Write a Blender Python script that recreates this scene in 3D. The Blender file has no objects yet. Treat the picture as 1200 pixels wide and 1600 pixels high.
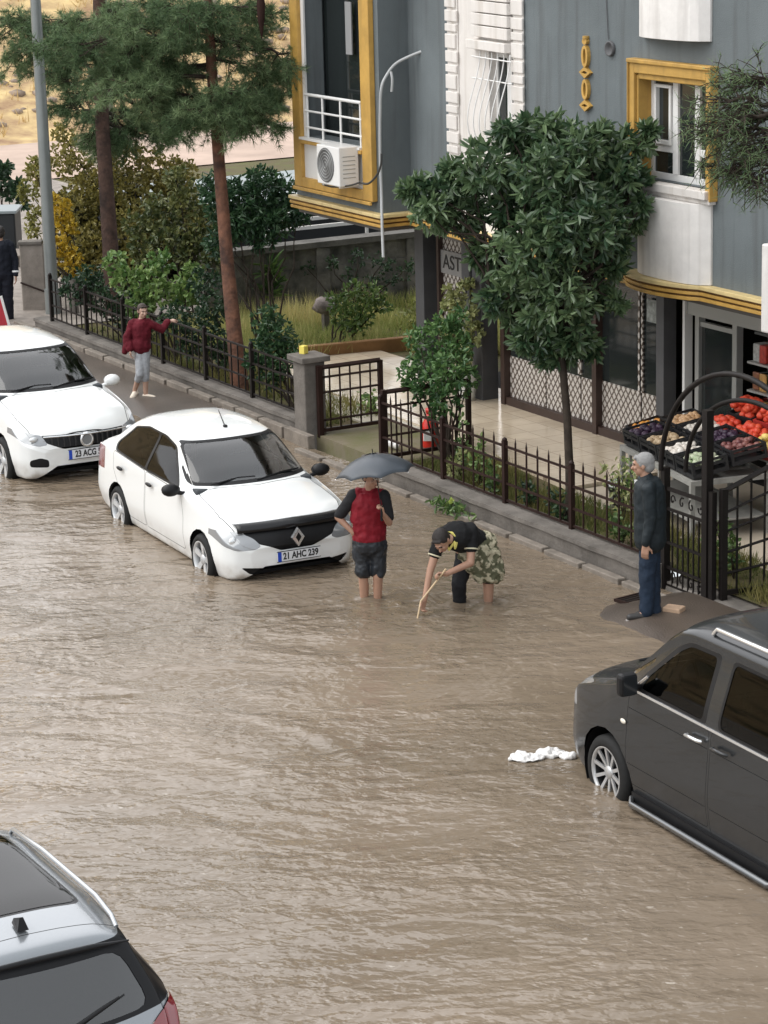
import bpy, bmesh, math, random
from mathutils import Vector, Matrix, noise
random.seed(7)
R = math.radians
scene = bpy.context.scene
col = scene.collection

# ---------------------------------------------------------------- camera, sky, sun, exposure
# world axes: X runs along the street towards the viewer's right, Y towards the building, Z up. z=0 is the flood water.
CF, CP, CR, CH, CT = 4056., R(14.583), R(-1.4486), 8.038, R(118.92)
def uvdir(x, y):
    return Vector((-math.cos(CT)*x - math.sin(CT)*y, math.sin(CT)*x - math.cos(CT)*y))
_rt = Vector((*uvdir(1, 0), 0)); _f = uvdir(0, 1)
_fw = Vector((_f.x*math.cos(CP), _f.y*math.cos(CP), -math.sin(CP)))
_up = Vector((_f.x*math.sin(CP), _f.y*math.sin(CP), math.cos(CP)))
cx = math.cos(CR)*_rt + math.sin(CR)*_up
cy = -math.sin(CR)*_rt + math.cos(CR)*_up
cam_d = bpy.data.cameras.new('camera'); cam = bpy.data.objects.new('camera', cam_d); col.objects.link(cam)
m = Matrix((cx, cy, -_fw)).transposed().to_4x4(); m.translation = (0, 0, CH); cam.matrix_world = m
cam_d.sensor_fit = 'HORIZONTAL'; cam_d.sensor_width = 36; cam_d.lens = CF/1200*36
cam_d.clip_start = 0.5; cam_d.clip_end = 1500
scene.camera = cam
scene.view_settings.view_transform = 'Standard'; scene.view_settings.look = 'None'
scene.view_settings.exposure = 0.62; scene.view_settings.gamma = 1

w = bpy.data.worlds.new('World'); scene.world = w; w.use_nodes = True
nt = w.node_tree; nt.nodes.clear()
sky = nt.nodes.new('ShaderNodeTexSky'); sky.sky_type = 'NISHITA'; sky.sun_disc = False
SUN_EL, SUN_AZ = 52., -105.   # azimuth of the sun in the XY plane (deg)
sky.sun_elevation = R(SUN_EL); sky.sun_rotation = R(90-SUN_AZ); sky.dust_density = 4; sky.air_density = 1.2
hs = nt.nodes.new('ShaderNodeHueSaturation'); hs.inputs['Saturation'].default_value = 0.22
bg = nt.nodes.new('ShaderNodeBackground'); bg.inputs['Strength'].default_value = 0.15
wo = nt.nodes.new('ShaderNodeOutputWorld')
cl = nt.nodes.new('ShaderNodeMix'); cl.data_type = 'RGBA'; cl.inputs[0].default_value = .7; cl.inputs[7].default_value = (6.2, 6.5, 6.8, 1)   # the even gray cloud cover
# brighter patch added to the unseen far sky, gives the water light streaks
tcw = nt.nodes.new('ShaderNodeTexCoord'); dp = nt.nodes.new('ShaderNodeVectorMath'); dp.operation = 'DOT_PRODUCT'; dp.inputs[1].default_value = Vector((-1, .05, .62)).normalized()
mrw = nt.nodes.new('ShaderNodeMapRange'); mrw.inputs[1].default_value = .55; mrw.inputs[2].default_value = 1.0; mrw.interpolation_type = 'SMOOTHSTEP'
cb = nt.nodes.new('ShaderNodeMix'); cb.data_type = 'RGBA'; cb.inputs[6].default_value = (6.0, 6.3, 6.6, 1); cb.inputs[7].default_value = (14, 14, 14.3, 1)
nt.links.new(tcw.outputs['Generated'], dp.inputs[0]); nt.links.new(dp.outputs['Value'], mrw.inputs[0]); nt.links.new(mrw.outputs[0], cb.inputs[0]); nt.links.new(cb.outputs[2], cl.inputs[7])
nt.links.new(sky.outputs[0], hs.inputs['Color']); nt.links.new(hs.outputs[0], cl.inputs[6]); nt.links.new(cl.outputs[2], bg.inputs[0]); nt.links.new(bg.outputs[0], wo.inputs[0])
ld = bpy.data.lights.new('sun', 'SUN'); ld.energy = 0.9; ld.angle = R(60); ld.color = (1, .97, .92)
sun = bpy.data.objects.new('sun', ld); col.objects.link(sun)
sd = Vector((math.cos(R(SUN_EL))*math.cos(R(SUN_AZ)), math.cos(R(SUN_EL))*math.sin(R(SUN_AZ)), math.sin(R(SUN_EL))))
sun.rotation_euler = sd.to_track_quat('Z', 'Y').to_euler()

def ray(px, py):
    u, v = px-600, py-800
    ca, sa = math.cos(CR), math.sin(CR)
    a = (ca*u+sa*v)/CF; b = (-sa*u+ca*v)/CF
    return _fw + _rt*a - _up*b
CAM = Vector((0, 0, CH))
def at(px, py, z=None, v=None, u=None, near=None, off=0):
    """where the sight line through a photo point meets a height, a wall plane, or the depth of a known thing"""
    d = ray(px, py)
    if near is not None: return CAM + d*((Vector(near)-CAM).dot(_fw)+off)
    t = (z-CH)/d.z if z is not None else (v/d.y if v is not None else u/d.x)
    return CAM + d*t
IMG = math.atan2(_rt.y, _rt.x)     # rotation whose local +X is the picture's right

# ---------------------------------------------------------------- materials
MATS = {}
def mat(name, c, rough=.6, metal=0, var=0, vscale=3., bump=0, bscale=20., c2=None, spec=.5, coat=0, attr=False, alpha=1, detail=4):
    if name in MATS: return MATS[name]
    if rough >= .65: spec = min(spec, .22)
    m = bpy.data.materials.new(name); m.use_nodes = True; n = m.node_tree; b = n.nodes['Principled BSDF']
    b.inputs['Roughness'].default_value = rough; b.inputs['Metallic'].default_value = metal
    b.inputs['Specular IOR Level'].default_value = spec; b.inputs['Coat Weight'].default_value = coat
    b.inputs['Coat Roughness'].default_value = .03
    b.inputs['Alpha'].default_value = alpha
    b.inputs['Base Color'].default_value = (*c, 1)
    tc = n.nodes.new('ShaderNodeTexCoord')
    if attr or c2 or var:
        mix = n.nodes.new('ShaderNodeMix'); mix.data_type = 'RGBA'
        cc = c2 or tuple(x*(1-var) for x in c)
        mix.inputs[6].default_value = (*c, 1); mix.inputs[7].default_value = (*cc, 1)
        if attr:
            a = n.nodes.new('ShaderNodeAttribute'); a.attribute_name = 'var'; n.links.new(a.outputs['Fac'], mix.inputs[0])
        else:
            t = n.nodes.new('ShaderNodeTexNoise'); t.inputs['Scale'].default_value = vscale; t.inputs['Detail'].default_value = detail; t.inputs['Roughness'].default_value = .6
            n.links.new(tc.outputs['Object'], t.inputs[0])
            rp = n.nodes.new('ShaderNodeMapRange'); rp.inputs[1].default_value = .32; rp.inputs[2].default_value = .68
            n.links.new(t.outputs[0], rp.inputs[0]); n.links.new(rp.outputs[0], mix.inputs[0])
        n.links.new(mix.outputs[2], b.inputs['Base Color'])
    if bump:
        t = n.nodes.new('ShaderNodeTexNoise'); t.inputs['Scale'].default_value = bscale; t.inputs['Detail'].default_value = 5
        n.links.new(tc.outputs['Object'], t.inputs[0])
        bp = n.nodes.new('ShaderNodeBump'); bp.inputs['Strength'].default_value = bump; bp.inputs['Distance'].default_value = .02
        n.links.new(t.outputs[0], bp.inputs['Height']); n.links.new(bp.outputs[0], b.inputs['Normal'])
    MATS[name] = m; return m
def nn(m, t): return m.node_tree.nodes.new(t)
def lk(m, a, b): m.node_tree.links.new(a, b)

# ---------------------------------------------------------------- object helpers
def tag(o, label=None, cat=None, group=None, kind=None):
    if label: o['label'] = label
    if cat: o['category'] = cat
    if group: o['group'] = group
    if kind: o['kind'] = kind
    return o
def thing(name, label, cat, loc=(0, 0, 0), rz=0, group=None):
    o = bpy.data.objects.new(name, None); col.objects.link(o); o.location = loc; o.rotation_euler = (0, 0, rz)
    o.empty_display_size = .1
    return tag(o, label, cat, group)
def copy_tree(o, parent=None):
    c = o.copy(); col.objects.link(c)
    if parent: c.parent = parent
    for ch in list(o.children): copy_tree(ch, c)
    return c
def link(name, me, mats, parent=None):
    for x in (mats if isinstance(mats, (list, tuple)) else [mats]): me.materials.append(x)
    o = bpy.data.objects.new(name, me); col.objects.link(o)
    if parent is not None: o.parent = parent
    return o

class MB:
    def __init__(s): s.v = []; s.f = []; s.m = []; s.mi = 0; s.sm = []; s.smooth = False; s.M = None
    def add(s, vs, fs, smooth=None):
        k = len(s.v)
        s.v += [tuple(s.M @ Vector(p)) if s.M is not None else tuple(p) for p in vs]
        for f in fs: s.f.append([k+i for i in f]); s.m.append(s.mi); s.sm.append(s.smooth if smooth is None else smooth)
    def box(s, a, b, mtx=None):
        (x0, y0, z0), (x1, y1, z1) = a, b
        vs = [Vector(p) for p in ((x0,y0,z0),(x1,y0,z0),(x1,y1,z0),(x0,y1,z0),(x0,y0,z1),(x1,y0,z1),(x1,y1,z1),(x0,y1,z1))]
        if mtx is not None: vs = [mtx @ v for v in vs]
        s.add(vs, [(3,2,1,0),(4,5,6,7),(0,1,5,4),(1,2,6,5),(2,3,7,6),(3,0,4,7)])
    def cbox(s, c, d, mtx=None):
        s.box(tuple(c[i]-d[i]/2 for i in range(3)), tuple(c[i]+d[i]/2 for i in range(3)), mtx)
    def tube(s, pts, r, n=8, caps=True, flat=1.0):
        pts = [Vector(p) for p in pts]; rs = r if isinstance(r, (list, tuple)) else [r]*len(pts)
        rings = []; up = None
        for i, p in enumerate(pts):
            d = (pts[min(i+1, len(pts)-1)]-pts[max(i-1, 0)])
            if d.length < 1e-9: d = Vector((0, 0, 1))
            d.normalize()
            if up is None:
                up = Vector((0, 0, 1)) if abs(d.z) < .9 else Vector((1, 0, 0))
            x = d.cross(up).normalized(); y = x.cross(d).normalized(); up = y
            rings.append([p + (x*math.cos(2*math.pi*k/n)+y*flat*math.sin(2*math.pi*k/n))*rs[i] for k in range(n)])
        vs = [q for g in rings for q in g]; fs = []
        for i in range(len(pts)-1):
            for k in range(n):
                k2 = (k+1) % n; fs.append((i*n+k, i*n+k2, (i+1)*n+k2, (i+1)*n+k))
        s.add(vs, fs, n > 5)
        if caps: s.add(rings[0], [tuple(range(n-1, -1, -1))], False); s.add(rings[-1], [tuple(range(n))], False)
    def bar(s, a, b, w, h=None):
        s.tube([a, b], w*.7071, 4, True)
    def lathe(s, prof, c=(0, 0, 0), axis='z', n=24, smooth=True, close=False):
        vs = []
        for r, h in prof:
            for k in range(n):
                a = 2*math.pi*k/n; x, y = r*math.cos(a), r*math.sin(a)
                p = {'z': (x, y, h), 'y': (x, h, y), 'x': (h, x, y)}[axis]
                vs.append((p[0]+c[0], p[1]+c[1], p[2]+c[2]))
        fs = []; L = len(prof)
        for i in range(L-1 + (1 if close else 0)):
            j = (i+1) % L
            for k in range(n):
                k2 = (k+1) % n
                q = (i*n+k, i*n+k2, j*n+k2, j*n+k)
                fs.append(q if axis != 'y' else q[::-1])
        s.add(vs, fs, smooth)
    def ell(s, c, r, n=12, mtx=None):
        c = Vector(c); r = r if isinstance(r, (list, tuple, Vector)) else (r, r, r)
        vs = []; L = n//2+1
        for i in range(L):
            t = math.pi*i/(L-1)
            for k in range(n):
                a = 2*math.pi*k/n; v = Vector((r[0]*math.sin(t)*math.cos(a), r[1]*math.sin(t)*math.sin(a), -r[2]*math.cos(t)))
                vs.append(c+(mtx @ v if mtx is not None else v))
        s.add(vs, [(i*n+k, i*n+(k+1) % n, (i+1)*n+(k+1) % n, (i+1)*n+k) for i in range(L-1) for k in range(n)], True)
    def cap(s, a, ra, b, rb, n=12, flat=1.0, side=None):
        """tapered limb with rounded ends; flat squashes it across `side`"""
        a = Vector(a); b = Vector(b); d = b-a; L = d.length; d = d/L if L > 1e-6 else Vector((0, 0, 1))
        x = (Vector(side) if side is not None else (Vector((0, 1, 0)) if abs(d.y) < .9 else Vector((1, 0, 0))))
        x = (x - d*x.dot(d)).normalized(); y = d.cross(x)
        rings = []
        for t in (-1, -.8, -.45, 0): rings.append((a+d*ra*t, ra*math.sqrt(max(1-t*t, 0.0004))))
        for t in (0, .45, .8, 1): rings.append((b+d*rb*t, rb*math.sqrt(max(1-t*t, .0004))))
        vs = [c+(x*math.cos(2*math.pi*k/n)*flat+y*math.sin(2*math.pi*k/n))*r for c, r in rings for k in range(n)]
        fs = [(i*n+k, i*n+(k+1) % n, (i+1)*n+(k+1) % n, (i+1)*n+k) for i in range(len(rings)-1) for k in range(n)]
        s.add(vs, fs, True); s.add(vs[:n], [tuple(range(n-1, -1, -1))], True); s.add(vs[-n:], [tuple(range(n))], True)
    def poly(s, pts2, h0, h1, plane='xz'):
        """prism of an outline given in two axes, between two values of the third"""
        def P(a, b, h): return {'xz': (a, h, b), 'xy': (a, b, h), 'yz': (h, a, b)}[plane]
        n = len(pts2)
        vs = [P(a, b, h0) for a, b in pts2]+[P(a, b, h1) for a, b in pts2]
        s.add(vs, [tuple(range(n)), tuple(range(2*n-1, n-1, -1))]+[(i, n+i, n+(i+1) % n, (i+1) % n) for i in range(n)])
    def build(s, name, mats, parent=None, bevel=0, fixn=True):
        me = bpy.data.meshes.new(name); me.from_pydata(s.v, [], s.f)
        me.polygons.foreach_set('material_index', s.m); me.polygons.foreach_set('use_smooth', s.sm)
        if fixn:
            b = bmesh.new(); b.from_mesh(me); bmesh.ops.recalc_face_normals(b, faces=b.faces); b.to_mesh(me); b.free()
        o = link(name, me, mats, parent)
        if bevel:
            d = o.modifiers.new('bevel', 'BEVEL'); d.width = bevel; d.segments = 2; d.limit_method = 'ANGLE'; d.angle_limit = R(40)
        return o

def text_mesh(name, s, size, mtx, material, parent, depth=.002, sx=1.0, bold=0):
    cu = bpy.data.curves.new('t', 'FONT'); cu.body = s; cu.size = size; cu.extrude = depth; cu.offset = bold; cu.align_x = 'CENTER'; cu.align_y = 'CENTER'
    o = bpy.data.objects.new('t', cu); col.objects.link(o)
    dg = bpy.context.evaluated_depsgraph_get(); me = bpy.data.meshes.new_from_object(o.evaluated_get(dg))
    bpy.data.objects.remove(o); me.materials.clear()
    me.transform(Matrix.Diagonal((sx, 1, 1, 1))); me.transform(mtx)
    return link(name, me, material, parent)

def pchip(xs, ys, t):
    """monotone cubic through the knots"""
    n = len(xs)
    if t <= xs[0]: return ys[0]
    if t >= xs[-1]: return ys[-1]
    i = max(k for k in range(n-1) if xs[k] <= t)
    h = [xs[k+1]-xs[k] for k in range(n-1)]; d = [(ys[k+1]-ys[k])/h[k] for k in range(n-1)]
    def m(k):
        if k == 0: return d[0]
        if k == n-1: return d[-1]
        if d[k-1]*d[k] <= 0: return 0
        w1 = 2*h[k]+h[k-1]; w2 = h[k]+2*h[k-1]
        return (w1+w2)/(w1/d[k-1]+w2/d[k])
    s = (t-xs[i])/h[i]; m0, m1 = m(i), m(i+1)
    return ((1+2*s)*(1-s)**2*ys[i] + s*(1-s)**2*h[i]*m0 + s*s*(3-2*s)*ys[i+1] + s*s*(s-1)*h[i]*m1)
# ---------------------------------------------------------------- the setting: road, water, ground, hill
asphalt = mat('wet_asphalt', (.115, .09, .072), .28, var=.45, vscale=1.2, bump=.5, bscale=60)
soil = mat('garden_soil', (.10, .075, .045), .9, var=.4, vscale=2, bump=.6, bscale=15, c2=(.10, .10, .035))
concrete = mat('old_concrete', (.20, .18, .16), .75, var=.45, vscale=3, bump=.5, bscale=25)
pale_conc = mat('pale_concrete', (.32, .28, .245), .8, var=.35, vscale=4, bump=.4, bscale=30)

def road_h(x, y):
    h = -.24
    k = max(0., min(1., (y-13.6)/1.6)); k = k*k*(3-2*k)
    far = max(0., min(1., (-31.8-x)/1.6)); far = far*far*(3-2*far)
    near = max(0., min(1., (x+22.9)/1.1)); near = near*near*(3-2*near)
    h += k*(.275*far + .262*near + .06)
    q = max(0., min(1., (-40.5-x)/3)); h += (1-k)*q*.29 + k*(1-far)*0
    h += .012*noise.noise(Vector((x*1.3, y*1.3, 0)))
    return h
def sheet(name, x0, x1, y0, y1, st, fn, material, skip=None):
    nx = max(1, int((x1-x0)/st)); ny = max(1, int((y1-y0)/st))
    vs = []; 
    for j in range(ny+1):
        for i in range(nx+1):
            x = x0+(x1-x0)*i/nx; y = y0+(y1-y0)*j/ny; vs.append((x, y, fn(x, y)))
    fs = [(j*(nx+1)+i, j*(nx+1)+i+1, (j+1)*(nx+1)+i+1, (j+1)*(nx+1)+i) for j in range(ny) for i in range(nx)]
    me = bpy.data.meshes.new(name); me.from_pydata(vs, [], fs); me.polygons.foreach_set('use_smooth', [True]*len(fs))
    o = link(name, me, material); tag(o, kind='structure'); return o
sheet('road', -62, 4, -30, 15.86, .22, road_h, asphalt)

# muddy flood water
wm = bpy.data.materials.new('muddy_water'); wm.use_nodes = True; MATS['muddy_water'] = wm
b = wm.node_tree.nodes['Principled BSDF']
b.inputs['Roughness'].default_value = .09; b.inputs['Specular IOR Level'].default_value = .65; b.inputs['IOR'].default_value = 1.33
tc = nn(wm, 'ShaderNodeTexCoord')
def wnoise(scale, rot, sx, detail=3, dist=0.):
    mp = nn(wm, 'ShaderNodeMapping'); mp.inputs['Rotation'].default_value = (0, 0, -rot); mp.inputs['Scale'].default_value = (sx, 1, 1)
    mp0 = nn(wm, 'ShaderNodeMapping'); mp0.vector_type = 'POINT'; mp0.inputs['Rotation'].default_value = (0, 0, -rot)
    mp.inputs['Rotation'].default_value = (0, 0, 0)
    lk(wm, tc.outputs['Object'], mp0.inputs[0]); lk(wm, mp0.outputs[0], mp.inputs[0])
    t = nn(wm, 'ShaderNodeTexNoise'); t.inputs['Scale'].default_value = scale; t.inputs['Detail'].default_value = detail
    t.inputs['Roughness'].default_value = .55; t.inputs['Distortion'].default_value = dist
    lk(wm, mp.outputs[0], t.inputs[0]); return t
def wmath(op, a, b):
    q = nn(wm, 'ShaderNodeMath'); q.operation = op
    for i, x in enumerate((a, b)):
        if isinstance(x, (int, float)): q.inputs[i].default_value = x
        else: lk(wm, x, q.inputs[i])
    return q.outputs[0]
n1 = wnoise(4.0, IMG+R(6), .62, 2, .3)      # long ripples
n2 = wnoise(10.0, IMG-R(14), .75, 2, .3)
n3 = wnoise(30, IMG, .85, 2)                 # rain-pocked chop
big = wnoise(.35, IMG, .7, 2)
hgt = wmath('ADD', wmath('ADD', wmath('MULTIPLY', n1.outputs[0], .8), wmath('MULTIPLY', n2.outputs[0], .34)), wmath('MULTIPLY', n3.outputs[0], .035))
bp = nn(wm, 'ShaderNodeBump'); bp.inputs['Strength'].default_value = 1; bp.inputs['Distance'].default_value = .082
pat = wnoise(.8, IMG, .5, 2, 1.); pr = nn(wm, 'ShaderNodeMapRange'); pr.inputs[1].default_value = .36; pr.inputs[2].default_value = .66; pr.inputs[3].default_value = .32; pr.inputs[4].default_value = 1.05; lk(wm, pat.outputs[0], pr.inputs[0])
hgt = wmath('MULTIPLY', hgt, pr.outputs[0])
lk(wm, hgt, bp.inputs['Height']); lk(wm, bp.outputs[0], b.inputs['Normal'])
mx = nn(wm, 'ShaderNodeMix'); mx.data_type = 'RGBA'
mx.inputs[6].default_value = (.22, .172, .126, 1); mx.inputs[7].default_value = (.17, .132, .094, 1)
mr = nn(wm, 'ShaderNodeMapRange'); mr.inputs[1].default_value = .35; mr.inputs[2].default_value = .65
lk(wm, big.outputs[0], mr.inputs[0]); lk(wm, mr.outputs[0], mx.inputs[0]); 
fo = wnoise(17, IMG, .55, 3); fr = nn(wm, 'ShaderNodeMapRange'); fr.inputs[1].default_value = .66; fr.inputs[2].default_value = .74; fr.inputs[4].default_value = .5; lk(wm, fo.outputs[0], fr.inputs[0])
fm = nn(wm, 'ShaderNodeMix'); fm.data_type = 'RGBA'; fm.inputs[7].default_value = (.50, .45, .38, 1); lk(wm, fr.outputs[0], fm.inputs[0]); lk(wm, mx.outputs[2], fm.inputs[6]); lk(wm, fm.outputs[2], b.inputs['Base Color'])
_cd, _sd = math.cos(IMG), math.sin(IMG)
def water_h(x, y):
    a = x*_cd+y*_sd; c = -x*_sd+y*_cd
    w = noise.noise(Vector((a*.55, c*1.6, 1.7)))*.016 + noise.noise(Vector((a*1.5, c*4.2, 5.)))*.008
    for (qx, qy, s) in RINGS:
        d = math.hypot(x-qx, y-qy)
        if d < 1.6: w += s*math.sin(d*22)*math.exp(-d*2.2)
    for L in RIDGES:
        for i in range(len(L)-1):
            (x1, y1), (x2, y2) = L[i], L[i+1]; dx, dy = x2-x1, y2-y1; t = max(0, min(1, ((x-x1)*dx+(y-y1)*dy)/(dx*dx+dy*dy))); d = math.hypot(x-x1-dx*t, y-y1-dy*t)
            if d < .3: w = max(w, .022*math.exp(-(d/.07)**2))
    return w
RINGS = []; RIDGES = []
for p in ((580, 932), (716, 940), (760, 948), (662, 932)):
    q = at(*p, z=0); RINGS.append((q.x, q.y, .020))
q = at(945, 1245, z=0); RINGS.append((q.x, q.y, .012))
for L in ([(150, 1098), (270, 1108), (400, 1122), (500, 1148), (560, 1190)], [(0, 1030), (80, 1050), (210, 1082)], [(855, 955), (905, 978), (950, 994), (1000, 1000)], [(300, 1180), (380, 1195), (430, 1215)]):
    RIDGES.append([tuple(at(px, py, z=0).xy) for px, py in L])
sheet('water', -41.5, 3, -12, 15.84, .085, water_h, wm)

def ground_h(x, y):
    h = .10
    if x < -44: h = .1-.06*min(1, (-44-x)/4)
    d = max(0, -68.5-x)
    h += d*.30 + (noise.noise(Vector((x*.12, y*.12, 3)))*.8 + noise.noise(Vector((x*.5, y*.5, 9)))*.22)*min(1, d/4)
    return h
hillm = mat('dry_hillside', (.60, .45, .22), .95, vscale=1.1, c2=(.25, .15, .09), bump=1., bscale=2.5, detail=15)
def geta(x, y): return ground_h(x, y)
sheet('ground', -66, 5, 16.12, 75, .8, geta, soil)
sheet('pavement', -22.5, 5, 15.80, 16.3, .1, lambda x, y: .07 if y > 15.85 else -.3, concrete)
sheet('hillside', -230, -66, -60, 190, 1.6, geta, hillm)
dirt = mat('dirt_track', (.50, .38, .31), .9, var=.25, vscale=.6, bump=.5, bscale=4)
sheet('dirt_path', -68.5, -60, 14, 60, .8, lambda x, y: ground_h(x, y)+.03 if x > -68 else ground_h(x, y)-.01, dirt)
sheet('yard', -60.5, -40.7, 15.6, 24, .3, lambda x, y: ground_h(x, y)+.02, pale_conc)
sheet('verge', -200, -62, -60, 16.1, 2., lambda x, y: ground_h(x, y)-.03, soil)

# tiled patio in front of the shops
tile = mat('wet_patio_tile', (.72, .60, .45), .14, var=.22, vscale=1.6, bump=.15, bscale=8)
def tilecol():
    m = tile; n = m.node_tree; b = n.nodes['Principled BSDF']
    tcx = nn(m, 'ShaderNodeTexCoord'); br = nn(m, 'ShaderNodeTexBrick'); br.offset = 0
    br.inputs['Scale'].default_value = 2.5; br.inputs['Mortar Size'].default_value = .012; br.inputs['Brick Width'].default_value = 1; br.inputs['Row Height'].default_value = 1
    br.inputs['Color1'].default_value = (1, 1, 1, 1); br.inputs['Color2'].default_value = (.88, .88, .88, 1); br.inputs['Mortar'].default_value = (.45, .42, .4, 1)
    lk(m, tcx.outputs['Object'], br.inputs[0])
    src = b.inputs['Base Color'].links[0].from_socket
    mu = nn(m, 'ShaderNodeMix'); mu.data_type = 'RGBA'; mu.blend_type = 'MULTIPLY'; mu.inputs[0].default_value = 1
    lk(m, src, mu.inputs[6]); lk(m, br.outputs[0], mu.inputs[7]); lk(m, mu.outputs[2], b.inputs['Base Color'])
tilecol()
mb = MB(); mb.poly([(-35.6, 17.55), (-33.6, 17.45), (-29.3, 17.4), (-26.3, 17.15), (-26.3, 19.6), (-35.6, 19.6)], -.1, .15, 'xy')
o = mb.build('patio', tile); tag(o, kind='structure')
mb = MB(); mb.box((-26.25, 17.0, -.1), (-18.5, 19.6, .11)); o = mb.build('patio', mat('shop_forecourt', (.56, .48, .38), .3, var=.2, bump=.1)); tag(o, kind='structure')
mb = MB(); mb.box((-31.0, 16.02, -.1), (-28.75, 17.5, .12)); o = mb.build('path', mat('entrance_slab', (.20, .165, .12), .7, var=.4, vscale=2, bump=.5, bscale=12, c2=(.13, .13, .05))); tag(o, kind='structure')
mb = MB(); mb.box((-31.2, 17.505, -.08), (-26.4, 17.3, .125)); mb.box((-33.6, 16.9, -.08), (-31.1, 17.6, .128)); o = mb.build('path', mat('pale_slab', (.52, .47, .38), .4, var=.3, bump=.2)); tag(o, kind='structure')
# kerb stones along the foot of the fence plinth
mb = MB(); x = -41.5
km = mat('kerb_stone', (.26, .225, .19), .7, var=.4, vscale=5, bump=.4, bscale=30)
while x < -21.9:
    L = .78; g = random.uniform(-.012, .012)
    h, y0 = (.055, 15.52) if x > -31.2 else (.17, 15.76)
    mb.box((x+.03, y0+g, -.25), (x+L-.03, y0+.11+g, h+random.uniform(-.008, .008))); x += L
o = mb.build('kerb', km, bevel=.012); tag(o, kind='structure')

# ---------------------------------------------------------------- fences
iron = mat('black_iron', (.014, .011, .010), .5, metal=0, var=.3, spec=.25)
rust = mat('brown_iron', (.030, .014, .011), .5, metal=0, var=.4, spec=.25)
def plinth(x0, x1, y0, y1, ztop, name, label, grp):
    st = .18; n = int((x1-x0)/st); vs = []; fs = []
    for i in range(n+1):
        x = x0+(x1-x0)*i/n
        e = noise.noise(Vector((x*2.1, 0, 0)))*.03; t = noise.noise(Vector((x*1.2, 4, 0)))*.012
        vs += [(x, y0+.02, -.3), (x, y0, ztop-.05+t), (x, y0-.025+e*.7, ztop-.05+t), (x, y0-.02+e, ztop+t), (x, y1, ztop+.01), (x, y1, -.3)]
    k = 6
    for i in range(n):
        for j in range(k-1): fs.append((i*k+j, (i+1)*k+j, (i+1)*k+j+1, i*k+j+1))
    fs += [tuple(range(k)), tuple(n*k+j for j in range(k-1, -1, -1))]
    mb = MB(); mb.add(vs, fs); o = mb.build(name, concrete); return tag(o, label, 'wall', grp)
plinth(-40.9, -31.1, 15.92, 16.16, .28, 'low_wall', 'low concrete fence footing behind the walking girl, left of the gate pillar', None)
plinth(-28.9, -22.45, 15.66, 15.98, .26, 'low_wall', 'low cracked concrete fence footing between the umbrella man and the gray-haired man', None)

def fence(name, label, xs, y, zb, zt, rails, npick, spear, material):
    t = thing(name, label, 'fence', (xs[0], y, zb))
    for i, x in enumerate(xs):
        mb = MB(); mb.box((x-.028, -.028+0, -.02), (x+.028, .028, zt-zb), Matrix.Translation((-xs[0], 0, 0)))
        mb.lathe([(0.001, zt-zb+.05), (.03, zt-zb+.03), (.034, zt-zb), (.02, zt-zb-.005)], (x-xs[0], 0, 0), n=8)
        mb.build('post', material, t)
        if i == len(xs)-1: break
        mb = MB(); a = x-xs[0]; bb = xs[i+1]-xs[0]
        for r in rails: mb.box((a+.03, -.011, (zt-zb)*r-.013), (bb-.03, .011, (zt-zb)*r+.013))
        for k in range(1, npick+1):
            px = a+(bb-a)*k/(npick+1); top = (zt-zb)*(rails[-1]+(.1 if spear else 0)); w = .0085
            mb.box((px-w, -w, (zt-zb)*rails[0]), (px+w, w, top), Matrix.Translation((0, .0, 0)))
            if spear:
                mb.add([(px-.02, 0, top), (px, -.008, top), (px+.02, 0, top), (px, .008, top), (px, 0, top+.07)], [(0,1,4),(1,2,4),(2,3,4),(3,0,4),(3,2,1,0)])
        mb.build('railing', material, t)
    return t
fence('iron_fence', 'long black spear-topped iron fence on the cracked footing behind the crouching man', [-28.72, -27.15, -25.69, -24.24, -22.8], 15.86, .26, 1.03, (.06, .33, .67, .92), 5, True, rust)
fence('iron_fence', 'dark iron fence beside the pine trunk that the girl touches', [-40.4, -38.9, -37.4, -35.92, -34.39, -32.84, -31.25], 16.04, .28, 1.06, (.08, .36, .66, .92), 6, False, iron)

# gate pillar with a yellow box on it
t = thing('gate_pillar', 'square concrete gate pillar with a flat cap beside the open iron gate', 'pillar', (-31.02, 16.02, 0))
mb = MB(); mb.box((-.17, -.16, -.3), (.17, .16, 1.13)); mb.build('shaft', concrete, t, .015)
mb = MB(); mb.box((-.23, -.22, 1.13), (.23, .22, 1.21)); mb.build('cap', concrete, t, .012)
p = Vector((-31.12, 16.0, 1.21))
mb = MB(); mb.box((-.045, -.045, 0), (.045, .045, .11)); o = mb.build('carton', mat('yellow_card', (.75, .62, .12), .6), None, .006); o.location = p; o.rotation_euler = (0, 0, .4)
tag(o, 'small yellow carton left on top of the concrete gate pillar', 'carton')

def gate(name, label, loc, rz, L, H, rails, npk, material, slope=0, cat='gate'):
    t = thing(name, label, cat, loc, rz)
    def top(x): return H+slope*x/L
    mb = MB()
    mb.box((-.035, -.035, -.05), (.035, .035, H+.03)); mb.box((L-.03, -.03, 0.0), (L+.03, .03, top(L)))
    mb.tube([(0, 0, H), (L, 0, top(L))], .032, 4); mb.box((0.03, -.02, .02), (L-.03, .02, .07)); mb.build('gate_frame', material, t)
    mb = MB()
    for r in rails: mb.tube([(0.03, 0, H*r), (L-.03, 0, top(L)*r)], .016, 4)
    for k in range(1, npk+1):
        x = L*k/(npk+1); mb.box((x-.009, -.009, .07), (x+.009, .009, top(x)))
    mb.build('bars', material, t); return t
gate('open_gate', 'small open iron gate leaf hinged on the concrete pillar', (-30.78, 16.05, .14), R(90), .95, .92, (.2, .62, .85), 5, rust)
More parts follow.
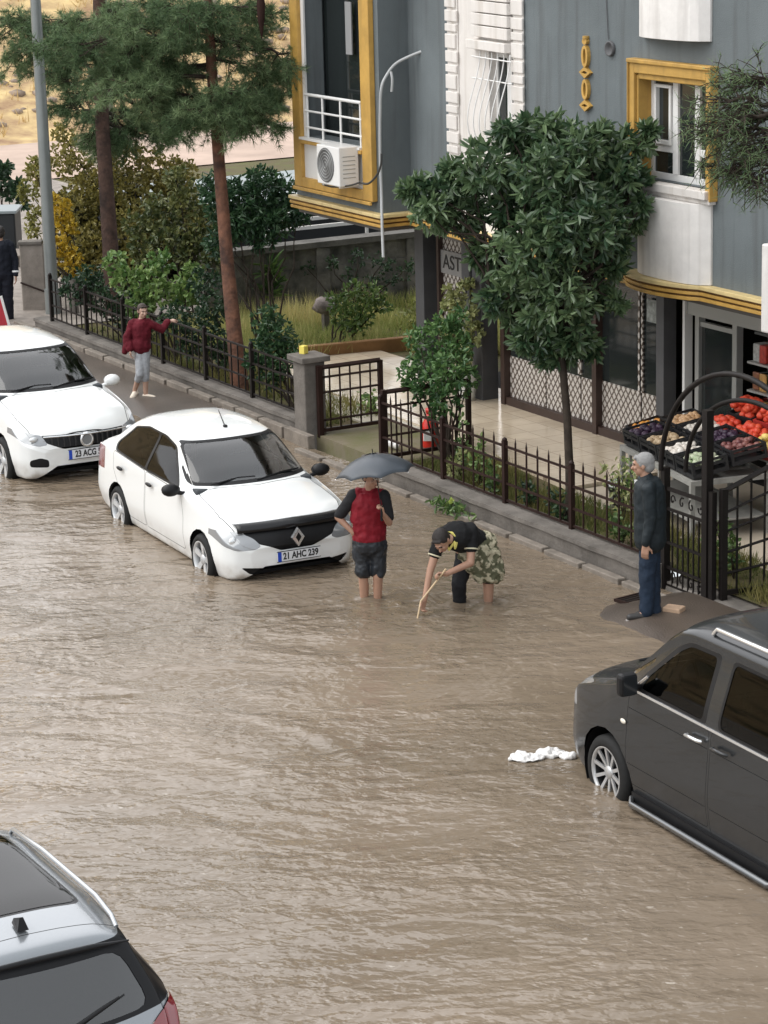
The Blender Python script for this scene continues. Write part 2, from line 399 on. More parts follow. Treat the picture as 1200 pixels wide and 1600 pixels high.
gate('open_gate', 'open iron gate leaf swung in behind the red plastic bottle', (-28.86, 15.98, .16), R(90), 1.28, .90, (.35, .78), 6, rust)

# arched gateway at the right
t = thing('arched_gate', 'tall black wrought iron gateway with a double arch beside the gray-haired man', 'gateway', (-21.68, 15.9, 0))
mb = MB(); mb.box((-.045, -.045, -.25), (.045, .045, 2.12)); mb.box((.06, -.03, -.25), (.13, .03, 1.25)); mb.build('post', iron, t)
mb = MB(); mb.box((-.80, -.04, -.25), (-.73, .04, 1.35)); mb.build('post', iron, t)
mb = MB(); mb.box((2.0, -.045, -.25), (2.09, .045, 1.35)); mb.build('post', iron, t)
def arch(cxx, r, rz_, z0, y, w):
    pts = [(cxx - r*math.cos(math.pi*k/28), y, z0+rz_*math.sin(math.pi*k/28)) for k in range(29)]
    mb = MB(); mb.tube(pts, w, 6); mb.build('arch', iron, t)
arch(.64, 1.42, 1.28, 1.32, -.05, .031)
arch(.64, 1.20, .98, 1.32, .12, .027)
mb = MB(); mb.box((-.73, -.012, 1.10), (-.05, .012, 1.14)); mb.box((-.73, -.012, .88), (-.05, .012, .91)); mb.box((-.73, -.012, .02), (-.05, .012, .05)); mb.box((-.73, -.012, .5), (-.05, .012, .53)); mb.box((-.73, -.012, .22), (-.05, .012, .25))
for k in range(1, 7):
    x = -.73+.68*k/7; mb.box((x-.008, -.008, .05), (x+.008, .008, .9))
for zz in (1.0, .135):
    for k in range(4):
        c = -.65+.17*k
        mb.tube([(c+.05*math.cos(a*.8+k)*(1-a/9), .016, zz+.07*math.sin(a*.8+k)*(1-a/9)) for a in range(9)], .009, 5)
mb.build('scroll_panel', iron, t)
gate('open_gate', 'black iron gate leaf with a rising top rail, open under the arch', (-21.5, 15.98, .1), R(84), 1.35, 1.16, (.22, .42, .62, .8), 7, iron, .5)
mb = MB(); mb.box((-.10, -.08, -.2), (.10, .08, .13)); o = mb.build('stone_block', mat('sandstone', (.55, .38, .26), .8, var=.2, bump=.4), None, .012); q = at(1053, 966, z=0); o.location = (q.x, q.y, 0); o.rotation_euler = (0, 0, R(30))
tag(o, 'orange sandstone block at the foot of the arched iron gateway', 'stone block')
# ---------------------------------------------------------------- the apartment building
stucco = mat('gray_stucco', (.165, .188, .196), .8, var=.22, vscale=.9, bump=.35, bscale=90, detail=8)
gold = mat('gold_paint', (.60, .355, .085), .55, var=.3, vscale=3, bump=.1)
cream = mat('cream_paint', (.72, .56, .27), .5, var=.15, vscale=4)
brown = mat('brown_paint', (.16, .075, .025), .6, var=.3)
white = mat('white_plaster', (.74, .70, .66), .65, var=.10, vscale=2.5, bump=.15, bscale=30)
pvc = mat('white_pvc', (.78, .77, .75), .3)
darkgrey = mat('dark_pillar_paint', (.095, .095, .10), .55, var=.3, vscale=2, bump=.1)
def streaks(m, c, amt):
    tcs = nn(m, 'ShaderNodeTexCoord'); mp = nn(m, 'ShaderNodeMapping'); mp.inputs['Scale'].default_value = (5, 5, .35); t = nn(m, 'ShaderNodeTexNoise'); t.inputs['Scale'].default_value = 1.6; t.inputs['Detail'].default_value = 6
    lk(m, tcs.outputs['Object'], mp.inputs[0]); lk(m, mp.outputs[0], t.inputs[0]); r = nn(m, 'ShaderNodeMapRange'); r.inputs[1].default_value = .5; r.inputs[2].default_value = .72; r.inputs[4].default_value = amt; lk(m, t.outputs[0], r.inputs[0])
    b_ = m.node_tree.nodes['Principled BSDF']; src = b_.inputs['Base Color'].links[0].from_socket; mu = nn(m, 'ShaderNodeMix'); mu.data_type = 'RGBA'; mu.inputs[7].default_value = (*c, 1)
    lk(m, r.outputs[0], mu.inputs[0]); lk(m, src, mu.inputs[6]); lk(m, mu.outputs[2], b_.inputs['Base Color'])
streaks(stucco, (.10, .105, .105), .6); streaks(white, (.45, .40, .34), .5); streaks(gold, (.28, .17, .05), .5); streaks(cream, (.4, .3, .15), .5)
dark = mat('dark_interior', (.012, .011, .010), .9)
wglass = mat('window_glass', (.02, .025, .025), .06, spec=.8)
bld = thing('apartment_building', 'gray stuccoed apartment building with gold window frames and shops at street level', 'building', (0, 0, 0))
def wall_seg(A, B, z0, z1, op=(), th=.3, name='wall', m=None):
    """a straight wall from A to B (street side = right-hand normal towards -Y), with real openings (x0,x1,z0,z1)"""
    A = Vector((*A, 0)); B = Vector((*B, 0)); L = (B-A).length; d = (B-A)/L; nrm = Vector((-d.y, d.x, 0))
    M = Matrix((( d.x, nrm.x, 0, A.x), (d.y, nrm.y, 0, A.y), (0, 0, 1, 0), (0, 0, 0, 1)))
    xs = sorted({0, L, *[o[0] for o in op], *[o[1] for o in op]}); zs = sorted({z0, z1, *[o[2] for o in op], *[o[3] for o in op]})
    mb = MB()
    for i in range(len(xs)-1):
        j0 = 0
        while j0 < len(zs)-1:
            def isop(j): 
                c = ((xs[i]+xs[i+1])/2, (zs[j]+zs[j+1])/2); return any(o[0] < c[0] < o[1] and o[2] < c[1] < o[3] for o in op)
            if isop(j0): j0 += 1; continue
            j1 = j0
            while j1 < len(zs)-1 and not isop(j1): j1 += 1
            mb.box((xs[i], 0, zs[j0]), (xs[i+1], th, zs[j1]), M); j0 = j1
    mb.build(name, m or stucco, bld); return M, L
ZB, ZT = 2.86, 9.4
A0, A1, C0, C1, D0, D1 = (-34.7, 17.82), (-32.08, 17.82), (-32.08, 18.3), (-30.75, 18.17), (-28.42, 17.92), (-17.5, 17.92)
zs_ = at(530, 226, v=17.82).z       # balcony sill
MA, _ = wall_seg(A0, A1, ZB, ZT, [(.40, 2.10, zs_+.04, 6.4), (.40, 2.10, 7.0, 8.9)])
MS, _ = wall_seg((-32.08, 17.823), (-32.083, 18.6), ZB, ZT, th=.3)
MC, LC = wall_seg(C0, C1, ZB, ZT)
gx0, gx1, gz0, gz1 = -25.80+28.42, -24.42+28.42, 3.98, 5.22
MD, LD = wall_seg(D0, D1, ZB, ZT, [(gx0, gx1, gz0, gz1), (gx0, gx1, gz0+2.9, gz1+2.9), (gx0+4, gx1+4, gz0, gz1)])
# white quoined window bay
bx0 = (Vector(D0)-Vector(C1)).length
MW, LW = wall_seg(C1, D0, ZB, ZT, [(1.28, 2.12, 4.05, 5.28)], m=white, name='white_bay')
for (a, b_) in ((.0, .36), (LW-.30, LW+.03)):
    mb = MB(); mb.box((a, -.02, ZB), (b_-.02, -.001, 9), MW); z = ZB+.02; k = 0
    while z < 8.9:
        hh_ = (.15, .19, .10)[k % 3]; q = (0, .05, .02)[k % 3]
        mb.box((a-.01, -.05, z), (b_-(q if a == 0 else 0), -.021, z+hh_), MW); z += hh_+.035; k += 1
    mb.build('quoins', white, bld, .01)
mb = MB()
for k in range(12): mb.box((.95, -.10-.0*k, 5.46+k*.16), (LW-.31, -.02, 5.46+k*.16+.145), MW)
mb.box((.85, -.14, 5.30), (LW-.31, -.0, 5.42), MW); mb.build('shutter_box', white, bld, .008)
f = MB(); f.box((1.28, .10, 4.05), (1.34, .16, 5.28), MW); f.box((2.06, .10, 4.05), (2.12, .16, 5.28), MW); f.box((1.62, .10, 4.05), (1.76, .17, 5.28), MW); f.box((1.34, .10, 5.2), (2.06, .16, 5.28), MW); f.box((1.34, .10, 4.05), (2.06, .16, 4.12), MW)
wf = f.build('window', pvc, bld); g = MB(); g.box((1.34, .12, 4.12), (1.62, .13, 5.2), MW); g.box((1.76, .12, 4.12), (2.06, .13, 5.2), MW); g.build('pane', wglass, wf)
g = MB()
for k in range(6):
    x = 1.18+k*.18
    g.tube([MW @ Vector((x, -.08-.20*(max(0, math.sin(max(0, min(1, (5.25-z)/1.35))**1.6*math.pi)))*1, z)) for z in [5.28-.07*i for i in range(21)]], .009, 5)
for z in (5.2, 4.92): g.tube([MW @ Vector((1.0, -.12, z)), MW @ Vector((2.2, -.12, z))], .009, 4)
g.build('window_grille', pvc, bld)
# cornice
path = [(-34.75, 17.82), (-32.06, 17.82), (-32.06, 18.3), (-30.75, 18.17), (-28.42, 17.92), (-26.0, 17.92)]
bul = [(-26.0+1.5*k/10, 17.92-.20*math.sin(math.pi*k/10)**.7) for k in range(1, 10)]
path += bul + [(-24.5, 17.92), (-23.45, 17.92), (-17.5, 17.92)]
def trim(z0, z1, out, m, name, pth=None):
    pth = pth or path; mb = MB(); n = len(pth)
    nr = []
    for i in range(n):
        a = Vector(pth[max(0, i-1)]); b_ = Vector(pth[min(n-1, i+1)]); p = Vector(pth[i])
        d1 = (p-a).normalized() if i else (b_-p).normalized(); d2 = (b_-p).normalized() if i < n-1 else d1
        q = (Vector((d1.y, -d1.x))+Vector((d2.y, -d2.x))); q.normalize(); c = max(.4, q.dot(Vector((d1.y, -d1.x)))); nr.append(q/c)
    ins = [Vector(pth[i])-nr[i]*.12 for i in range(n)]; ous = [Vector(pth[i])+nr[i]*out for i in range(n)]
    vs = []
    for i in range(n): vs += [(*ins[i], z0), (*ous[i], z0), (*ous[i], z1), (*ins[i], z1)]
    fs = [(i*4+j, (i+1)*4+j, (i+1)*4+(j+1) % 4, i*4+(j+1) % 4) for i in range(n-1) for j in range(4)]+[(0, 1, 2, 3), ((n-1)*4+3, (n-1)*4+2, (n-1)*4+1, (n-1)*4)]
    mb.add(vs, fs); return mb.build(name, m, bld, .008)
trim(2.815, 2.865, .13, cream, 'cornice'); trim(2.785, 2.815, .085, brown, 'cornice'); trim(2.745, 2.785, .11, gold, 'cornice'); trim(2.72, 2.745, .07, brown, 'cornice'); trim(2.675, 2.72, .095, gold, 'cornice')
# soffit, back and end walls, roof
mb = MB(); mb.poly([(-34.72, 17.85), (-32.1, 17.85), (-32.1, 18.33), (-30.75, 18.2), (-28.42, 17.95), (-17.5, 17.95), (-17.5, 27), (-34.72, 27)], 2.60, 2.80, 'xy'); mb.build('soffit', mat('dim_plaster', (.14, .13, .12), .8), bld)
mb = MB(); mb.box((-34.7, 18.13, ZB), (-34.4, 27, ZT)); mb.box((-34.4, 26.7, 0), (-17.8, 27, ZT)); mb.box((-17.8, 18.23, 0), (-17.5, 27, ZT)); mb.build('wall', stucco, bld)
mb = MB(); mb.box((-35, 17.5, ZT), (-17.2, 27.3, ZT+.3)); mb.build('roof', concrete, bld)
# balcony bay with the gold frame
gm = MB(); 
gm.box((.10, -.09, 3.02), (.34, -.001, 6.7), MA); gm.box((2.22, -.09, 3.02), (2.50, -.001, 6.7), MA)
gm.box((.34, -.09, 3.02), (2.22, -.001, 3.16), MA); gm.box((.34, -.11, zs_-.06), (2.22, -.001, zs_+.0), MA)
gm.box((.10, -.13, 2.97), (2.50, -.092, 3.02), MA); gm.box((2.16, -.05, 3.16), (2.22, -.001, 6.7), MA); gm.build('gold_frame', gold, bld, .01)
mb = MB(); mb.box((.34, -.03, 3.16), (2.16, -.002, zs_-.06), MA); mb.box((.34, -.12, zs_), (2.2, .02, zs_+.035), MA); mb.box((.345, -.03, zs_+.04), (.43, .0, 6.7), MA); mb.build('balcony_panel', pvc, bld)
mb = MB(); mb.box((.36, .34, zs_-.3), (2.15, .36, 6.6), MA); mb.box((.3, .30, 6.5), (2.2, .34, 9), MA); mb.build('balcony_glass', wglass, bld)
mb = MB(); mb.box((1.2, .25, 5.0), (1.38, .27, 5.75), MA); mb.build('laundry', mat('grey_cloth', (.3, .3, .3), .9), bld)
mb = MB()
for z in (zs_+.18, zs_+.42, zs_+.66): mb.tube([MA @ Vector((.42, -.03, z)), MA @ Vector((2.14, -.03, z))], .026 if z > zs_+.6 else .017, 6)
for x in (.48, .95, 1.5, 2.1): mb.tube([MA @ Vector((x, -.028, zs_)), MA @ Vector((x, -.028, zs_+.66))], .02, 6)
mb.build('balcony_railing', pvc, bld)
# gold framed window
gm = MB(); x0, x1, z0, z1 = gx0-.13, gx1+.13, gz0-.12, gz1+.14
for (o_, w_) in ((.13, 0), (.09, .05)):
    pass
gm.box((x0, -.10, z0), (gx0-.03, -.001, z1), MD); gm.box((gx1+.03, -.10, z0), (x1, -.001, z1), MD); gm.box((gx0-.03, -.10, gz1+.02), (gx1+.03, -.001, z1), MD)
gm.box((gx0-.031, -.06, gz0), (gx0+.004, .24, gz1), MD); gm.box((gx1-.004, -.06, gz0), (gx1+.031, .24, gz1), MD); gm.box((gx0+.004, -.06, gz1-.05), (gx1-.004, .24, gz1+.021), MD)
gm.box((x0-.025, -.13, z1), (x1+.025, -.001, z1+.05), MD); gm.box((x0-.02, -.125, z0), (x0, -.001, z1), MD); gm.box((x1, -.125, z0), (x1+.02, -.001, z1), MD)
gm.build('gold_frame', gold, bld, .012)
mb = MB(); mb.box((gx0+.0, -.16, gz0-.10), (gx1+.1, .05, gz0-.0), MD); mb.box((x0+.09, -.11, gz0-.16), (x1, -.01, gz0-.10), MD); mb.build('sill', white, bld, .01)
f = MB(); W = gx1-gx0
def fr(xa, xb, za, zb_, y=.13): f.box((gx0+xa, y, gz0+za), (gx0+xb, y+.06, gz0+zb_), MD)
fr(0, .06, 0, 1.24); fr(W-.06, W, 0, 1.24); fr(.06, W-.06, 1.17, 1.24); fr(.06, W-.06, 0, .08); fr(.46, .56, .08, 1.17, .12); fr(.90, 1.0, .08, 1.17, .12); fr(.06, .46, .33, .42); fr(1.0, W-.06, .33, .42)
fr(.10, .14, .42, 1.13, .10); fr(.40, .44, .42, 1.13, .10); fr(.14, .40, 1.09, 1.13, .10); fr(.14, .40, .42, .47, .10)
wf = f.build('window', pvc, bld, .006)
g = MB(); g.box((gx0+.06, .155, gz0+.08), (gx1-.06, .165, gz0+1.17), MD); g.build('pane', wglass, wf)
g = MB(); 
for k in range(9): g.box((gx0+.15+k*.028, .20, gz0+.45), (gx0+.165+k*.028, .22, gz0+1.1), MD)
g.build('blind', mat('beige_cloth', (.35, .29, .24), .9), wf)
f = MB(); f.box((gx0, .13, gz0+2.9), (gx1, .19, gz1+2.9), MD); f.build('window', pvc, bld); f = MB(); f.box((gx0+4, .13, gz0), (gx1+4, .19, gz1), MD); f.build('window', pvc, bld)
# bulged white panels under the windows
def bulge(xa, xb, za, zb_, dep=.2):
    n = 14; pts = [(xa, .0)]+[(xa+(xb-xa)*k/n, -dep*(1-abs(2*k/n-1)**3.2)**.8-.03) for k in range(n+1)]+[(xb, .0)]
    mb = MB(); vs = [MD @ Vector((x, y-.001, za)) for x, y in pts]+[MD @ Vector((x, y-.001, zb_)) for x, y in pts]; k = len(pts)
    mb.add(vs, [tuple(range(k)), tuple(range(2*k-1, k-1, -1))]+[(i, k+i, k+(i+1) % k, (i+1) % k) for i in range(k)]); return mb
wpanel = mat('white_panel', (.80, .77, .74), .5, var=.12, vscale=5, bump=.1); streaks(wpanel, (.48, .45, .42), .45)
bulge(gx0-.02, gx1+.06, 2.87, gz0-.162).build('white_panel', wpanel, bld, .004)
bulge(gx0+.02, gx1+.02, 5.68, 7.7).build('white_panel', wpanel, bld, .004)
mb = MB(); mb.box((-23.05+28.42, -.30, 2.55), (-22.1+28.42, -.14, 3.55), MD); mb.build('white_panel', wpanel, bld, .02)
# gold chain ornament and vent on the wall
on = MB(); oc = at(916, 115, v=17.9)
X = oc.x
def ring(zc, rx, rz_, n, w=.022):
    w *= 1.8; o_ = [(X+rx*math.cos(2*math.pi*k/n), zc+rz_*math.sin(2*math.pi*k/n)) for k in range(n)]; i_ = [(X+(rx-w)*math.cos(2*math.pi*k/n), zc+(rz_-w)*math.sin(2*math.pi*k/n)) for k in range(n)]
    vs = [(x, y, z) for y in (17.87, 17.925) for ls in (o_, i_) for x, z in ls]
    on.add(vs, [q for k in range(n) for k2 in [(k+1) % n] for q in ((k, k2, n+k2, n+k), (2*n+k, 3*n+k, 3*n+k2, 2*n+k2), (k, 2*n+k, 2*n+k2, k2), (n+k, n+k2, 3*n+k2, 3*n+k))])
zt, zb2 = at(916, 60, v=17.9).z, at(916, 175, v=17.9).z; hh = zt-zb2
ring(zt-hh*.04, .05, .04, 10); ring(zt-hh*.24, .07, hh*.15, 14); ring(zt-hh*.46, .12, hh*.08, 4, .028); ring(zt-hh*.69, .07, hh*.14, 14); ring(zt-hh*.91, .12, hh*.08, 4, .028)
on.tube([(X, 17.90, zt), (X, 17.90, zt+.03)], .05, 6); o = on.build('wall_ornament', gold); tag(o, 'gold chain shaped ornament fixed on the gray wall above the round tree', 'ornament')
mb = MB(); vc = at(953, 76, v=17.9); mb.lathe([(.0, -.0), (.05, -.0), (.075, -.03), (.09, -.03), (.095, .0)], (vc.x, 17.91, vc.z), 'y', 16); o = mb.build('wall_vent', darkgrey); tag(o, 'small round vent pipe end in the gray wall', 'vent')
mb = MB(); a = at(950, 62, v=17.9); mb.tube([(a.x, 17.905, a.z), (a.x-.05, 17.908, a.z+.5), (a.x-.10, 17.908, a.z+1.5)], .006, 4); o = mb.build('cable', darkgrey); tag(o, 'thin dark cable running up the gray wall from the round vent', 'cable')
# air conditioner
ac = thing('air_conditioner', 'white outdoor air conditioning unit hung below the balcony rail', 'air conditioner', (0, 0, 0))
p = at(512, 285, v=17.42); ax, az = p.x-.28, p.z-.03
mb = MB(); mb.box((ax, 17.40, az), (ax+.68, 17.72, az+.56)); mb.build('casing', pvc, ac, .015)
mb = MB(); c = (ax+.28, 17.395, az+.28); mb.lathe([(.0, .0), (.23, .0), (.24, -.012), (.25, .002)], c, 'y', 24); mb.build('fan_grille', mat('grille_gray', (.14, .14, .14), .5), ac)
mb = MB()
for k in range(1, 6): mb.lathe([(.045*k-.006, -.005), (.045*k, -.014), (.045*k+.006, -.005)], c, 'y', 24)
for k in range(6): mb.box((ax+.6805, 17.46+0, az+.12+k*.06), (ax+.686, 17.66, az+.13+k*.06))
mb.build('fins', mat('fin_gray', (.30, .30, .29), .5), ac)
mb = MB(); mb.box((ax+.06, 17.45, az-.03), (ax+.10, 17.80, az-.002)); mb.box((ax+.56, 17.45, az-.03), (ax+.60, 17.80, az-.002)); mb.build('bracket', pvc, ac)
def wire(name, pix, v, r, m, label):
    pts = [at(x, y, v=v) if not isinstance(v, (list, tuple)) else at(x, y, v=v[i]) for i, (x, y) in enumerate(pix)]
    q = []
    for i in range(len(pts)-1):
        p0, p1, p2, p3 = pts[max(0, i-1)], pts[i], pts[i+1], pts[min(len(pts)-1, i+2)]
        for k in range(6):
            t = k/6; q.append(.5*((2*p1)+(p2-p0)*t+(2*p0-5*p1+4*p2-p3)*t*t+(3*p1-p0-3*p2+p3)*t**3))
    q.append(pts[-1]); mb = MB(); mb.tube(q, r, 7); o = mb.build(name, m); return tag(o, label, 'pipe')
wire('pipe', [(663, 79), (640, 88), (618, 100), (604, 118), (596, 138), (594, 180), (594, 240), (596, 300), (597, 350), (599, 402)], [18.3, 18.15, 18.0, 17.85, 17.76, 17.76, 17.76, 17.74, 17.66, 17.6], .022, mat('gray_pvc', (.42, .43, .43), .4), 'long gray conduit curving off the wall and hanging down past the cornice')
wire('pipe', [(611, 112), (613, 125), (612, 143)], 17.85, .02, MATS['gray_pvc'], 'short stub of gray conduit hanging from the curved one')
wire('hose', [(562, 285), (575, 287), (588, 275), (595, 258), (596, 240)], 17.6, .016, mat('black_hose', (.05, .05, .05), .5), 'dark hose looping from the air conditioner to the gray conduit')
wire('hose', [(504, 288), (520, 292), (545, 290), (562, 285)], 17.5, .014, MATS['black_hose'], 'dark hose running under the air conditioner')

# ground floor: pillars, shop fronts
def up(x0, x1, y0, y1, z0, z1, m, name, par=bld, bev=.006): 
    mb = MB(); mb.box((x0, y0, z0), (x1, y1, z1)); return mb.build(name, m, par, bev)
up(-33.25, -33.0, 19.0, 19.25, -.1, 2.62, darkgrey, 'pillar'); up(-31.82, -31.28, 18.95, 19.22, -.1, 2.62, darkgrey, 'pillar')
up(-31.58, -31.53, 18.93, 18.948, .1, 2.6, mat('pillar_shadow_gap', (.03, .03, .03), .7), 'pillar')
up(-26.97, -26.80, 18.95, 19.15, -.1, 2.62, darkgrey, 'pillar'); up(-22.2, -21.8, 18.9, 19.45, -.1, 2.62, darkgrey, 'pillar')
lat = bpy.data.materials.new('lattice_film'); lat.use_nodes = True
b = lat.node_tree.nodes['Principled BSDF']; b.inputs['Roughness'].default_value = .35
tc = nn(lat, 'ShaderNodeTexCoord')
def lw(rot):
    mp = nn(lat, 'ShaderNodeMapping'); mp.inputs['Rotation'].default_value = (0, rot, 0); lk(lat, tc.outputs['Object'], mp.inputs[0])
    wv = nn(lat, 'ShaderNodeTexWave'); wv.wave_type = 'BANDS'; wv.bands_direction = 'X'; wv.inputs['Scale'].default_value = 3.6; wv.inputs['Distortion'].default_value = .8; wv.inputs['Detail'].default_value = 1; wv.inputs['Detail Scale'].default_value = 4
    lk(lat, mp.outputs[0], wv.inputs[0]); mr = nn(lat, 'ShaderNodeMapRange'); mr.inputs[1].default_value = .12; mr.inputs[2].default_value = .30
    lk(lat, wv.outputs['Fac'], mr.inputs[0]); return mr.outputs[0]
mm = nn(lat, 'ShaderNodeMath'); mm.operation = 'MULTIPLY'; lk(lat, lw(R(38)), mm.inputs[0]); lk(lat, lw(R(-38)), mm.inputs[1])
mx = nn(lat, 'ShaderNodeMix'); mx.data_type = 'RGBA'; mx.inputs[6].default_value = (.10, .075, .06, 1); mx.inputs[7].default_value = (.58, .54, .50, 1)
lk(lat, mm.outputs[0], mx.inputs[0]); lk(lat, mx.outputs[2], b.inputs['Base Color'])
bframe = mat('brown_frame', (.05, .028, .022), .45, var=.3)
shop = thing('shop_front', 'closed shop front with white lattice film in brown frames behind the round tree', 'shop front', (-30.95, 19.1, .15))
def sp(x0, x1, z0, z1, m, name, y0=19.16, y1=19.18, par=None, bev=0):
    mb = MB(); mb.box((x0+30.95, y0-19.1, z0-.15), (x1+30.95, y1-19.1, z1-.15)); return mb.build(name, m, par or shop, bev)
zl1 = at(870, 578, v=19.15).z; zl2 = at(985, 608, v=19.15).z
for x in (-30.96, -28.62, -27.02): sp(x, x+.10, .15, 2.6, bframe, 'frame_post', 19.06, 19.2)
sp(-30.86, -27.02, .15, .26, bframe, 'base_rail', 19.08, 19.2); sp(-30.86, -27.02, 2.45, 2.6, bframe, 'frame_header', 19.08, 19.2)
for a, b_, zz in ((-30.86, -29.93, zl1), (-29.90, -29.05, zl1), (-29.02, -28.62, zl1), (-28.52, -27.62, zl2), (-27.58, -27.02, zl2)):
    sp(a, b_, .26, zz, lat, 'lattice_panel'); 
    sp(a, b_, zz, 2.25, wglass, 'glass_pane', 19.17, 19.18)
    sp(a, b_, 2.25, 2.45, lat, 'lattice_panel')
for x in (-29.93, -29.05, -27.62, -27.60+.02): sp(x-.03, x+.04, zl2, 2.25, lat, 'lattice_strip', 19.14, 19.165)
s = sp(-27.42, -27.08, 1.86, 2.16, mat('paper_notice', (.42, .44, .42), .6, var=.5, vscale=14, c2=(.12, .13, .12)), 'notice', 19.12, 19.135)
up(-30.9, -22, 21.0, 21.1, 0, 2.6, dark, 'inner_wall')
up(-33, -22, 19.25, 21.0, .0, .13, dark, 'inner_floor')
shop2 = thing('shop_front', 'narrow lattice shop window with dark letters ASTE between the two gray pillars', 'shop front', (-32.72, 19.1, .15))
mb = MB(); mb.box((.02, .06, .1), (.85, .08, 2.3)); mb.build('lattice_panel', lat, shop2)
mb = MB(); mb.box((-.03, -.02, 0), (.03, .1, 2.45)); mb.box((.83, -.02, 0), (.9, .1, 2.45)); mb.box((.03, -.02, 0), (.83, .1, .1)); mb.box((.03, -.02, 2.3), (.83, .1, 2.45)); mb.build('frame', bframe, shop2)
mb = MB(); mb.box((.03, .02, 1.66), (.83, .045, 2.0)); mb.build('sign_band', mat('gray_film', (.30, .29, .28), .5, var=.2), shop2)
text_mesh('lettering', 'ASTE', .30, Matrix.Translation((.43, .015, 1.83)) @ Matrix.Rotation(R(90), 4, 'X'), mat('black_letters', (.015, .014, .014), .5), shop2, .003)

gs = thing('grocery_front', 'open grocery shop front with gray aluminium frames and lit shelves inside', 'shop front', (-26.55, 19.15, .15))
alu = mat('aluminium', (.42, .42, .40), .35, metal=.3)
def gp(x0, x1, y0, y1, z0, z1, m, name, par=None, bev=0):
    mb = MB(); mb.box((x0, y0, z0), (x1, y1, z1)); return mb.build(name, m, par or gs, bev)
gp(.02, .07, -.1, .02, 0, 2.4, pvc, 'frame'); gp(.22, .30, -.05, .05, 0, 1.95, alu, 'frame'); gp(1.0, 1.09, -.05, .05, 0, 2.1, alu, 'frame'); gp(1.72, 1.79, -.05, .05, 0, 2.1, alu, 'frame'); gp(2.9, 2.98, -.05, .05, 0, 2.1, alu, 'frame')
gp(.07, 4.3, -.07, .05, 1.95, 2.12, alu, 'header_beam'); gp(.30, 1.0, -.03, .03, 1.82, 1.88, alu, 'frame'); gp(.07, 4.3, -.02, .04, 2.12, 2.46, mat('fascia_gray', (.12, .115, .105), .7, var=.3, bump=.2), 'fascia')
gp(.3, 1.0, .0, .01, .1, 1.82, mat('shop_glass', (.05, .06, .06), .05, alpha=.35), 'glass_pane')
sh = MB()
for z in (.45, .85, 1.25, 1.6): sh.box((.2, .9, z), (4.2, 1.3, z+.03))
sh.build('shelf', mat('shelf_gray', (.3, .3, .29), .5), gs)
cols = [(.5, .1, .05), (.6, .45, .1), (.1, .2, .45), (.5, .5, .48), (.1, .3, .1), (.35, .15, .05)]
for ci, c in enumerate(cols):
    mb = MB()
    for z in (.48, .88, 1.28):
        for k in range(22):
            if (k*5+int(z*10)) % 6 == ci:
                x = .25+k*.18; mb.box((x, .95, z), (x+.13, 1.15, z+random.uniform(.12, .28)))
    mb.build('packets', mat('packet%d' % ci, c, .5), gs)['kind'] = 'stuff'
em = bpy.data.materials.new('tube_light'); em.use_nodes = True; em.node_tree.nodes['Principled BSDF'].inputs['Emission Color'].default_value = (1, .97, .9, 1); em.node_tree.nodes['Principled BSDF'].inputs['Emission Strength'].default_value = 1.5
gp(.35, .75, .5, .54, 1.88, 1.91, em, 'tube_lamp'); gp(.45, 1.35, 1.0, 1.04, 2.1, 2.13, em, 'tube_lamp')

# white wrapped pipe against the pillar
mb = MB(); base = at(766, 625, z=.15); bx = -31.45
mb.lathe([(.0, 0), (.10, 0), (.115, .1), (.14, .35), (.09, .62), (.045, .75), (.05, .95), (.085, 1.1), (.06, 1.3), (.03, 1.42), (.02, 1.5), (0, 1.52)], (0, 0, 0), n=12)
o = mb.build('plastic_sheet', mat('white_sheeting', (.78, .79, .74), .4, var=.12, vscale=8, bump=.5)); o.location = (bx, 18.80, .15)
d = o.modifiers.new('fold', 'DISPLACE'); tx = bpy.data.textures.new('fold', 'CLOUDS'); tx.noise_scale = .12; d.texture = tx; d.strength = .06
tag(o, 'white plastic sheeting tied in a tall bundle against the gray pillar', 'plastic sheeting')

# back garden wall and things behind it
t = thing('garden_wall', 'dark weathered block wall closing the back of the garden', 'wall', (-39.5, 18.5, 0))
blockm = mat('weathered_blocks', (.22, .205, .185), .85, var=.6, vscale=2.6, bump=.8, bscale=14, c2=(.06, .06, .055))
mb = MB(); mb.box((-.25, 0, -.2), (0, 7.7, .45)); mb.box((-.25, 0, .452), (.01, 7.7, .85)); mb.box((-.25, 0, .853), (-.01, 7.7, 1.2)); mb.build('masonry', blockm, t)
mb = MB(); mb.box((-.32, -.02, 1.2), (.07, 7.7, 1.3)); mb.build('coping', mat('coping', (.16, .15, .135), .8, var=.5, bump=.5), t)
mb = MB()
for y in (.4, 2.1, 3.9, 5.7): mb.box((0.012, y, -.1), (.05, y+.25, 1.19))
mb.build('buttress', blockm, t)
t = thing('railing', 'white horizontal railing beyond the dark block wall', 'railing', (-40.6, 20.2, 0))
mb = MB()
for z in (1.35, 1.5, 1.62): mb.box((-.03, 0, z), (.03, 4.4, z+.06))
mb.build('rail', pvc, t); mb = MB()
for y in (0, 2, 4.3): mb.box((-.02, y, 0), (.02, y+.05, 1.35))
mb.build('post', pvc, t)
t = thing('shed', 'dark low shed with a sheet roof beyond the block wall', 'shed', (-46, 18.5, 0))
mb = MB(); mb.box((-1.5, 1.0, 0), (1.5, 9, 1.35)); mb.build('wall', mat('shed_wall', (.02, .022, .025), .8), t)
mb = MB(); mb.box((-1.8, .8, 1.351), (1.8, 9.2, 1.42)); mb.build('roof', mat('pale_sheet', (.26, .31, .32), .5, var=.4), t)
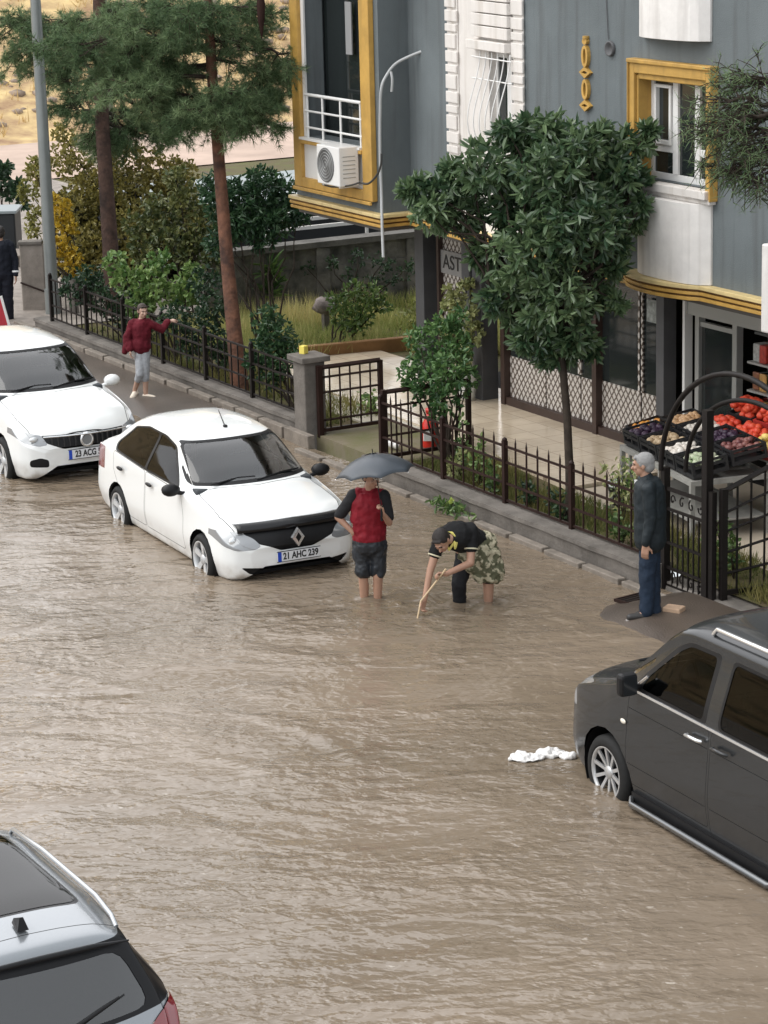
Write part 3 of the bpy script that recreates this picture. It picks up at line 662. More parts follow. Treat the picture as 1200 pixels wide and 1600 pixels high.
# planter edging and stone in the garden
mb = MB(); a, b_ = Vector((-35.75, 17.75, 0)), Vector((-35.3, 20.6, 0)); d = (b_-a).normalized(); nrm = Vector((-d.y, d.x, 0))
Mx = Matrix(((d.x, nrm.x, 0, a.x), (d.y, nrm.y, 0, a.y), (0, 0, 1, 0), (0, 0, 0, 1)))
mb.box((0, 0, -.1), (2.9, .14, .32), Mx); o = mb.build('planter_edge', mat('terracotta_edge', (.28, .15, .065), .8, var=.4, vscale=3), None, .02); tag(o, 'brown terracotta edging of the raised garden bed', 'edging')
p = at(508, 478, u=-37.6)
o = MB(); o.ell((0, 0, 0), (.17, .19, .15), 14); o = o.build('boulder', mat('gray_rock', (.32, .27, .25), .9, var=.6, vscale=6, bump=.8)); o.location = p; tag(o, 'rounded gray stone among the weeds left of the garden bush', 'stone')
d = o.modifiers.new('n', 'DISPLACE'); d.texture = tx; d.strength = .15
mb = MB(); mb.cbox((0, 0, 0), (.1, .1, 1.0)); o = mb.build('pedestal', concrete); o.location = (p.x, p.y, p.z-.6); tag(o, 'short concrete stub under the rounded gray stone', 'stub')

# far left: concrete slab, lamp post, dark pillar
def slab():
    t = thing('concrete_slab_wall', 'rough beige concrete slab wall beside the lamp post', 'wall', (-42.55, 16.35, 0), IMG)
    mb = MB(); mb.box((0, 0, -.1), (.42, .25, 1.28)); mb.build('slab', pale_conc, t, .02)
    mb = MB(); mb.box((-.02, -.03, 1.281), (.40, .2, 1.34)); mb.build('coping', concrete, t, .01)
    mb = MB(); mb.tube([(-.01, -.012, .62), (.41, -.012, .45)], .016, 5); mb.build('bar', rust, t)
slab()
p = at(84, 500, z=0)
t = thing('lamp_post', 'tall tapered gray steel lamp post at the iron fence end', 'lamp post', p)
mb = MB(); mb.tube([(0, 0, -.2), (0, 0, 3), (0, 0, 6), (0, 0, 9)], [.115, .10, .088, .07], 14); mb.build('pole', mat('galvanised_steel', (.27, .29, .285), .45, metal=.4, var=.2, vscale=2), t)
mb = MB(); mb.tube([(0, 0, -.2), (0, 0, .55)], .135, 14); mb.build('collar', MATS['galvanised_steel'], t)
mb = MB(); mb.tube([(0, 0, 8.9), (0, -.6, 9.3), (0, -1.6, 9.5)], .04, 8); mb.build('arm', MATS['galvanised_steel'], t)
mb = MB(); mb.ell((0, -1.9, 9.48), (.14, .35, .08)); mb.build('lamp_head', MATS['galvanised_steel'], t)
p = at(88, 497, z=0); mb = MB(); mb.tube([(0, 0, -.2), (0, 0, .72)], .09, 8); o = mb.build('concrete_stub', concrete); o.location = p+Vector((.35, .2, 0)); tag(o, 'short concrete stub post right of the tall lamp post', 'post')
p = at(166, 190, u=-58); mb = MB(); mb.tube([(0, 0, -.6), (0, 0, 6.5)], [.22, .16], 8); o = mb.build('utility_pole', pale_conc); o.location = (p.x, p.y, 0); tag(o, 'pale utility pole standing near the dry hillside', 'pole')
# far parked vehicles
# manhole at the gray-haired man's feet
t = thing('drain_cover', 'dark rectangular open drain in the wet pavement by the gray-haired man', 'drain', (-22.0, 15.3, .045), R(8))
t.scale = (.8, .8, 1)
mb = MB(); mb.box((-.28, -.22, 0), (.28, .22, .004)); mb.build('hole', dark, t)
mb = MB()
for a in ((-.31, -.25, .31, -.22), (-.31, .22, .31, .25), (-.31, -.22, -.28, .22), (.28, -.22, .31, .22)): mb.box((a[0], a[1], -.02), (a[2], a[3], .012))
for k in range(7): mb.box((-.24+k*.075, -.22, .004), (-.225+k*.075, .22, .01))
mb.build('grate', rust, t)
# ---------------------------------------------------------------- plants
def leafmat(name, a, b_, rough=.4, spec=.5, trans=.25):
    m = mat(name, a, rough, c2=b_, attr=True, spec=spec)
    n = m.node_tree; p = n.nodes['Principled BSDF']; out = n.nodes['Material Output']
    tr = n.nodes.new('ShaderNodeBsdfTranslucent'); mx = n.nodes.new('ShaderNodeMixShader'); mx.inputs[0].default_value = trans
    src = p.inputs['Base Color'].links[0].from_socket
    n.links.new(src, tr.inputs[0]); n.links.new(p.outputs[0], mx.inputs[1]); n.links.new(tr.outputs[0], mx.inputs[2]); n.links.new(mx.outputs[0], out.inputs[0])
    return m
bark = mat('pine_bark', (.20, .095, .06), .9, c2=(.06, .035, .028), vscale=5, bump=1., bscale=18)
bark2 = mat('gray_bark', (.055, .042, .032), .85, var=.5, vscale=8, bump=.6)
def rv():
    while True:
        v = Vector((random.uniform(-1, 1), random.uniform(-1, 1), random.uniform(-1, 1)))
        if .05 < v.length < 1: return v.normalized()
class Leaves:
    def __init__(s): s.v = []; s.f = []; s.c = []
    def leaf(s, p, d, L, w, c, fold=.25, n=None):
        d = d.normalized(); n = (n or rv()); x = d.cross(n)
        if x.length < .05: return
        x.normalize(); n = x.cross(d)
        k = len(s.v); a = p+d*L*.33; b_ = p+d*L*.72-n*L*.04
        s.v += [p, a+x*w*.46+n*w*fold, b_+x*w*.42+n*w*fold*.8, p+d*L-n*L*.12, b_-x*w*.42+n*w*fold*.8, a-x*w*.46+n*w*fold]
        s.f += [(k, k+1, k+2, k+3), (k, k+3, k+4, k+5)]; s.c += [c, c]
    def needle(s, p, d, L, w, c):
        x = d.cross(rv()).normalized(); k = len(s.v)
        s.v += [p-x*w/2, p+x*w/2, p+d*L]; s.f.append((k, k+1, k+2)); s.c.append(c)
    def build(s, name, m, parent=None):
        me = bpy.data.meshes.new(name); me.from_pydata(s.v, [], s.f)
        at_ = me.attributes.new('var', 'FLOAT', 'FACE'); at_.data.foreach_set('value', s.c)
        return link(name, me, m, parent)
def clumps(cl, L, w, n, droop, whorl, spread=.9, origin=None):
    """twig ends scattered in ellipsoids, each with a whorl of leaves"""
    lv = Leaves()
    for (c, r) in cl:
        c = Vector(c); tone = random.uniform(0, .35)
        for i in range(int(n)):
            d = rv(); q = random.random()**.45
            p = c+Vector((d.x*r[0], d.y*r[1], d.z*r[2]))*q
            ax = (d*.9+Vector((0, 0, .35))+rv()*.4).normalized()
            for k in range(whorl):
                dd = (ax*(1-spread*.5)+rv()*spread+Vector((0, 0, -droop))).normalized()
                lv.leaf(p+rv()*L*.12, dd, L*random.uniform(.7, 1.15), w*random.uniform(.8, 1.2), min(1, max(0, tone+random.gauss(.3, .25))))
    return lv
def limb(mb, a, b_, r0, r1, wob=.05, n=6, sides=7):
    a, b_ = Vector(a), Vector(b_); pts = []
    for i in range(n+1):
        t = i/n; pts.append(a.lerp(b_, t)+rv()*wob*math.sin(math.pi*t)*(b_-a).length)
    mb.tube(pts, [r0+(r1-r0)*i/n for i in range(n+1)], sides); return pts

# the round broadleaf tree behind the fence
def near(px, py, ref, off=0): return at(px, py, near=ref, off=off)
def broadleaf():
    base = at(891, 828, v=16.25); t = thing('broadleaf_tree', 'round headed broadleaf tree with long dark leaves behind the spear-topped fence', 'tree', base)
    ref = base
    top = near(878, 560, ref)
    mb = MB(); mb.tube([Vector((0, 0, -.15)), near(890, 740, ref)-base, near(886, 650, ref)-base, top-base, near(862, 440, ref)-base, near(850, 330, ref)-base], [.062, .052, .048, .045, .04, .02], 9)
    spots = [(680, 300, 42, 0), (720, 330, 50, .3), (670, 330, 28, -.2), (760, 260, 55, -.2), (800, 222, 36, .2), (855, 205, 42, 0), (900, 225, 50, -.3), (958, 222, 42, .2), (968, 272, 40, 0), (930, 280, 65, .4), (860, 280, 70, -.5), (790, 320, 70, .3), (945, 330, 46, -.2), (900, 360, 75, -.6), (830, 390, 75, -.5), (765, 390, 38, .2), (940, 400, 48, .2), (800, 455, 60, .1), (870, 460, 75, -.4), (930, 455, 42, .3), (845, 520, 55, 0), (900, 520, 42, -.2), (880, 550, 26, 0), (740, 285, 40, .6), (960, 380, 24, .1), (820, 500, 40, .5), (1000, 230, 18, .1), (640, 300, 14, 0), (865, 350, 70, .6), (910, 300, 60, .9), (840, 255, 55, .8), (820, 530, 22, 0), (1012, 205, 11, .1), (1005, 315, 14, 0), (990, 345, 13, .2), (790, 200, 13, 0), (825, 190, 12, .2), (655, 285, 9, 0), (705, 262, 12, 0), (938, 205, 12, 0), (965, 470, 12, 0), (955, 420, 14, .1), (770, 470, 14, 0), (745, 400, 14, .2), (925, 545, 12, 0), (850, 560, 12, .1), (690, 345, 12, .1), (640, 296, 7, 0), (975, 300, 14, .3), (1000, 275, 12, .1)]
    cl = []
    for (x, y, r, off) in spots:
        c = near(x, y, ref, off*1.0)-base; rr = r/139*.90; cl.append((c, (rr, rr, rr*.95)))
        a = (top-base).lerp(near(862, 440, ref)-base, random.random()*1.0)
        limb(mb, a, c, .028, .008, .10, 5, 6)
    mb.build('trunk', bark2, t)
    lv = Leaves()
    for (c, r) in cl:
        tone = random.uniform(0, .2)
        tone = random.uniform(-.1, .3)
        for i in range(int(12+1000*r[0]**2*.36)):
            d = rv(); d.z = d.z*.9; q = random.random()**.4; p = c+Vector((d.x*r[0], d.y*r[1], d.z*r[2]))*q
            ax = (d+Vector((0, 0, .5))+rv()*.3).normalized(); tn = tone+random.uniform(-.05, .25)
            for k in range(7):
                dd = (ax*.5+rv()*.9+Vector((0, 0, -.45))).normalized()
                lv.leaf(p, dd, random.uniform(.12, .19), random.uniform(.045, .062), min(1, max(0, tn+random.gauss(.12, .15))), .2)
            if random.random() < .18:
                for k in range(5): lv.leaf(p+ax*.03, (ax+rv()*.5).normalized(), .10, .03, .85, .2)
    lv.build('crown', leafmat('glossy_dark_leaf', (.036, .078, .038), (.20, .28, .13), .30, .6), t)
broadleaf()

def shrub(name, label, cat, pix, ref, dens, L, w, m, droop=.1, whorl=4, stems=5, off=0, group=None, stem_m=None):
    """pix: list of (px, py, radius_px, depth offset); ref: point on the ground where it stands"""
    L *= .82; w *= .82; dens *= 1.4; ref = Vector(ref); t = thing(name, label, cat, ref, group=group); dep = (ref-CAM).dot(_fw); sc = CF/dep
    cl = [(near(x, y, ref, o)-ref, (r/sc, r/sc, r/sc)) for (x, y, r, o) in pix]
    mb = MB()
    for c, r in cl[:max(stems, len(cl))]:
        limb(mb, (random.uniform(-.08, .08), random.uniform(-.08, .08), -.05), c, .022, .006, .06, 5, 5)
    mb.build('stems', stem_m or bark2, t)
    lv = Leaves()
    for c, r in cl:
        tone = random.uniform(-.1, .2)
        for i in range(int(dens*(r[0]**2)*430)+8):
            d = rv(); p = c+d*r[0]*random.random()**.42; ax = (d+Vector((0, 0, .4))+rv()*.5).normalized(); tn = tone+random.uniform(-.1, .3)
            for k in range(whorl):
                dd = (ax*.6+rv()*.9+Vector((0, 0, -droop))).normalized()
                lv.leaf(p, dd, L*random.uniform(.7, 1.2), w*random.uniform(.8, 1.2), min(1, max(0, tn+random.gauss(.2, .2))), .2)
    lv.build('foliage', m, t); return t
G1 = leafmat('mid_green_leaf', (.045, .10, .03), (.16, .24, .07))
G2 = leafmat('dark_green_leaf', (.018, .045, .022), (.055, .10, .04))
G3 = leafmat('bright_green_leaf', (.08, .17, .045), (.30, .40, .13))
Y1 = leafmat('yellow_leaf', (.42, .30, .03), (.70, .48, .05))
O1 = leafmat('olive_leaf', (.17, .16, .045), (.48, .40, .12))
V1 = leafmat('pale_variegated_leaf', (.22, .25, .09), (.52, .52, .25))
B1 = leafmat('dead_brown_leaf', (.10, .06, .035), (.25, .15, .07))

shrub('small_tree', 'small bushy bright green tree rising through the open gate leaf', 'tree', [(655, 530, 22, 0), (690, 520, 30, .1), (720, 540, 24, 0), (665, 570, 32, .2), (700, 575, 38, -.2), (730, 590, 22, 0), (660, 610, 24, 0), (695, 620, 30, -.1), (635, 580, 14, 0), (715, 500, 20, .1), (640, 600, 10, 0), (685, 645, 14, 0)], (-28.45, 16.75, .1), 1.5, .11, .05, leafmat('small_tree_leaf', (.045, .115, .04), (.17, .29, .09)))
shrub('shrub', 'pale yellow variegated shrub growing in front of the lettered shop window', 'shrub', [(710, 460, 18, 0), (725, 485, 20, 0), (705, 510, 22, 0), (730, 445, 10, 0), (735, 520, 20, 0), (700, 480, 10, .1), (725, 555, 18, 0)], (-31.3, 18.2, .15), 1.6, .10, .07, V1)
shrub('shrub', 'thin weedy yellow-green plant left of the lettered shop window', 'shrub', [(690, 470, 14, 0), (655, 480, 16, 0), (640, 500, 22, 0), (670, 510, 22, 0), (680, 540, 18, 0)], (-34.2, 19.9, .15), 1.0, .10, .035, leafmat('weed_leaf', (.16, .20, .05), (.38, .40, .12)))
shrub('shrub', 'green garden bush with upright stems in the middle of the back garden', 'shrub', [(525, 475, 18, 0), (555, 455, 18, 0), (585, 460, 16, 0), (540, 495, 22, 0), (570, 490, 22, .1), (550, 515, 18, 0), (600, 478, 12, 0)], (-36.2, 19.1, .1), 1.4, .12, .05, leafmat('garden_bush_leaf', (.06, .12, .03), (.22, .30, .09)), stems=14)
shrub('shrub', 'dark rounded bush behind the fence between the pine and the gate pillar', 'shrub', [(415, 500, 24, 0), (430, 520, 30, 0), (415, 545, 32, .1), (440, 560, 26, 0), (425, 585, 26, 0), (400, 570, 20, 0), (450, 540, 18, 0)], (-32.5, 16.6, .1), 1.8, .10, .045, leafmat('bush_leaf', (.02, .06, .025), (.07, .14, .05)))
# yucca
def yucca(base, label, n, L, m, cat='plant'):
    t = thing('spiky_plant', label, cat, base); lv = Leaves()
    for k in range(n):
        d = (rv()+Vector((0, 0, .5))).normalized(); lv.leaf(Vector((0, 0, random.uniform(.3, .9))), d, L*random.uniform(.7, 1.1), .04, random.random(), .15)
    lv.build('leaves', m, t); mb = MB(); mb.tube([(0, 0, -.05), (0, 0, .85)], [.05, .04], 7); mb.build('stem', bark2, t)
p = at(425, 495, z=.1); yucca(p, 'spiky yucca plant beside the dark block wall, behind the dark rounded bush', 110, .42, G1)

hedge_ref = (-42.4, 18.8, .1)
shrub('hedge', 'dense dark brown hedge filling the garden corner behind the olive hedge', 'hedge', [(110, 400, 40, 0), (160, 420, 50, 0), (230, 420, 50, 0), (300, 400, 46, 0), (340, 440, 40, 0), (130, 350, 44, 0), (210, 350, 46, 0), (280, 350, 44, 0), (330, 370, 34, 0), (180, 300, 40, 0), (270, 300, 34, 0), (120, 460, 30, 0), (100, 330, 24, 0)], (-43.2, 19.2, .1), .9, .16, .10, leafmat('dark_brown_leaf', (.035, .04, .02), (.12, .11, .045)), stems=12)
shrub('hedge', 'tall olive and brown hedge behind the iron fence near the lamp post', 'hedge', [(110, 250, 34, .3), (150, 290, 44, .3), (200, 260, 40, 0), (250, 270, 40, .2), (120, 330, 40, .3), (210, 330, 50, 0), (270, 320, 46, .3), (150, 390, 44, 0), (230, 390, 46, .2), (110, 410, 34, .3), (290, 270, 22, 0), (310, 350, 36, 0), (100, 210, 20, .4), (180, 220, 22, 0), (60, 270, 18, .4)], hedge_ref, 1.5, .11, .06, O1, stems=12)
shrub('shrub', 'bright yellow leaved shrub just right of the lamp post', 'shrub', [(95, 330, 20, 0), (105, 355, 18, 0), (92, 385, 18, 0), (110, 405, 20, 0), (125, 425, 14, 0), (85, 310, 10, 0)], (-42.0, 17.5, .1), 1.7, .10, .07, Y1)
shrub('shrub', 'olive yellow shrub growing left of the lamp post', 'shrub', [(45, 300, 18, 0), (55, 335, 14, 0), (50, 360, 12, 0), (60, 385, 10, 0), (55, 260, 16, 0)], (-42.6, 17.6, .1), 1.2, .12, .06, leafmat('olive_yellow_leaf', (.14, .15, .04), (.40, .36, .10)))
shrub('shrub', 'light green broad leaved shrub hanging over the iron fence behind the girl', 'shrub', [(200, 435, 26, 0), (240, 450, 32, 0), (285, 455, 28, 0), (180, 410, 18, 0), (220, 480, 24, 0), (300, 430, 18, 0), (250, 410, 22, .2)], (-36.9, 16.7, .1), 1.3, .12, .085, G3)
shrub('shrub', 'dark green undergrowth behind the iron fence left of the girl', 'shrub', [(120, 450, 26, 0), (155, 465, 30, 0), (190, 490, 28, 0), (230, 510, 26, 0), (140, 430, 22, .2), (215, 460, 20, .2)], (-38.6, 16.75, .1), 1.4, .10, .055, G2)
shrub('shrub', 'dark green undergrowth between the walking girl and the red pine trunk', 'shrub', [(275, 500, 28, 0), (310, 510, 30, .1), (335, 480, 26, 0), (340, 530, 26, 0), (350, 560, 22, 0), (300, 540, 22, 0), (320, 440, 26, .2)], (-35.1, 16.75, .1), 1.4, .10, .055, G2)
shrub('broadleaf_shrub', 'large dark leafy shrub beside the red pine trunk before the block wall', 'shrub', [(370, 300, 26, 0), (410, 290, 30, 0), (445, 300, 26, .1), (390, 335, 36, 0), (430, 340, 34, 0), (465, 330, 20, 0), (360, 350, 26, 0), (410, 370, 22, 0), (340, 320, 26, 0), (345, 380, 24, 0), (330, 290, 22, .2)], (-36.6, 18.2, .1), 1.9, .15, .055, leafmat('wide_dark_leaf', (.022, .06, .03), (.075, .15, .06)), droop=.3)
shrub('shrub', 'dark evergreen shrub at the far left edge above the dark container', 'shrub', [(0, 285, 16, 0), (15, 300, 14, 0), (30, 295, 12, 0), (5, 265, 12, 0), (35, 320, 8, 0)], at(10, 360, z=.1), 1.0, .2, .09, G2)
shrub('shrub', 'olive green shrub between the two pine trunks', 'shrub', [(225, 390, 26, 0), (265, 370, 32, 0), (300, 390, 28, 0), (325, 350, 28, 0), (250, 330, 30, .2), (290, 315, 30, 0), (330, 400, 24, 0), (215, 350, 22, .2), (275, 280, 22, 0)], (-38.8, 18.0, .1), 1.3, .13, .07, leafmat('olive_green_leaf', (.06, .085, .03), (.24, .24, .08)))
# creepers on the back wall
shrub('creeper', 'straggly dark creeper climbing the block wall below the gold cornice', 'creeper', [(560, 400, 16, 0), (545, 430, 14, 0), (600, 410, 18, 0), (580, 440, 14, 0), (520, 410, 12, 0), (635, 420, 16, 0), (610, 440, 12, 0), (480, 420, 10, 0)], (-39.0, 20.9, .1), .9, .09, .04, G2, stems=9)
# small plants at the fence, garden strip
def strip_plant(px, py, base, label, m, L, w, n, rad, name='plant', group='leafy plants behind the low fence'):
    t = thing(name, label, 'plant', base, group=group); lv = Leaves(); mb = MB()
    for s_ in range(6):
        e = Vector((random.uniform(-1, 1)*rad, random.uniform(-.5, .5)*rad, random.uniform(.5, 1.1)*n)); limb(mb, (0, 0, -.03), e, .008, .003, .08, 4, 4)
        for k in range(16):
            q = e*random.uniform(.25, 1.05)+rv()*.05; lv.leaf(q, (rv()+Vector((0, 0, .2))).normalized(), L*random.uniform(.6, 1.2), w, random.random(), .2)
    mb.build('stems', bark2, t); lv.build('foliage', m, t)
sp_ = [(720, 690, -27.6, 16.35, 'leafy plant just right of the open gate leaf', G1, .75), (745, 720, -27.0, 16.3, 'leafy plant behind the second fence post from the gate', G3, .6), (715, 740, -27.35, 16.15, 'white flecked plant at the foot of the fence near the gate', V1, .35), (760, 750, -26.5, 16.2, 'low pale leafed plant inside the first spear bay', G1, .4), (800, 790, -25.7, 16.2, 'low green plant behind the post beside the crouching man', G2, .35), (845, 810, -24.9, 16.2, 'low dark green plant just left of the round tree trunk', G2, .38), (900, 720, -24.6, 16.8, 'pale green seedling bush rising behind the round tree trunk', V1, .85), (880, 700, -24.85, 17.0, 'taller pale green seedling bush on the left of the round tree trunk', G3, .8), (930, 840, -23.8, 16.25, 'small green plant right of the round tree trunk', G1, .4), (965, 850, -23.3, 16.25, 'small yellowish plant behind the fence near the gray-haired man', V1, .42), (1060, 880, -22.35, 16.45, 'dense green plant filling the lower scroll panel of the gateway', G3, .6), (1085, 890, -22.0, 16.5, 'leafy plant behind the gateway post', G1, .6), (1130, 870, -21.1, 16.75, 'green plant behind the open arched gate leaf', G3, .55), (1170, 900, -20.6, 16.6, 'leafy plant at the picture edge behind the dark van roof', G1, .6), (510, 640, -31.5, 17.3, 'low green plant seen through the small open gate', G3, .35)]
for (px, py, x, y, lab, m, hgt) in sp_:
    strip_plant(px, py, (x, y, .12), lab, m, .085, .045, hgt, .25)
p = at(703, 797, z=.06); t = thing('fallen_twig', 'green leafy twig with a yellow leaf lying against the kerb', 'twig', p)
lv = Leaves()
for k in range(150): lv.leaf(Vector((random.gauss(0, .22), random.gauss(0, .05), random.uniform(-.02, .08))), (rv()+Vector((0, 0, .2))).normalized(), .09, .035, random.random(), .2)
lv.build('leaves', G1, t); lv = Leaves()
for k in range(4): lv.leaf(Vector((.02*k, -.04, .09)), (rv()+Vector((0, 0, 1))).normalized(), .10, .06, .9, .1)
lv.build('yellow_leaf', leafmat('fresh_yellow_leaf', (.45, .55, .12), (.6, .7, .2)), t)

# grass and weeds
def grass(name, x0, x1, y0, y1, n, hh, m, label, skip=None):
    lv = Leaves()
    for k in range(n):
        x, y = random.uniform(x0, x1), random.uniform(y0, y1)
        if skip and skip(x, y): continue
        q = noise.noise(Vector((x*.9, y*.9, 0)))
        if q < -.15 and random.random() < .8: continue
        for j in range(3): lv.needle(Vector((x, y, .08)), (Vector((random.gauss(0, .35), random.gauss(0, .35), 1))).normalized(), hh*random.uniform(.4, 1.2)*(1+q), .014, min(1, max(0, .45+q+random.gauss(0, .25))))
    o = lv.build(name, m); tag(o, label, 'grass', kind='stuff')
gm_ = leafmat('garden_grass', (.19, .27, .06), (.62, .54, .25), .7)
grass('grass', -39.3, -34.2, 17.3, 24, 16000, .34, gm_, 'tall yellowing weeds and grass in the back garden', lambda x, y: (x > -35.6 and y < 20))
grass('grass', -28.6, -19.5, 16.15, 17.1, 5200, .16, leafmat('strip_grass', (.06, .10, .025), (.25, .22, .08), .7), 'short grass growing in the strip behind the spear-topped fence')
grass('grass', -40, -31.3, 16.3, 17.4, 2500, .2, MATS['strip_grass'], 'dark grass under the hedge behind the iron fence')
lv = Leaves()
for k in range(9000):
    x, y = random.uniform(-110, -69), random.uniform(5, 75)
    q = noise.noise(Vector((x*.35, y*.35, 5)))
    if q < .0: continue
    for j in range(3): lv.needle(Vector((x+random.gauss(0, .15), y+random.gauss(0, .15), geta(x, y)-.02)), Vector((random.gauss(0, .5), random.gauss(0, .5), 1)).normalized(), random.uniform(.15, .5), .05, random.random())
o = lv.build('dry_grass', leafmat('straw', (.42, .29, .12), (.70, .52, .26), .9)); tag(o, 'dry straw coloured grass scattered over the hillside', 'dry grass', kind='stuff')
rk = mat('pale_rock', (.36, .28, .22), .9, var=.5, vscale=3, bump=.8)
lv = MB()
for k in range(1500):
    x, y = -69-abs(random.gauss(0, 14)), random.uniform(8, 70); r = random.uniform(.05, .26)
    lv.ell((x, y, geta(x, y)), (r*random.uniform(.8, 1.6), r, r*.6), 6)
o = lv.build('gravel', rk, fixn=False); tag(o, 'loose pale rocks scattered over the dry hillside', 'rocks', kind='stuff')

# ---- pines
needle = leafmat('pine_needles', (.07, .125, .055), (.25, .33, .16), .6, .3, .25)
def tuft(lv, p, d, L, n, tone):
    for k in range(n):
        dd = (d*.75+rv()).normalized(); dd.z -= .12
        lv.needle(p, dd.normalized(), L*random.uniform(.6, 1.1), .009, min(1, max(0, tone+random.gauss(0, .18))))
def pine(label, base, trunk_pix, rads, branches, extra, Ln=.15, dens=1.0, off0=0, top=8.5, minz=3.6):
    base = Vector(base); t = thing('pine_tree', label, 'tree', base)
    mb = MB(); pts = [near(x, y, base)-base for x, y in trunk_pix]; pts[0].z = -.1
    e = (pts[-1]-pts[-2]).normalized(); pts += [pts[-1]+e*1.5+Vector((.1, 0, 0)), pts[-1]+e*3.2]; rads = rads+[rads[-1]*.8, rads[-1]*.35]
    mb.tube(pts, rads, 12)
    lv = Leaves(); bm_ = MB()
    def foliage(a, b_, tone):
        L = (b_-a).length; d = (b_-a)/max(L, .01); n = max(3, int(L/.10))
        for i in range(n):
            f = (i+1)/n
            if f < .35: continue
            p = a.lerp(b_, f)
            for s_ in range(3):
                sd_ = (d*.6+rv()*.9); sd_.z *= .6; sd_.normalize(); sl = random.uniform(.12, .42)*(1.15-.5*f)
                q = p+sd_*sl+Vector((0, 0, -sl*.25)); bm_.tube([p, (p+q)/2+Vector((0, 0, .02)), q], [.006, .005, .003], 3, False)
                for u in (.45, .75, 1.0): tuft(lv, p.lerp(q, u), sd_, Ln, int(16*dens), tone+random.gauss(0, .1))
        tuft(lv, b_, d, Ln, int(26*dens), tone)
    def onTrunk(z):
        for i in range(len(pts)-1):
            if pts[i].z <= z <= pts[i+1].z: return pts[i].lerp(pts[i+1], (z-pts[i].z)/(pts[i+1].z-pts[i].z))
        return pts[-1]
    for (sx, sy, ex, ey, off) in branches:
        a = onTrunk((near(sx, sy, base)-base).z); b_ = near(ex, ey, base, off+off0)-base
        path = limb(bm_, a, b_, .04, .008, .06, 8, 6)
        tone = random.uniform(.1, .55)
        for i in range(2, 8):
            p = path[i]
            for s_ in range(2):
                dr = ((b_-a).normalized()*.6+rv()*.8); dr.z = dr.z*.5-.12; q = p+dr.normalized()*random.uniform(.25, .6); limb(bm_, p, q, .012, .004, .05, 3, 4); foliage(p, q, tone)
        foliage(path[5], b_, tone)
    for k in range(extra):   # the crown above the picture's top edge
        z = random.uniform(5.9, top-base.z); a = onTrunk(z); an = random.uniform(0, 6.28); R_ = 1.9*(1-.5*(z-5.5)/(top-5.5))
        b_ = a+Vector((math.cos(an)*R_, math.sin(an)*R_, random.uniform(-.1, .5))); path = limb(bm_, a, b_, .03, .008, .06, 6, 5); foliage(path[1], b_, random.uniform(.1, .5))
    mb.build('trunk', bark, t); bm_.build('branches', bark2, t, fixn=False); lv.build('crown', needle, t)
    return t
br = [(328, 130, 400, 190, -.3), (330, 150, 425, 150, .3), (332, 170, 300, 185, -.5), (332, 150, 258, 150, 0), (330, 100, 225, 110, .5), (330, 80, 170, 85, 0), (329, 75, 105, 65, -.3), (328, 60, 470, 85, 0), (330, 90, 450, 120, .4), (328, 40, 380, 60, .8), (327, 30, 290, 40, -.8), (326, 20, 240, 15, .2), (326, 10, 390, 10, 0), (332, 160, 355, 175, .9), (330, 120, 190, 135, -.8), (330, 110, 150, 110, .6), (330, 70, 60, 80, .2), (330, 140, 380, 160, -.9), (332, 165, 330, 170, -.8), (326, 5, 300, 10, -1.), (329, 60, 200, 50, -.5), (328, 50, 120, 30, .5)]
pt = pine('tall red-barked pine leaning over the iron fence right of the walking girl', (-34.1, 16.45, .1), [(376, 605), (366, 520), (356, 420), (346, 300), (338, 200), (330, 100), (325, 0)], [.145, .115, .10, .092, .085, .078, .07], br, 16)
br = [(160, 150, 90, 110, 0), (158, 120, 45, 60, .3), (160, 170, 200, 200, -.3), (162, 180, 150, 215, .2), (158, 100, 30, 30, -.2), (158, 90, 220, 60, .4), (156, 60, 110, 30, 0), (158, 130, 250, 140, .5), (156, 30, 20, 90, .4), (156, 20, 200, 20, -.4), (162, 190, 265, 215, .5), (162, 180, 110, 160, -.4), (156, 40, 0, 40, 0), (160, 140, 290, 190, .8)]
bark = mat('dark_pine_bark', (.085, .05, .038), .9, c2=(.03, .02, .017), vscale=5, bump=1., bscale=18)
pine('darker trunked pine rising through the hedge near the lamp post', at(179, 494, z=.1), [(178, 484), (172, 380), (166, 290), (160, 200), (157, 100), (155, 0)], [.16, .14, .13, .125, .12, .11], br, 14, off0=.9)
# dead hanging sprig
p = near(408, 28, (-34.1, 16.45, 3)); mb = MB(); mb.tube([p+Vector((0, 0, .5)), p+Vector((.01, 0, .2)), p, p+Vector((0, 0, -.3))], [.02, .07, .06, .008], 6); mb.build('dead_cone', mat('dead_cone', (.05, .025, .02), .9, var=.4), pt).matrix_parent_inverse = Matrix.Translation(-pt.location)
# the pine whose branch enters at the right edge
br = [(1225, 170, 1112, 150, 0), (1225, 200, 1120, 215, .2), (1228, 220, 1150, 270, 0), (1230, 180, 1165, 180, -.2), (1230, 120, 1185, 130, 0), (1230, 190, 1195, 240, .1), (1228, 230, 1180, 290, .1), (1228, 190, 1135, 190, .3)]
pine('pine whose thin branch hangs in front of the gold framed window', (-19.6, 16.45, .1), [(1262, 860), (1255, 600), (1248, 400), (1240, 200), (1236, 0)], [.14, .12, .11, .10, .09], br, 0, .12, .16)
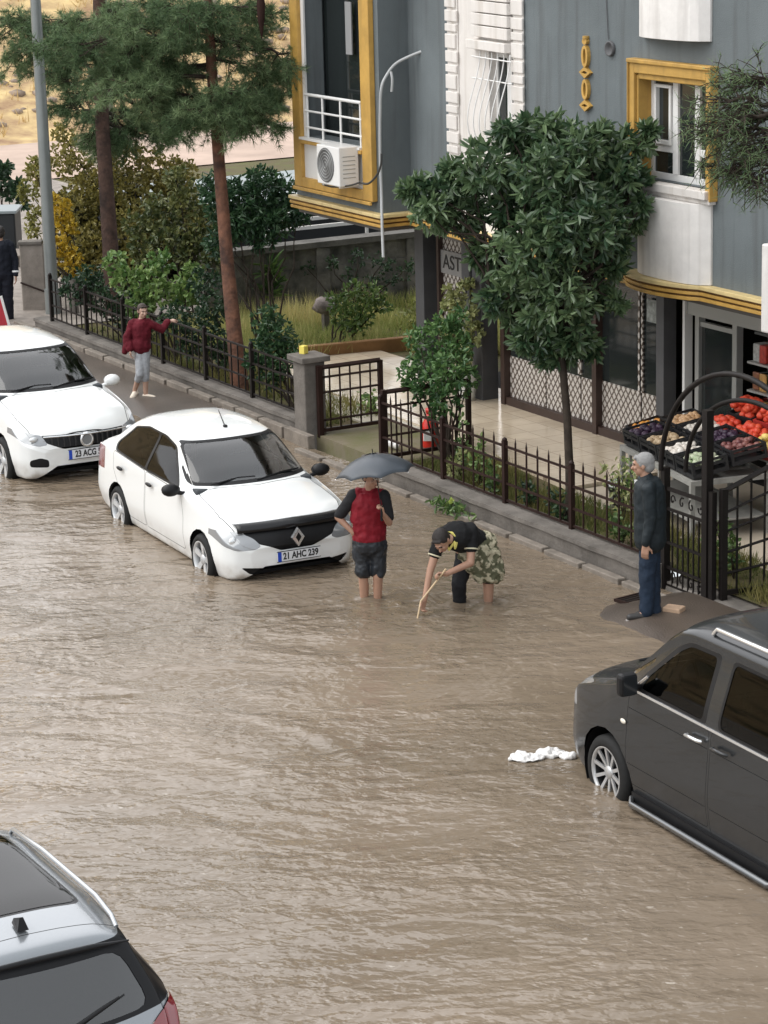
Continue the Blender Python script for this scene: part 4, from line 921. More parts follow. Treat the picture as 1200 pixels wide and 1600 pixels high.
# ---------------------------------------------------------------- vehicles
rubber = mat('tyre_rubber', (.018, .018, .018), .7, bump=.2)
blackp = mat('black_plastic', (.010, .010, .011), .45, var=.3, spec=.25)
chrome = mat('chrome', (.80, .81, .82), .2, metal=.8)
alloy = mat('wheel_alloy', (.70, .71, .72), .3, metal=.35, var=.3, vscale=6)
seam_m = mat('panel_gap', (.012, .012, .012), .8)
lampm = mat('headlamp_glass', (.30, .31, .32), .07, metal=.35, spec=.9); lampi = mat('lamp_reflector', (.72, .74, .75), .15, metal=.4)
redlamp = mat('red_lamp_glass', (.17, .006, .01), .1, spec=.8, coat=.6)
seatm = mat('car_seat_cloth', (.05, .05, .053), .9)
def carglass(name, tint=.14, refl=1.0, dark=(.012, .018, .018)):
    m = bpy.data.materials.new(name); m.use_nodes = True; n = m.node_tree; n.nodes.clear()
    out = n.nodes.new('ShaderNodeOutputMaterial'); tr = n.nodes.new('ShaderNodeBsdfTransparent'); tr.inputs[0].default_value = (tint, tint*1.1, tint*1.06, 1)
    gl = n.nodes.new('ShaderNodeBsdfGlossy'); gl.inputs['Roughness'].default_value = .04
    fr = n.nodes.new('ShaderNodeFresnel'); fr.inputs[0].default_value = 1.6
    ml = n.nodes.new('ShaderNodeMath'); ml.operation = 'MULTIPLY'; ml.inputs[1].default_value = refl; n.links.new(fr.outputs[0], ml.inputs[0])
    mx = n.nodes.new('ShaderNodeMixShader'); n.links.new(ml.outputs[0], mx.inputs[0]); n.links.new(tr.outputs[0], mx.inputs[1]); n.links.new(gl.outputs[0], mx.inputs[2]); n.links.new(mx.outputs[0], out.inputs[0])
    MATS[name] = m; return m
glass_c = carglass('clear_car_glass', .5, 2.0); glass_d = carglass('dark_car_glass', .06, .6); glass_v = carglass('black_car_glass', .05, .45); glass_s = carglass('tinted_rear_glass', .1, 2.4); glass_r = carglass('tinted_roof_glass', .06, .7)

def loft(st, nsub=9, nrow=6):
    """st: rows (x, zb, Wl, zm, Wm, zs, Ws, ze, We, zt, bow) tail to nose order free. Returns a bmesh of both sides."""
    S = list(range(len(st))); cols_ = list(zip(*st)); n = (len(st)-1)*nsub
    rows = []
    for i in range(n+1):
        t = i/nsub; x, zb, Wl, zm, Wm, zs, Ws, ze, We, zt, bow = [pchip(S, c, t) for c in cols_]
        ctrl = [(Wl-.10, zb), (Wl, zb+.015), (Wl+(Wm-Wl)*.6, zb+(zm-zb)*.45), (Wm, zm), (Ws+(Wm-Ws)*.45, zm+(zs-zm)*.62), (Ws, zs), (Ws+(We-Ws)*.16, zs+(ze-zs)*.22), (We+(Ws-We)*.18, ze-(ze-zs)*.2), (We, ze), (We*.72, ze+(zt-ze)*.72), (We*.36, ze+(zt-ze)*.96), (0, zt)]
        T = list(range(len(ctrl))); ys = [c[0] for c in ctrl]; zs_2 = [c[1] for c in ctrl]; sec = []
        N = (len(ctrl)-1)*4
        for j in range(N+1):
            q = j/4; y = cr(ys, q); z = cr(zs_2, q); sec.append((x+bow*(y/.85)**2, max(0, y), z))
        rows.append(sec)
    bm = bmesh.new(); k = len(rows[0]); L = []
    for sec in rows:
        half = [bm.verts.new(p) for p in sec]; oth = [bm.verts.new((p[0], -p[1], p[2])) for p in sec[:-1]]
        L.append(half+oth[::-1])     # left sill -> top centre -> right sill
    for i in range(len(L)-1):
        for j in range(len(L[0])-1):
            bm.faces.new((L[i][j], L[i][j+1], L[i+1][j+1], L[i+1][j]))
    for e in (L[0], L[-1]):
        bm.faces.new(e if e is L[-1] else e[::-1])
    bmesh.ops.recalc_face_normals(bm, faces=bm.faces)
    for f in bm.faces: f.smooth = True
    return bm
def cr(a, t):
    i = min(int(t), len(a)-2); f = t-i; p0, p1, p2, p3 = a[max(0, i-1)], a[i], a[i+1], a[min(len(a)-1, i+2)]
    m1 = (p2-p0)/2*.8; m2 = (p3-p1)/2*.8
    return (2*f**3-3*f*f+1)*p1+(f**3-2*f*f+f)*m1+(-2*f**3+3*f*f)*p2+(f**3-f*f)*m2
def inside(p, poly):
    c = False; n = len(poly); x, y = p
    for i in range(n):
        (x1, y1), (x2, y2) = poly[i], poly[(i+1) % n]
        if (y1 > y) != (y2 > y) and x < (x2-x1)*(y-y1)/(y2-y1)+x1: c = not c
    return c
AX = {'side': (0, 2), 'front': (1, 2), 'top': (0, 1)}
def region(bm, poly, proj, mi, cond=lambda c, n: True, only=None):
    """cut an outline into the skin (seen along one axis) and give the faces inside it their own index"""
    a, b_ = AX[proj]; pa = [p[0] for p in poly]; pb = [p[1] for p in poly]; mg = .03
    def sel():
        r = []
        for f in bm.faces:
            if only is not None and f.material_index not in only: continue
            c = f.calc_center_median()
            if not (min(pa)-.12 < c[a] < max(pa)+.12 and min(pb)-.12 < c[b_] < max(pb)+.12): continue
            if cond(c, f.normal): r.append(f)
        return r
    cand = sel()
    for i in range(len(poly)):
        p, q = poly[i], poly[(i+1) % len(poly)]; co = [0, 0, 0]; co[a] = p[0]; co[b_] = p[1]; no = [0, 0, 0]; no[a] = q[1]-p[1]; no[b_] = -(q[0]-p[0])
        if abs(no[a])+abs(no[b_]) < 1e-6: continue
        lo = (min(p[0], q[0])-.01, min(p[1], q[1])-.01); hi = (max(p[0], q[0])+.01, max(p[1], q[1])+.01); fs = []; rest = []
        for f in cand:
            xs = [v.co[a] for v in f.verts]; ys = [v.co[b_] for v in f.verts]
            (fs if max(xs) > lo[0] and min(xs) < hi[0] and max(ys) > lo[1] and min(ys) < hi[1] else rest).append(f)
        g = set(fs)
        for f in fs: g.update(f.edges); g.update(f.verts)
        res = bmesh.ops.bisect_plane(bm, geom=list(g), dist=1e-5, plane_co=co, plane_no=no)
        s_ = {f for f in res['geom'] if isinstance(f, bmesh.types.BMFace)} | {f for f in fs if f.is_valid}
        cand = rest+list(s_)
    for f in cand:
        c = f.calc_center_median()
        if inside((c[a], c[b_]), poly): f.material_index = mi
def split(bm, mi, name, mats, parent, push=0.):
    fs = [f for f in bm.faces if f.material_index in (mi if isinstance(mi, tuple) else (mi,))]
    if not fs: return None
    vm = {}; vs = []; out = []; ms = []
    base = mi[0] if isinstance(mi, tuple) else mi
    for f in fs:
        r = []
        for v in f.verts:
            if v not in vm: vm[v] = len(vs); vs.append(v.co+v.normal*push)
            r.append(vm[v])
        out.append(r); ms.append((mi.index(f.material_index)) if isinstance(mi, tuple) else 0)
    me = bpy.data.meshes.new(name); me.from_pydata(vs, [], out); me.polygons.foreach_set('use_smooth', [True]*len(out)); me.polygons.foreach_set('material_index', ms)
    o = link(name, me, mats, parent)

    return o
def split2(bm, mi, name, mats, parent, push=0.):
    for s_ in (1, -1):
        for f in bm.faces:
            if f.material_index == mi and f.calc_center_median().y*s_ > 0: f.material_index = 40
        split(bm, 40, name, mats, parent, push)
        for f in bm.faces:
            if f.material_index == 40: f.material_index = 41
def inset(poly, d):
    n = len(poly); cxm = sum(p[0] for p in poly)/n; r = []; ar = sum(poly[i][0]*poly[(i+1) % n][1]-poly[(i+1) % n][0]*poly[i][1] for i in range(n)); s = 1 if ar > 0 else -1
    for i in range(n):
        a, b_, c = Vector(poly[i-1]), Vector(poly[i]), Vector(poly[(i+1) % n]); d1 = (b_-a).normalized(); d2 = (c-b_).normalized()
        n1 = Vector((-d1.y, d1.x))*s; n2 = Vector((-d2.y, d2.x))*s; q = (n1+n2); q.normalize(); k = max(.5, q.dot(n1)); r.append(tuple(b_+q*d/k))
    return r
def rnd(poly, r=.04, k=3):
    """round the corners of an outline"""
    out = []; n = len(poly)
    for i in range(n):
        a, b_, c = Vector(poly[i-1]), Vector(poly[i]), Vector(poly[(i+1) % n]); l1 = (a-b_).length; l2 = (c-b_).length; q = min(r, l1*.4, l2*.4)
        p0 = b_+(a-b_)/l1*q; p1 = b_+(c-b_)/l2*q
        for j in range(k+1): t = j/k; out.append(tuple(p0*(1-t)**2+b_*2*t*(1-t)+p1*t*t))
    return out
def wheel(parent, x, y, z, r, rr, side, style, steer=0):
    """tyre > rim. side=+1 left (outer face +Y)"""
    mb = MB(); w = .10
    mb.lathe([(rr, -w), (rr+.02, -w-.004), (r-.035, -w), (r-.006, -w+.03), (r, 0), (r-.006, w-.03), (r-.035, w), (rr+.02, w+.004), (rr, w)], axis='y', n=40, close=True)
    t = mb.build('wheel', rubber, parent); t.location = (x, y, z); t.rotation_euler = (0, 0, steer)
    mb = MB(); s = side
    mb.lathe([(rr, w*s), (rr-.012, w*s+.002*s), (rr-.022, (w-.02)*s), (rr-.03, -w*.6*s), (rr, -w*s)], axis='y', n=40)
    n = 10 if style == 'multi' else 5
    for k in range(n):
        an = 2*math.pi*k/n+.2
        for off in ((-.085, .085) if style != 'multi' else (0,)):
            ww = .021 if style != 'multi' else .0135
            a0 = an+off*1.6; a1 = an+off
            p0 = Vector((math.cos(a0)*.045, (w-.035)*s, math.sin(a0)*.045)); p1 = Vector((math.cos(a1)*(rr-.012), (w-.012)*s, math.sin(a1)*(rr-.012)))
            d = (p1-p0).normalized(); q = Vector((0, 1, 0)).cross(d).normalized()*ww
            e = Vector((0, .018*s, 0)); w2 = q*1.25
            vs = [p0-q, p0+q, p1+w2, p1-w2, p0-q-e, p0+q-e, p1+w2-e, p1-w2-e]; mb.add(vs, [(0, 1, 2, 3), (4, 5, 6, 7), (0, 4, 5, 1), (1, 5, 6, 2), (2, 6, 7, 3), (3, 7, 4, 0)], False)
    if style == 'multi':
        bk = MB(); bk.lathe([(rr-.012, (w-.015)*s), (rr-.026, (w-.03)*s), (rr-.03, -w*.6*s)], axis='y', n=40); bk.build('rim_barrel', blackp, t)
    mb.lathe([(0, (w-.018)*s), (.05, (w-.02)*s), (.062, (w-.035)*s), (.062, (w-.06)*s)], axis='y', n=16)
    mb.build('rim', alloy if style != 'multi' else mat('machined_alloy', (.50, .50, .50), .3, metal=.5), t)
    mb = MB(); mb.lathe([(0, (w-.075)*s), (rr-.02, (w-.075)*s), (rr-.02, (w-.08)*s)], axis='y', n=24); mb.build('brake_disc', blackp, t)
    return t
def arc(x, z, r, zb, n=14):
    """wheel arch outline, open at the bottom"""
    a0 = math.asin(max(-1, min(1, (zb-z)/r))); return [(x+r*math.cos(a0+(math.pi-2*a0)*k/n), z+r*math.sin(a0+(math.pi-2*a0)*k/n)) for k in range(n+1)]
def quadbar(mb, pts, w, h): pass
def interior(c, xf, xr, belt, half, roofz, floor=.35):
    mb = MB(); mb.box((xr, -half+.06, floor), (xf+.15, half-.06, floor+.03)); mb.build('cabin_floor', blackp, c)
    mb = MB(); mb.box((xf-.32, -half+.07, belt-.25), (xf+.02, half-.07, belt+.015)); mb.build('dashboard', mat('dash_gray', (.055, .06, .065), .7), c, .03)
    for sy in (1, -1):
        for rx, name in ((xf-1.15, 'seat'), (xf-1.95, 'seat')):
            mb = MB(); M = Matrix.Translation((rx, sy*.36, floor)) @ Matrix.Rotation(-.18, 4, 'Y')
            mb.cbox((.22, 0, .14), (.5, .46, .18)); 
            for i in range(len(mb.v)): mb.v[i] = (mb.v[i][0]+rx, mb.v[i][1]+sy*.36, mb.v[i][2]+floor)
            k = MB(); k.cbox((0, 0, .42), (.14, .46, .62), M); k.cbox((-.01, 0, .83), (.10, .24, .17), M)
            mb.add(k.v, k.f); mb.build(name, seatm, c, .04)
    mb = MB(); M = Matrix.Translation((xf-.45, .36, belt+.02)) @ Matrix.Rotation(R(-62), 4, 'Y')
    mb.tube([M @ Vector((.18*math.cos(a*.3142), .18*math.sin(a*.3142), 0)) for a in range(21)], .014, 6); mb.tube([M @ Vector((-.17, 0, 0)), M @ Vector((.17, 0, 0))], .018, 5); mb.build('steering_wheel', blackp, c)
def plate(c, txt, x, z, w=.52, h=.112, face=1, tilt=0):
    mb = MB(); mb.box((0, -w/2, -h/2), (.012*face, w/2, h/2)); p = mb.build('licence_plate', mat('plate_white', (.72, .73, .75), .4), c, .003); p.location = (x, 0, z); p.rotation_euler = (0, tilt, 0)
    mb = MB(); 
    for s_ in (1, -1): mb.box((.003*face, -w/2-.008, s_*h/2-(.0 if s_ > 0 else .006)), (.013*face, w/2+.008, s_*h/2+(.006 if s_ > 0 else 0)))
    mb.build('plate_frame', blackp, p)
    # viewer sees the front from +X: text reads from -Y... to +Y mirrored, so its local x axis points to +Y
    mb = MB(); mb.box((.0125*face, -w/2, -h/2+.002), (.014*face, -w/2+.045, h/2-.002)); mb.build('blue_band', mat('plate_blue', (.01, .06, .45), .4), p)
    M = Matrix(((0, 0, 1, .0135), (1, 0, 0, .022), (0, 1, 0, 0), (0, 0, 0, 1)))
    text_mesh('plate_number', txt, .105, M, mat('plate_black', (.01, .01, .012), .5), p, .001, .80, .0035)
    return p
def wiper(c, pts, r=.012):
    mb = MB(); mb.tube(pts, r, 5); mb.build('wiper', blackp, c)
def mirror(c, x, y, z, s, m, hood_m=None, sc=1.0):
    mb = MB(); mb.ell((x, s*(y+.02), z), (.075*sc, .115*sc, .075*sc), 14); mb.cap((x+.03, s*(y-.18), z-.06), .022, (x+.01, s*(y-.02), z-.03), .026); o = mb.build('door_mirror', m, c)
    mb = MB(); mb.lathe([(0, 0), (.055*sc, .0), (.06*sc, .006)], axis='x', n=14); g = mb.build('mirror_glass', chrome, o); g.location = (x-.072*sc, s*(y+.02), z); g.scale = (1, 1.6, 1)
    return o

paint_w = mat('white_car_paint', (.80, .81, .80), .22, coat=.7, spec=.5)

def mud(m):
    b_ = m.node_tree.nodes['Principled BSDF']; tcm = nn(m, 'ShaderNodeTexCoord'); sx = nn(m, 'ShaderNodeSeparateXYZ'); t = nn(m, 'ShaderNodeTexNoise'); t.inputs['Scale'].default_value = 7; t.inputs['Detail'].default_value = 8
    lk(m, tcm.outputs['Object'], sx.inputs[0]); lk(m, tcm.outputs['Object'], t.inputs[0]); r = nn(m, 'ShaderNodeMapRange'); r.inputs[1].default_value = .42; r.inputs[2].default_value = .14; r.inputs[4].default_value = .6; lk(m, sx.outputs[2], r.inputs[0])
    r2 = nn(m, 'ShaderNodeMapRange'); r2.inputs[1].default_value = .42; r2.inputs[2].default_value = .66; lk(m, t.outputs[0], r2.inputs[0]); mu = nn(m, 'ShaderNodeMath'); mu.operation = 'MULTIPLY'; lk(m, r.outputs[0], mu.inputs[0]); lk(m, r2.outputs[0], mu.inputs[1])
    mx_ = nn(m, 'ShaderNodeMix'); mx_.data_type = 'RGBA'; col0 = tuple(b_.inputs['Base Color'].default_value); mx_.inputs[6].default_value = col0; mx_.inputs[7].default_value = (.30, .24, .17, 1)
    if b_.inputs['Base Color'].links: lk(m, b_.inputs['Base Color'].links[0].from_socket, mx_.inputs[6])
    lk(m, mu.outputs[0], mx_.inputs[0]); lk(m, mx_.outputs[2], b_.inputs['Base Color'])
mud(paint_w)
def white_sedan(kind, loc, rz, label):
    """kind 'a': the nearer three-box saloon with a black hood lip; 'b': the one behind it with a wide slatted grille"""
    A = kind == 'a'
    c = thing('white_sedan', label, 'car', loc, rz, None)
    H = 0 if A else -.02
    #      x     zb   Wl   zm   Wm    zs   Ws    ze   We   zt   bow
    st = [( .80, .34, .50, .40, .54, .50, .54, .54, .48, .56, -.14),
          ( .785,.25, .64, .38, .70, .56, .70, .60, .62, .63, -.17),
          ( .74, .19, .72, .38, .79, .62, .785,.68, .66, .73, -.22),
          ( .62, .16, .75, .40, .83, .70, .815,.77, .70, .83, -.22),
          ( .40, .16, .78, .44, .855,.79, .825,.855,.72, .90, -.16),
          ( .00, .17, .80, .48, .865,.87, .83, .925,.71, .97, -.12),
          (-.22, .18, .80, .50, .865,.90, .835,.955,.70, 1.01, -.13),
          (-.32, .18, .80, .50, .865,.915,.835,.985,.695,1.045,-.13),
          (-.60, .18, .80, .50, .865,.93, .835,1.13,.665,1.205,-.11),
          (-.95, .18, .80, .50, .865,.945,.83, 1.325,.615,1.385,-.08),
          (-1.12,.18, .80, .50, .865,.95, .83, 1.395,.59,1.45, -.05),
          (-1.35,.18, .80, .50, .865,.955,.83, 1.43,.58,1.495, 0),
          (-1.80,.18, .80, .50, .865,.965,.83, 1.45,.58,1.525, 0),
          (-2.30,.18, .80, .50, .865,.98, .83, 1.43,.57,1.51, 0),
          (-2.60,.18, .80, .50, .865,.99, .83, 1.38,.57,1.46, .04),
          (-2.90,.18, .80, .50, .865,1.0, .825,1.24,.61,1.31, .05),
          (-3.12,.19, .79, .50, .86, 1.01,.815,1.11,.655,1.16, .06),
          (-3.25,.20, .78, .50, .855,1.01,.805,1.06,.66,1.10, .08),
          (-3.45,.22, .76, .50, .84, .99, .785,1.035,.65,1.07, .10),
          (-3.54,.26, .72, .50, .80, .92, .75, .97,.62, 1.00, .12),
          (-3.58,.34, .62, .50, .70, .76, .66, .80,.54, .83, .12)]
    bm = loft(st)
    # indices: 0 paint, 1 seam, 2 glass side, 3 windscreen, 4 rear glass, 5 black trim, 6 grille, 7 lamp, 8 lower intake, 9 tail lamp, 10 front door, 11 rear door, 12 fog recess, 13 hood, 14 front bumper
    side = lambda c_, n_: abs(c_.y) > .45 and abs(n_.y) > .2
    fwd = lambda c_, n_: c_.x > -.05
    if A:
        frm = rnd([(-.70, .975), (-1.20, 1.36), (-1.55, 1.425), (-2.10, 1.425), (-2.55, 1.345), (-2.86, 1.11), (-2.74, 1.03), (-1.7, .985)], .06)
        w1 = rnd([(-.80, 1.0), (-1.24, 1.345), (-1.60, 1.405), (-1.70, 1.405), (-1.70, 1.01)], .03); w2 = rnd([(-1.76, 1.012), (-1.76, 1.405), (-2.10, 1.405), (-2.52, 1.335), (-2.80, 1.115), (-2.72, 1.05)], .04)
    else:
        frm = rnd([(-.62, .975), (-1.15, 1.35), (-1.50, 1.415), (-2.15, 1.41), (-2.65, 1.30), (-2.95, 1.08), (-1.7, .985)], .05)
        w1 = rnd([(-.72, 1.0), (-1.20, 1.335), (-1.55, 1.395), (-1.70, 1.395), (-1.70, 1.01)], .03); w2 = rnd([(-1.76, 1.012), (-1.76, 1.395), (-2.13, 1.39), (-2.60, 1.29), (-2.86, 1.09)], .04)
    gh = lambda c_, n_: abs(c_.y) > .45 and c_.z > .93
    region(bm, frm, 'side', 5, gh); region(bm, w1, 'side', 2, gh); region(bm, w2, 'side', 2, gh)
    ws = lambda c_, n_: -1.3 < c_.x < -.15 and n_.x > .15
    region(bm, rnd([(-.735, 1.035), (.735, 1.035), (.60, 1.425), (-.60, 1.425)], .05), 'front', 5, ws)
    region(bm, rnd([(-.70, 1.065), (.70, 1.065), (.575, 1.405), (-.575, 1.405)], .05), 'front', 3, ws)
    rw = lambda c_, n_: c_.x < -2.4 and n_.x < -.1
    region(bm, rnd([(-.60, 1.14), (.60, 1.14), (.50, 1.41), (-.50, 1.41)], .06), 'front', 4, rw)
    # hood and its gap, bumper line
    fr_ = lambda c_, n_: c_.x > .2 and n_.x > -.2
    top = lambda c_, n_: n_.z > .25 and c_.z > .62
    hoodp = [(-.40, .70), (.30, .735), (.60, .66), (.70, .50), (.745, .25), (.755, 0), (.745, -.25), (.70, -.50), (.60, -.66), (.30, -.735), (-.40, -.70), (-.30, -.35), (-.25, 0), (-.30, .35)]
    region(bm, hoodp, 'top', 1, top, only=(0,)); region(bm, inset(hoodp, .008), 'top', 13, top, only=(1,))
    # doors
    d1 = rnd([(-.50, .30), (-.50, .70), (-.60, .955), (-1.71, .985), (-1.71, .30)], .05); d2 = rnd([(-1.73, .30), (-1.73, .985), (-2.78, 1.03), (-2.78, .80), (-2.42, .46), (-2.30, .30)], .05)
    dl = lambda c_, n_: abs(c_.y) > .6
    for d, k in ((d1, 10), (d2, 11)):
        region(bm, d, 'side', 1, dl, only=(0,)); region(bm, inset(d, .007), 'side', k, dl, only=(1,))
    if A:
        gr = rnd([(-.40, .535), (.40, .535), (.62, .64), (.70, .745), (.55, .78), (.25, .745), (-.25, .745), (-.55, .78), (-.70, .745), (-.62, .64)], .03)
        gr = rnd([(-.20, .50), (.20, .50), (.33, .56), (.46, .60), (.60, .72), (.60, .79), (.30, .74), (-.30, .74), (-.60, .79), (-.60, .72), (-.46, .60), (-.33, .56)], .03)
        lamp = [(.43, .575), (.50, .54), (.70, .535), (.80, .575), (.86, .70), (.80, .745), (.62, .72), (.50, .66)]
        low = rnd([(-.56, .255), (.56, .255), (.66, .34), (.30, .315), (-.30, .315), (-.66, .34)], .03)
        region(bm, gr, 'front', 6, fr_)
        for s_ in (1, -1):
            q = [(s_*y, z) for y, z in lamp]; region(bm, rnd(q, .03), 'front', 7, fr_)
        region(bm, low, 'front', 8, fr_)
    else:
        gr = rnd([(-.30, .535), (.30, .535), (.52, .62), (.56, .70), (.0, .70), (-.56, .70), (-.52, .62)], .03)
        lamp = [(.50, .60), (.60, .585), (.76, .62), (.86, .72), (.84, .765), (.55, .70)]
        region(bm, gr, 'front', 6, fr_)
        for s_ in (1, -1):
            q = [(s_*y, z) for y, z in lamp]; region(bm, rnd(q, .02), 'front', 7, fr_)
            q = rnd([(s_*.50, .33), (s_*.72, .34), (s_*.72, .42), (s_*.60, .45), (s_*.50, .42)], .03); region(bm, q, 'front', 12, fr_)
        region(bm, rnd([(-.52, .25), (.52, .25), (.44, .315), (-.44, .315)], .03), 'front', 8, fr_)
    bl = lambda c_, n_: c_.x < -3.1
    for s_ in (1, -1): region(bm, rnd([(s_*.52, .75), (s_*.85, .72), (s_*.85, 1.0), (s_*.60, 1.02)], .04), 'front', 9, bl)
    # wheel arches
    for wx in (0, -2.634):
        p = arc(wx, .31, .345, .10); f0 = len(bm.faces)
        region(bm, p, 'side', 20, lambda c_, n_: abs(c_.y) > .62)
    bmesh.ops.delete(bm, geom=[f for f in bm.faces if f.material_index == 20], context='FACES')
    bm.normal_update()
    body = split(bm, (0, 1), 'body', [paint_w, seam_m], c)
    split(bm, 13, 'hood', paint_w, c); 
    for s_ in (1, -1):
        for k in (10, 11):
            for f in bm.faces:
                if f.material_index == k and f.calc_center_median().y*s_ > 0: f.material_index = 30
            dd = split(bm, 30, 'door', paint_w, c)
            for f in bm.faces:
                if f.material_index == 30: f.material_index = 31
            if dd:
                hx = -1.52 if k == 10 else -2.48; mb = MB(); mb.ell((hx, s_*.875, .86), (.095, .02, .024), 12); mb.build('handle', blackp if A else paint_w, dd)
    split2(bm, 5, 'window_trim', blackp, c); split2(bm, 2, 'side_window', glass_d, c, -.004); split(bm, 3, 'windshield', glass_c, c, -.003); split(bm, 4, 'rear_window', glass_d, c, -.003)
    g = split(bm, 6, 'grille', blackp, c, -.01); split(bm, 8, 'lower_intake', blackp, c, -.015); split2(bm, 12, 'fog_recess', blackp, c, -.012)
    for s_ in (1, -1):
        for k, nm, m_ in ((7, 'headlight', lampm), (9, 'tail_light', redlamp)):
            for f in bm.faces:
                if f.material_index == k and f.calc_center_median().y*s_ > 0: f.material_index = 30
            split(bm, 30, nm, m_, c, .002)
            for f in bm.faces:
                if f.material_index == 30: f.material_index = 31
    bm.free()
    # dark wheel wells and underside
    mb = MB(); mb.box((-3.4, -.66, .2), (.55, .66, .24)); mb.build('underbody', blackp, c)
    for wx in (0, -2.634):
        for s_ in (1, -1):
            mb = MB(); mb.lathe([(.34, s_*.835), (.342, s_*.50), (0, s_*.50)], (wx, 0, .31), 'y', 28); mb.build('wheel_well', blackp, c, fixn=False)
            wheel(c, wx, s_*.765, .30, .30, .218, s_, 'five', .0)
    interior(c, -.38, -2.9, 1.0, .80, 1.4)
    mirror(c, -.60, .93, 1.0, 1, blackp if A else paint_w); mirror(c, -.60, .93, 1.0, -1, blackp if A else paint_w)
    wiper(c, [(-.36, -.55, 1.055), (-.42, -.2, 1.085), (-.40, .02, 1.08)]); wiper(c, [(-.33, .02, 1.05), (-.42, .35, 1.085), (-.47, .6, 1.09)])
    mb = MB()
    mb.box((-.47, -.30, 1.30), (-.47+.0, .0, 1.3))
    mb = MB(); mb.tube([(-1.32, .05, 1.50), (-1.50, .05, 1.66)], [.008, .004], 5); mb.ell((-1.31, .05, 1.50), (.035, .03, .018), 8)
    if A: mb.build('antenna', blackp, c)
    mb = MB(); mb.box((-1.05, -.10, 1.34), (-1.0, .10, 1.40)); mb.build('inner_mirror', blackp, c, .01)
    if A:
        # black lip over the leading edge of the hood
        mb = MB(); n = 24; vs = []
        for i in range(n+1):
            y = -.66+1.32*i/n; e = abs(y)/.66; x = .71-.215*(y/.85)**2*1.0; z = .80+.012*math.cos(e*1.5)
            q = .075*(1-.25*e)
            for (dx, dz) in ((-q-.04, .012), (-q*.3, .022), (.050-.015*e, -.02), (.055-.01*e, -.07)): vs.append((x+dx, y, z+dz-.012*e))
        mb.add(vs, [(i*4+j, (i+1)*4+j, (i+1)*4+j+1, i*4+j+1) for i in range(n) for j in range(3)], True); o = mb.build('hood_guard', mat('gloss_black', (.010, .010, .011), .25, spec=.4), c); s = o.modifiers.new('t', 'SOLIDIFY'); s.thickness = .01
        # diamond badge
        mb = MB()
        def dia(w_, h_, x): return [(x, -w_, 0), (x, 0, h_), (x, w_, 0), (x, 0, -h_)]
        o1, i1, o0 = dia(.075, .105, .02), dia(.035, .058, .022), dia(.08, .11, -.02); vs = o1+i1+o0
        mb.add(vs, [(k, (k+1) % 4, 4+(k+1) % 4, 4+k) for k in range(4)]+[(8+k, 8+(k+1) % 4, (k+1) % 4, k) for k in range(4)]); o = mb.build('badge', chrome, c); o.location = (.80, 0, .635)
        mb = MB(); mb.add(dia(.04, .06, .016), [(0, 1, 2, 3)]); mb.build('badge_core', blackp, o)
        plate(c, '21 AHC 239', .805, .435)
        for s_ in (1, -1):   # lamp internals
            for (q1, q2, q3, q4) in ((.655, .575, .60, .045), (.60, .70, .63, .05)):
                mb = MB(); mb.ell((q1, s_*q2, q3), (.03, q4*1.15, q4), 14); mb.build('bulb_reflector', lampi, c)
    else:
        mb = MB()
        for k in range(13):
            y = -.44+k*.0733; mb.box((.765-.2*(y/.85)**2, y-.008, .56+.0), (.80-.2*(y/.85)**2, y+.008, .69))
        mb.build('grille_bars', mat('grille_dark', (.03, .03, .032), .35), c)
        mb = MB(); mb.lathe([(0, .0), (.065, .0), (.085, .01), (.09, -.02)], axis='x', n=24); o = mb.build('badge', chrome, c); o.location = (.815, 0, .625)
        mb = MB(); mb.lathe([(0, .004), (.06, .006)], axis='x', n=24); mb.build('badge_core', mat('badge_gray', (.25, .26, .27), .4, metal=.5), o)
        for s_ in (1, -1): mb = MB(); mb.ell((.655, s_*.655, .665), (.025, .06, .032), 14); mb.build('bulb_reflector', lampi, c)
        mb = MB(); mb.tube([(.83-.2*(y/.85)**2, y, .70) for y in [-.56+.14*k for k in range(9)]], .010, 5); mb.build('grille_trim', chrome, c)
        plate(c, '23 ACG 51', .812, .465)
    if not A: c.scale = (1.07, 1.03, 1.10)
    return c
PA = Vector((-25.87, 12.78, -.17)); white_sedan('a', PA, R(-2.85), 'white sedan with a black grille and black hood lip standing in the flood')
p = at(137, 712, z=.30); white_sedan('b', (p.x-.80, p.y+.0, -.15), R(-1.5), 'white sedan with a wide slatted grille parked behind the other white sedan')

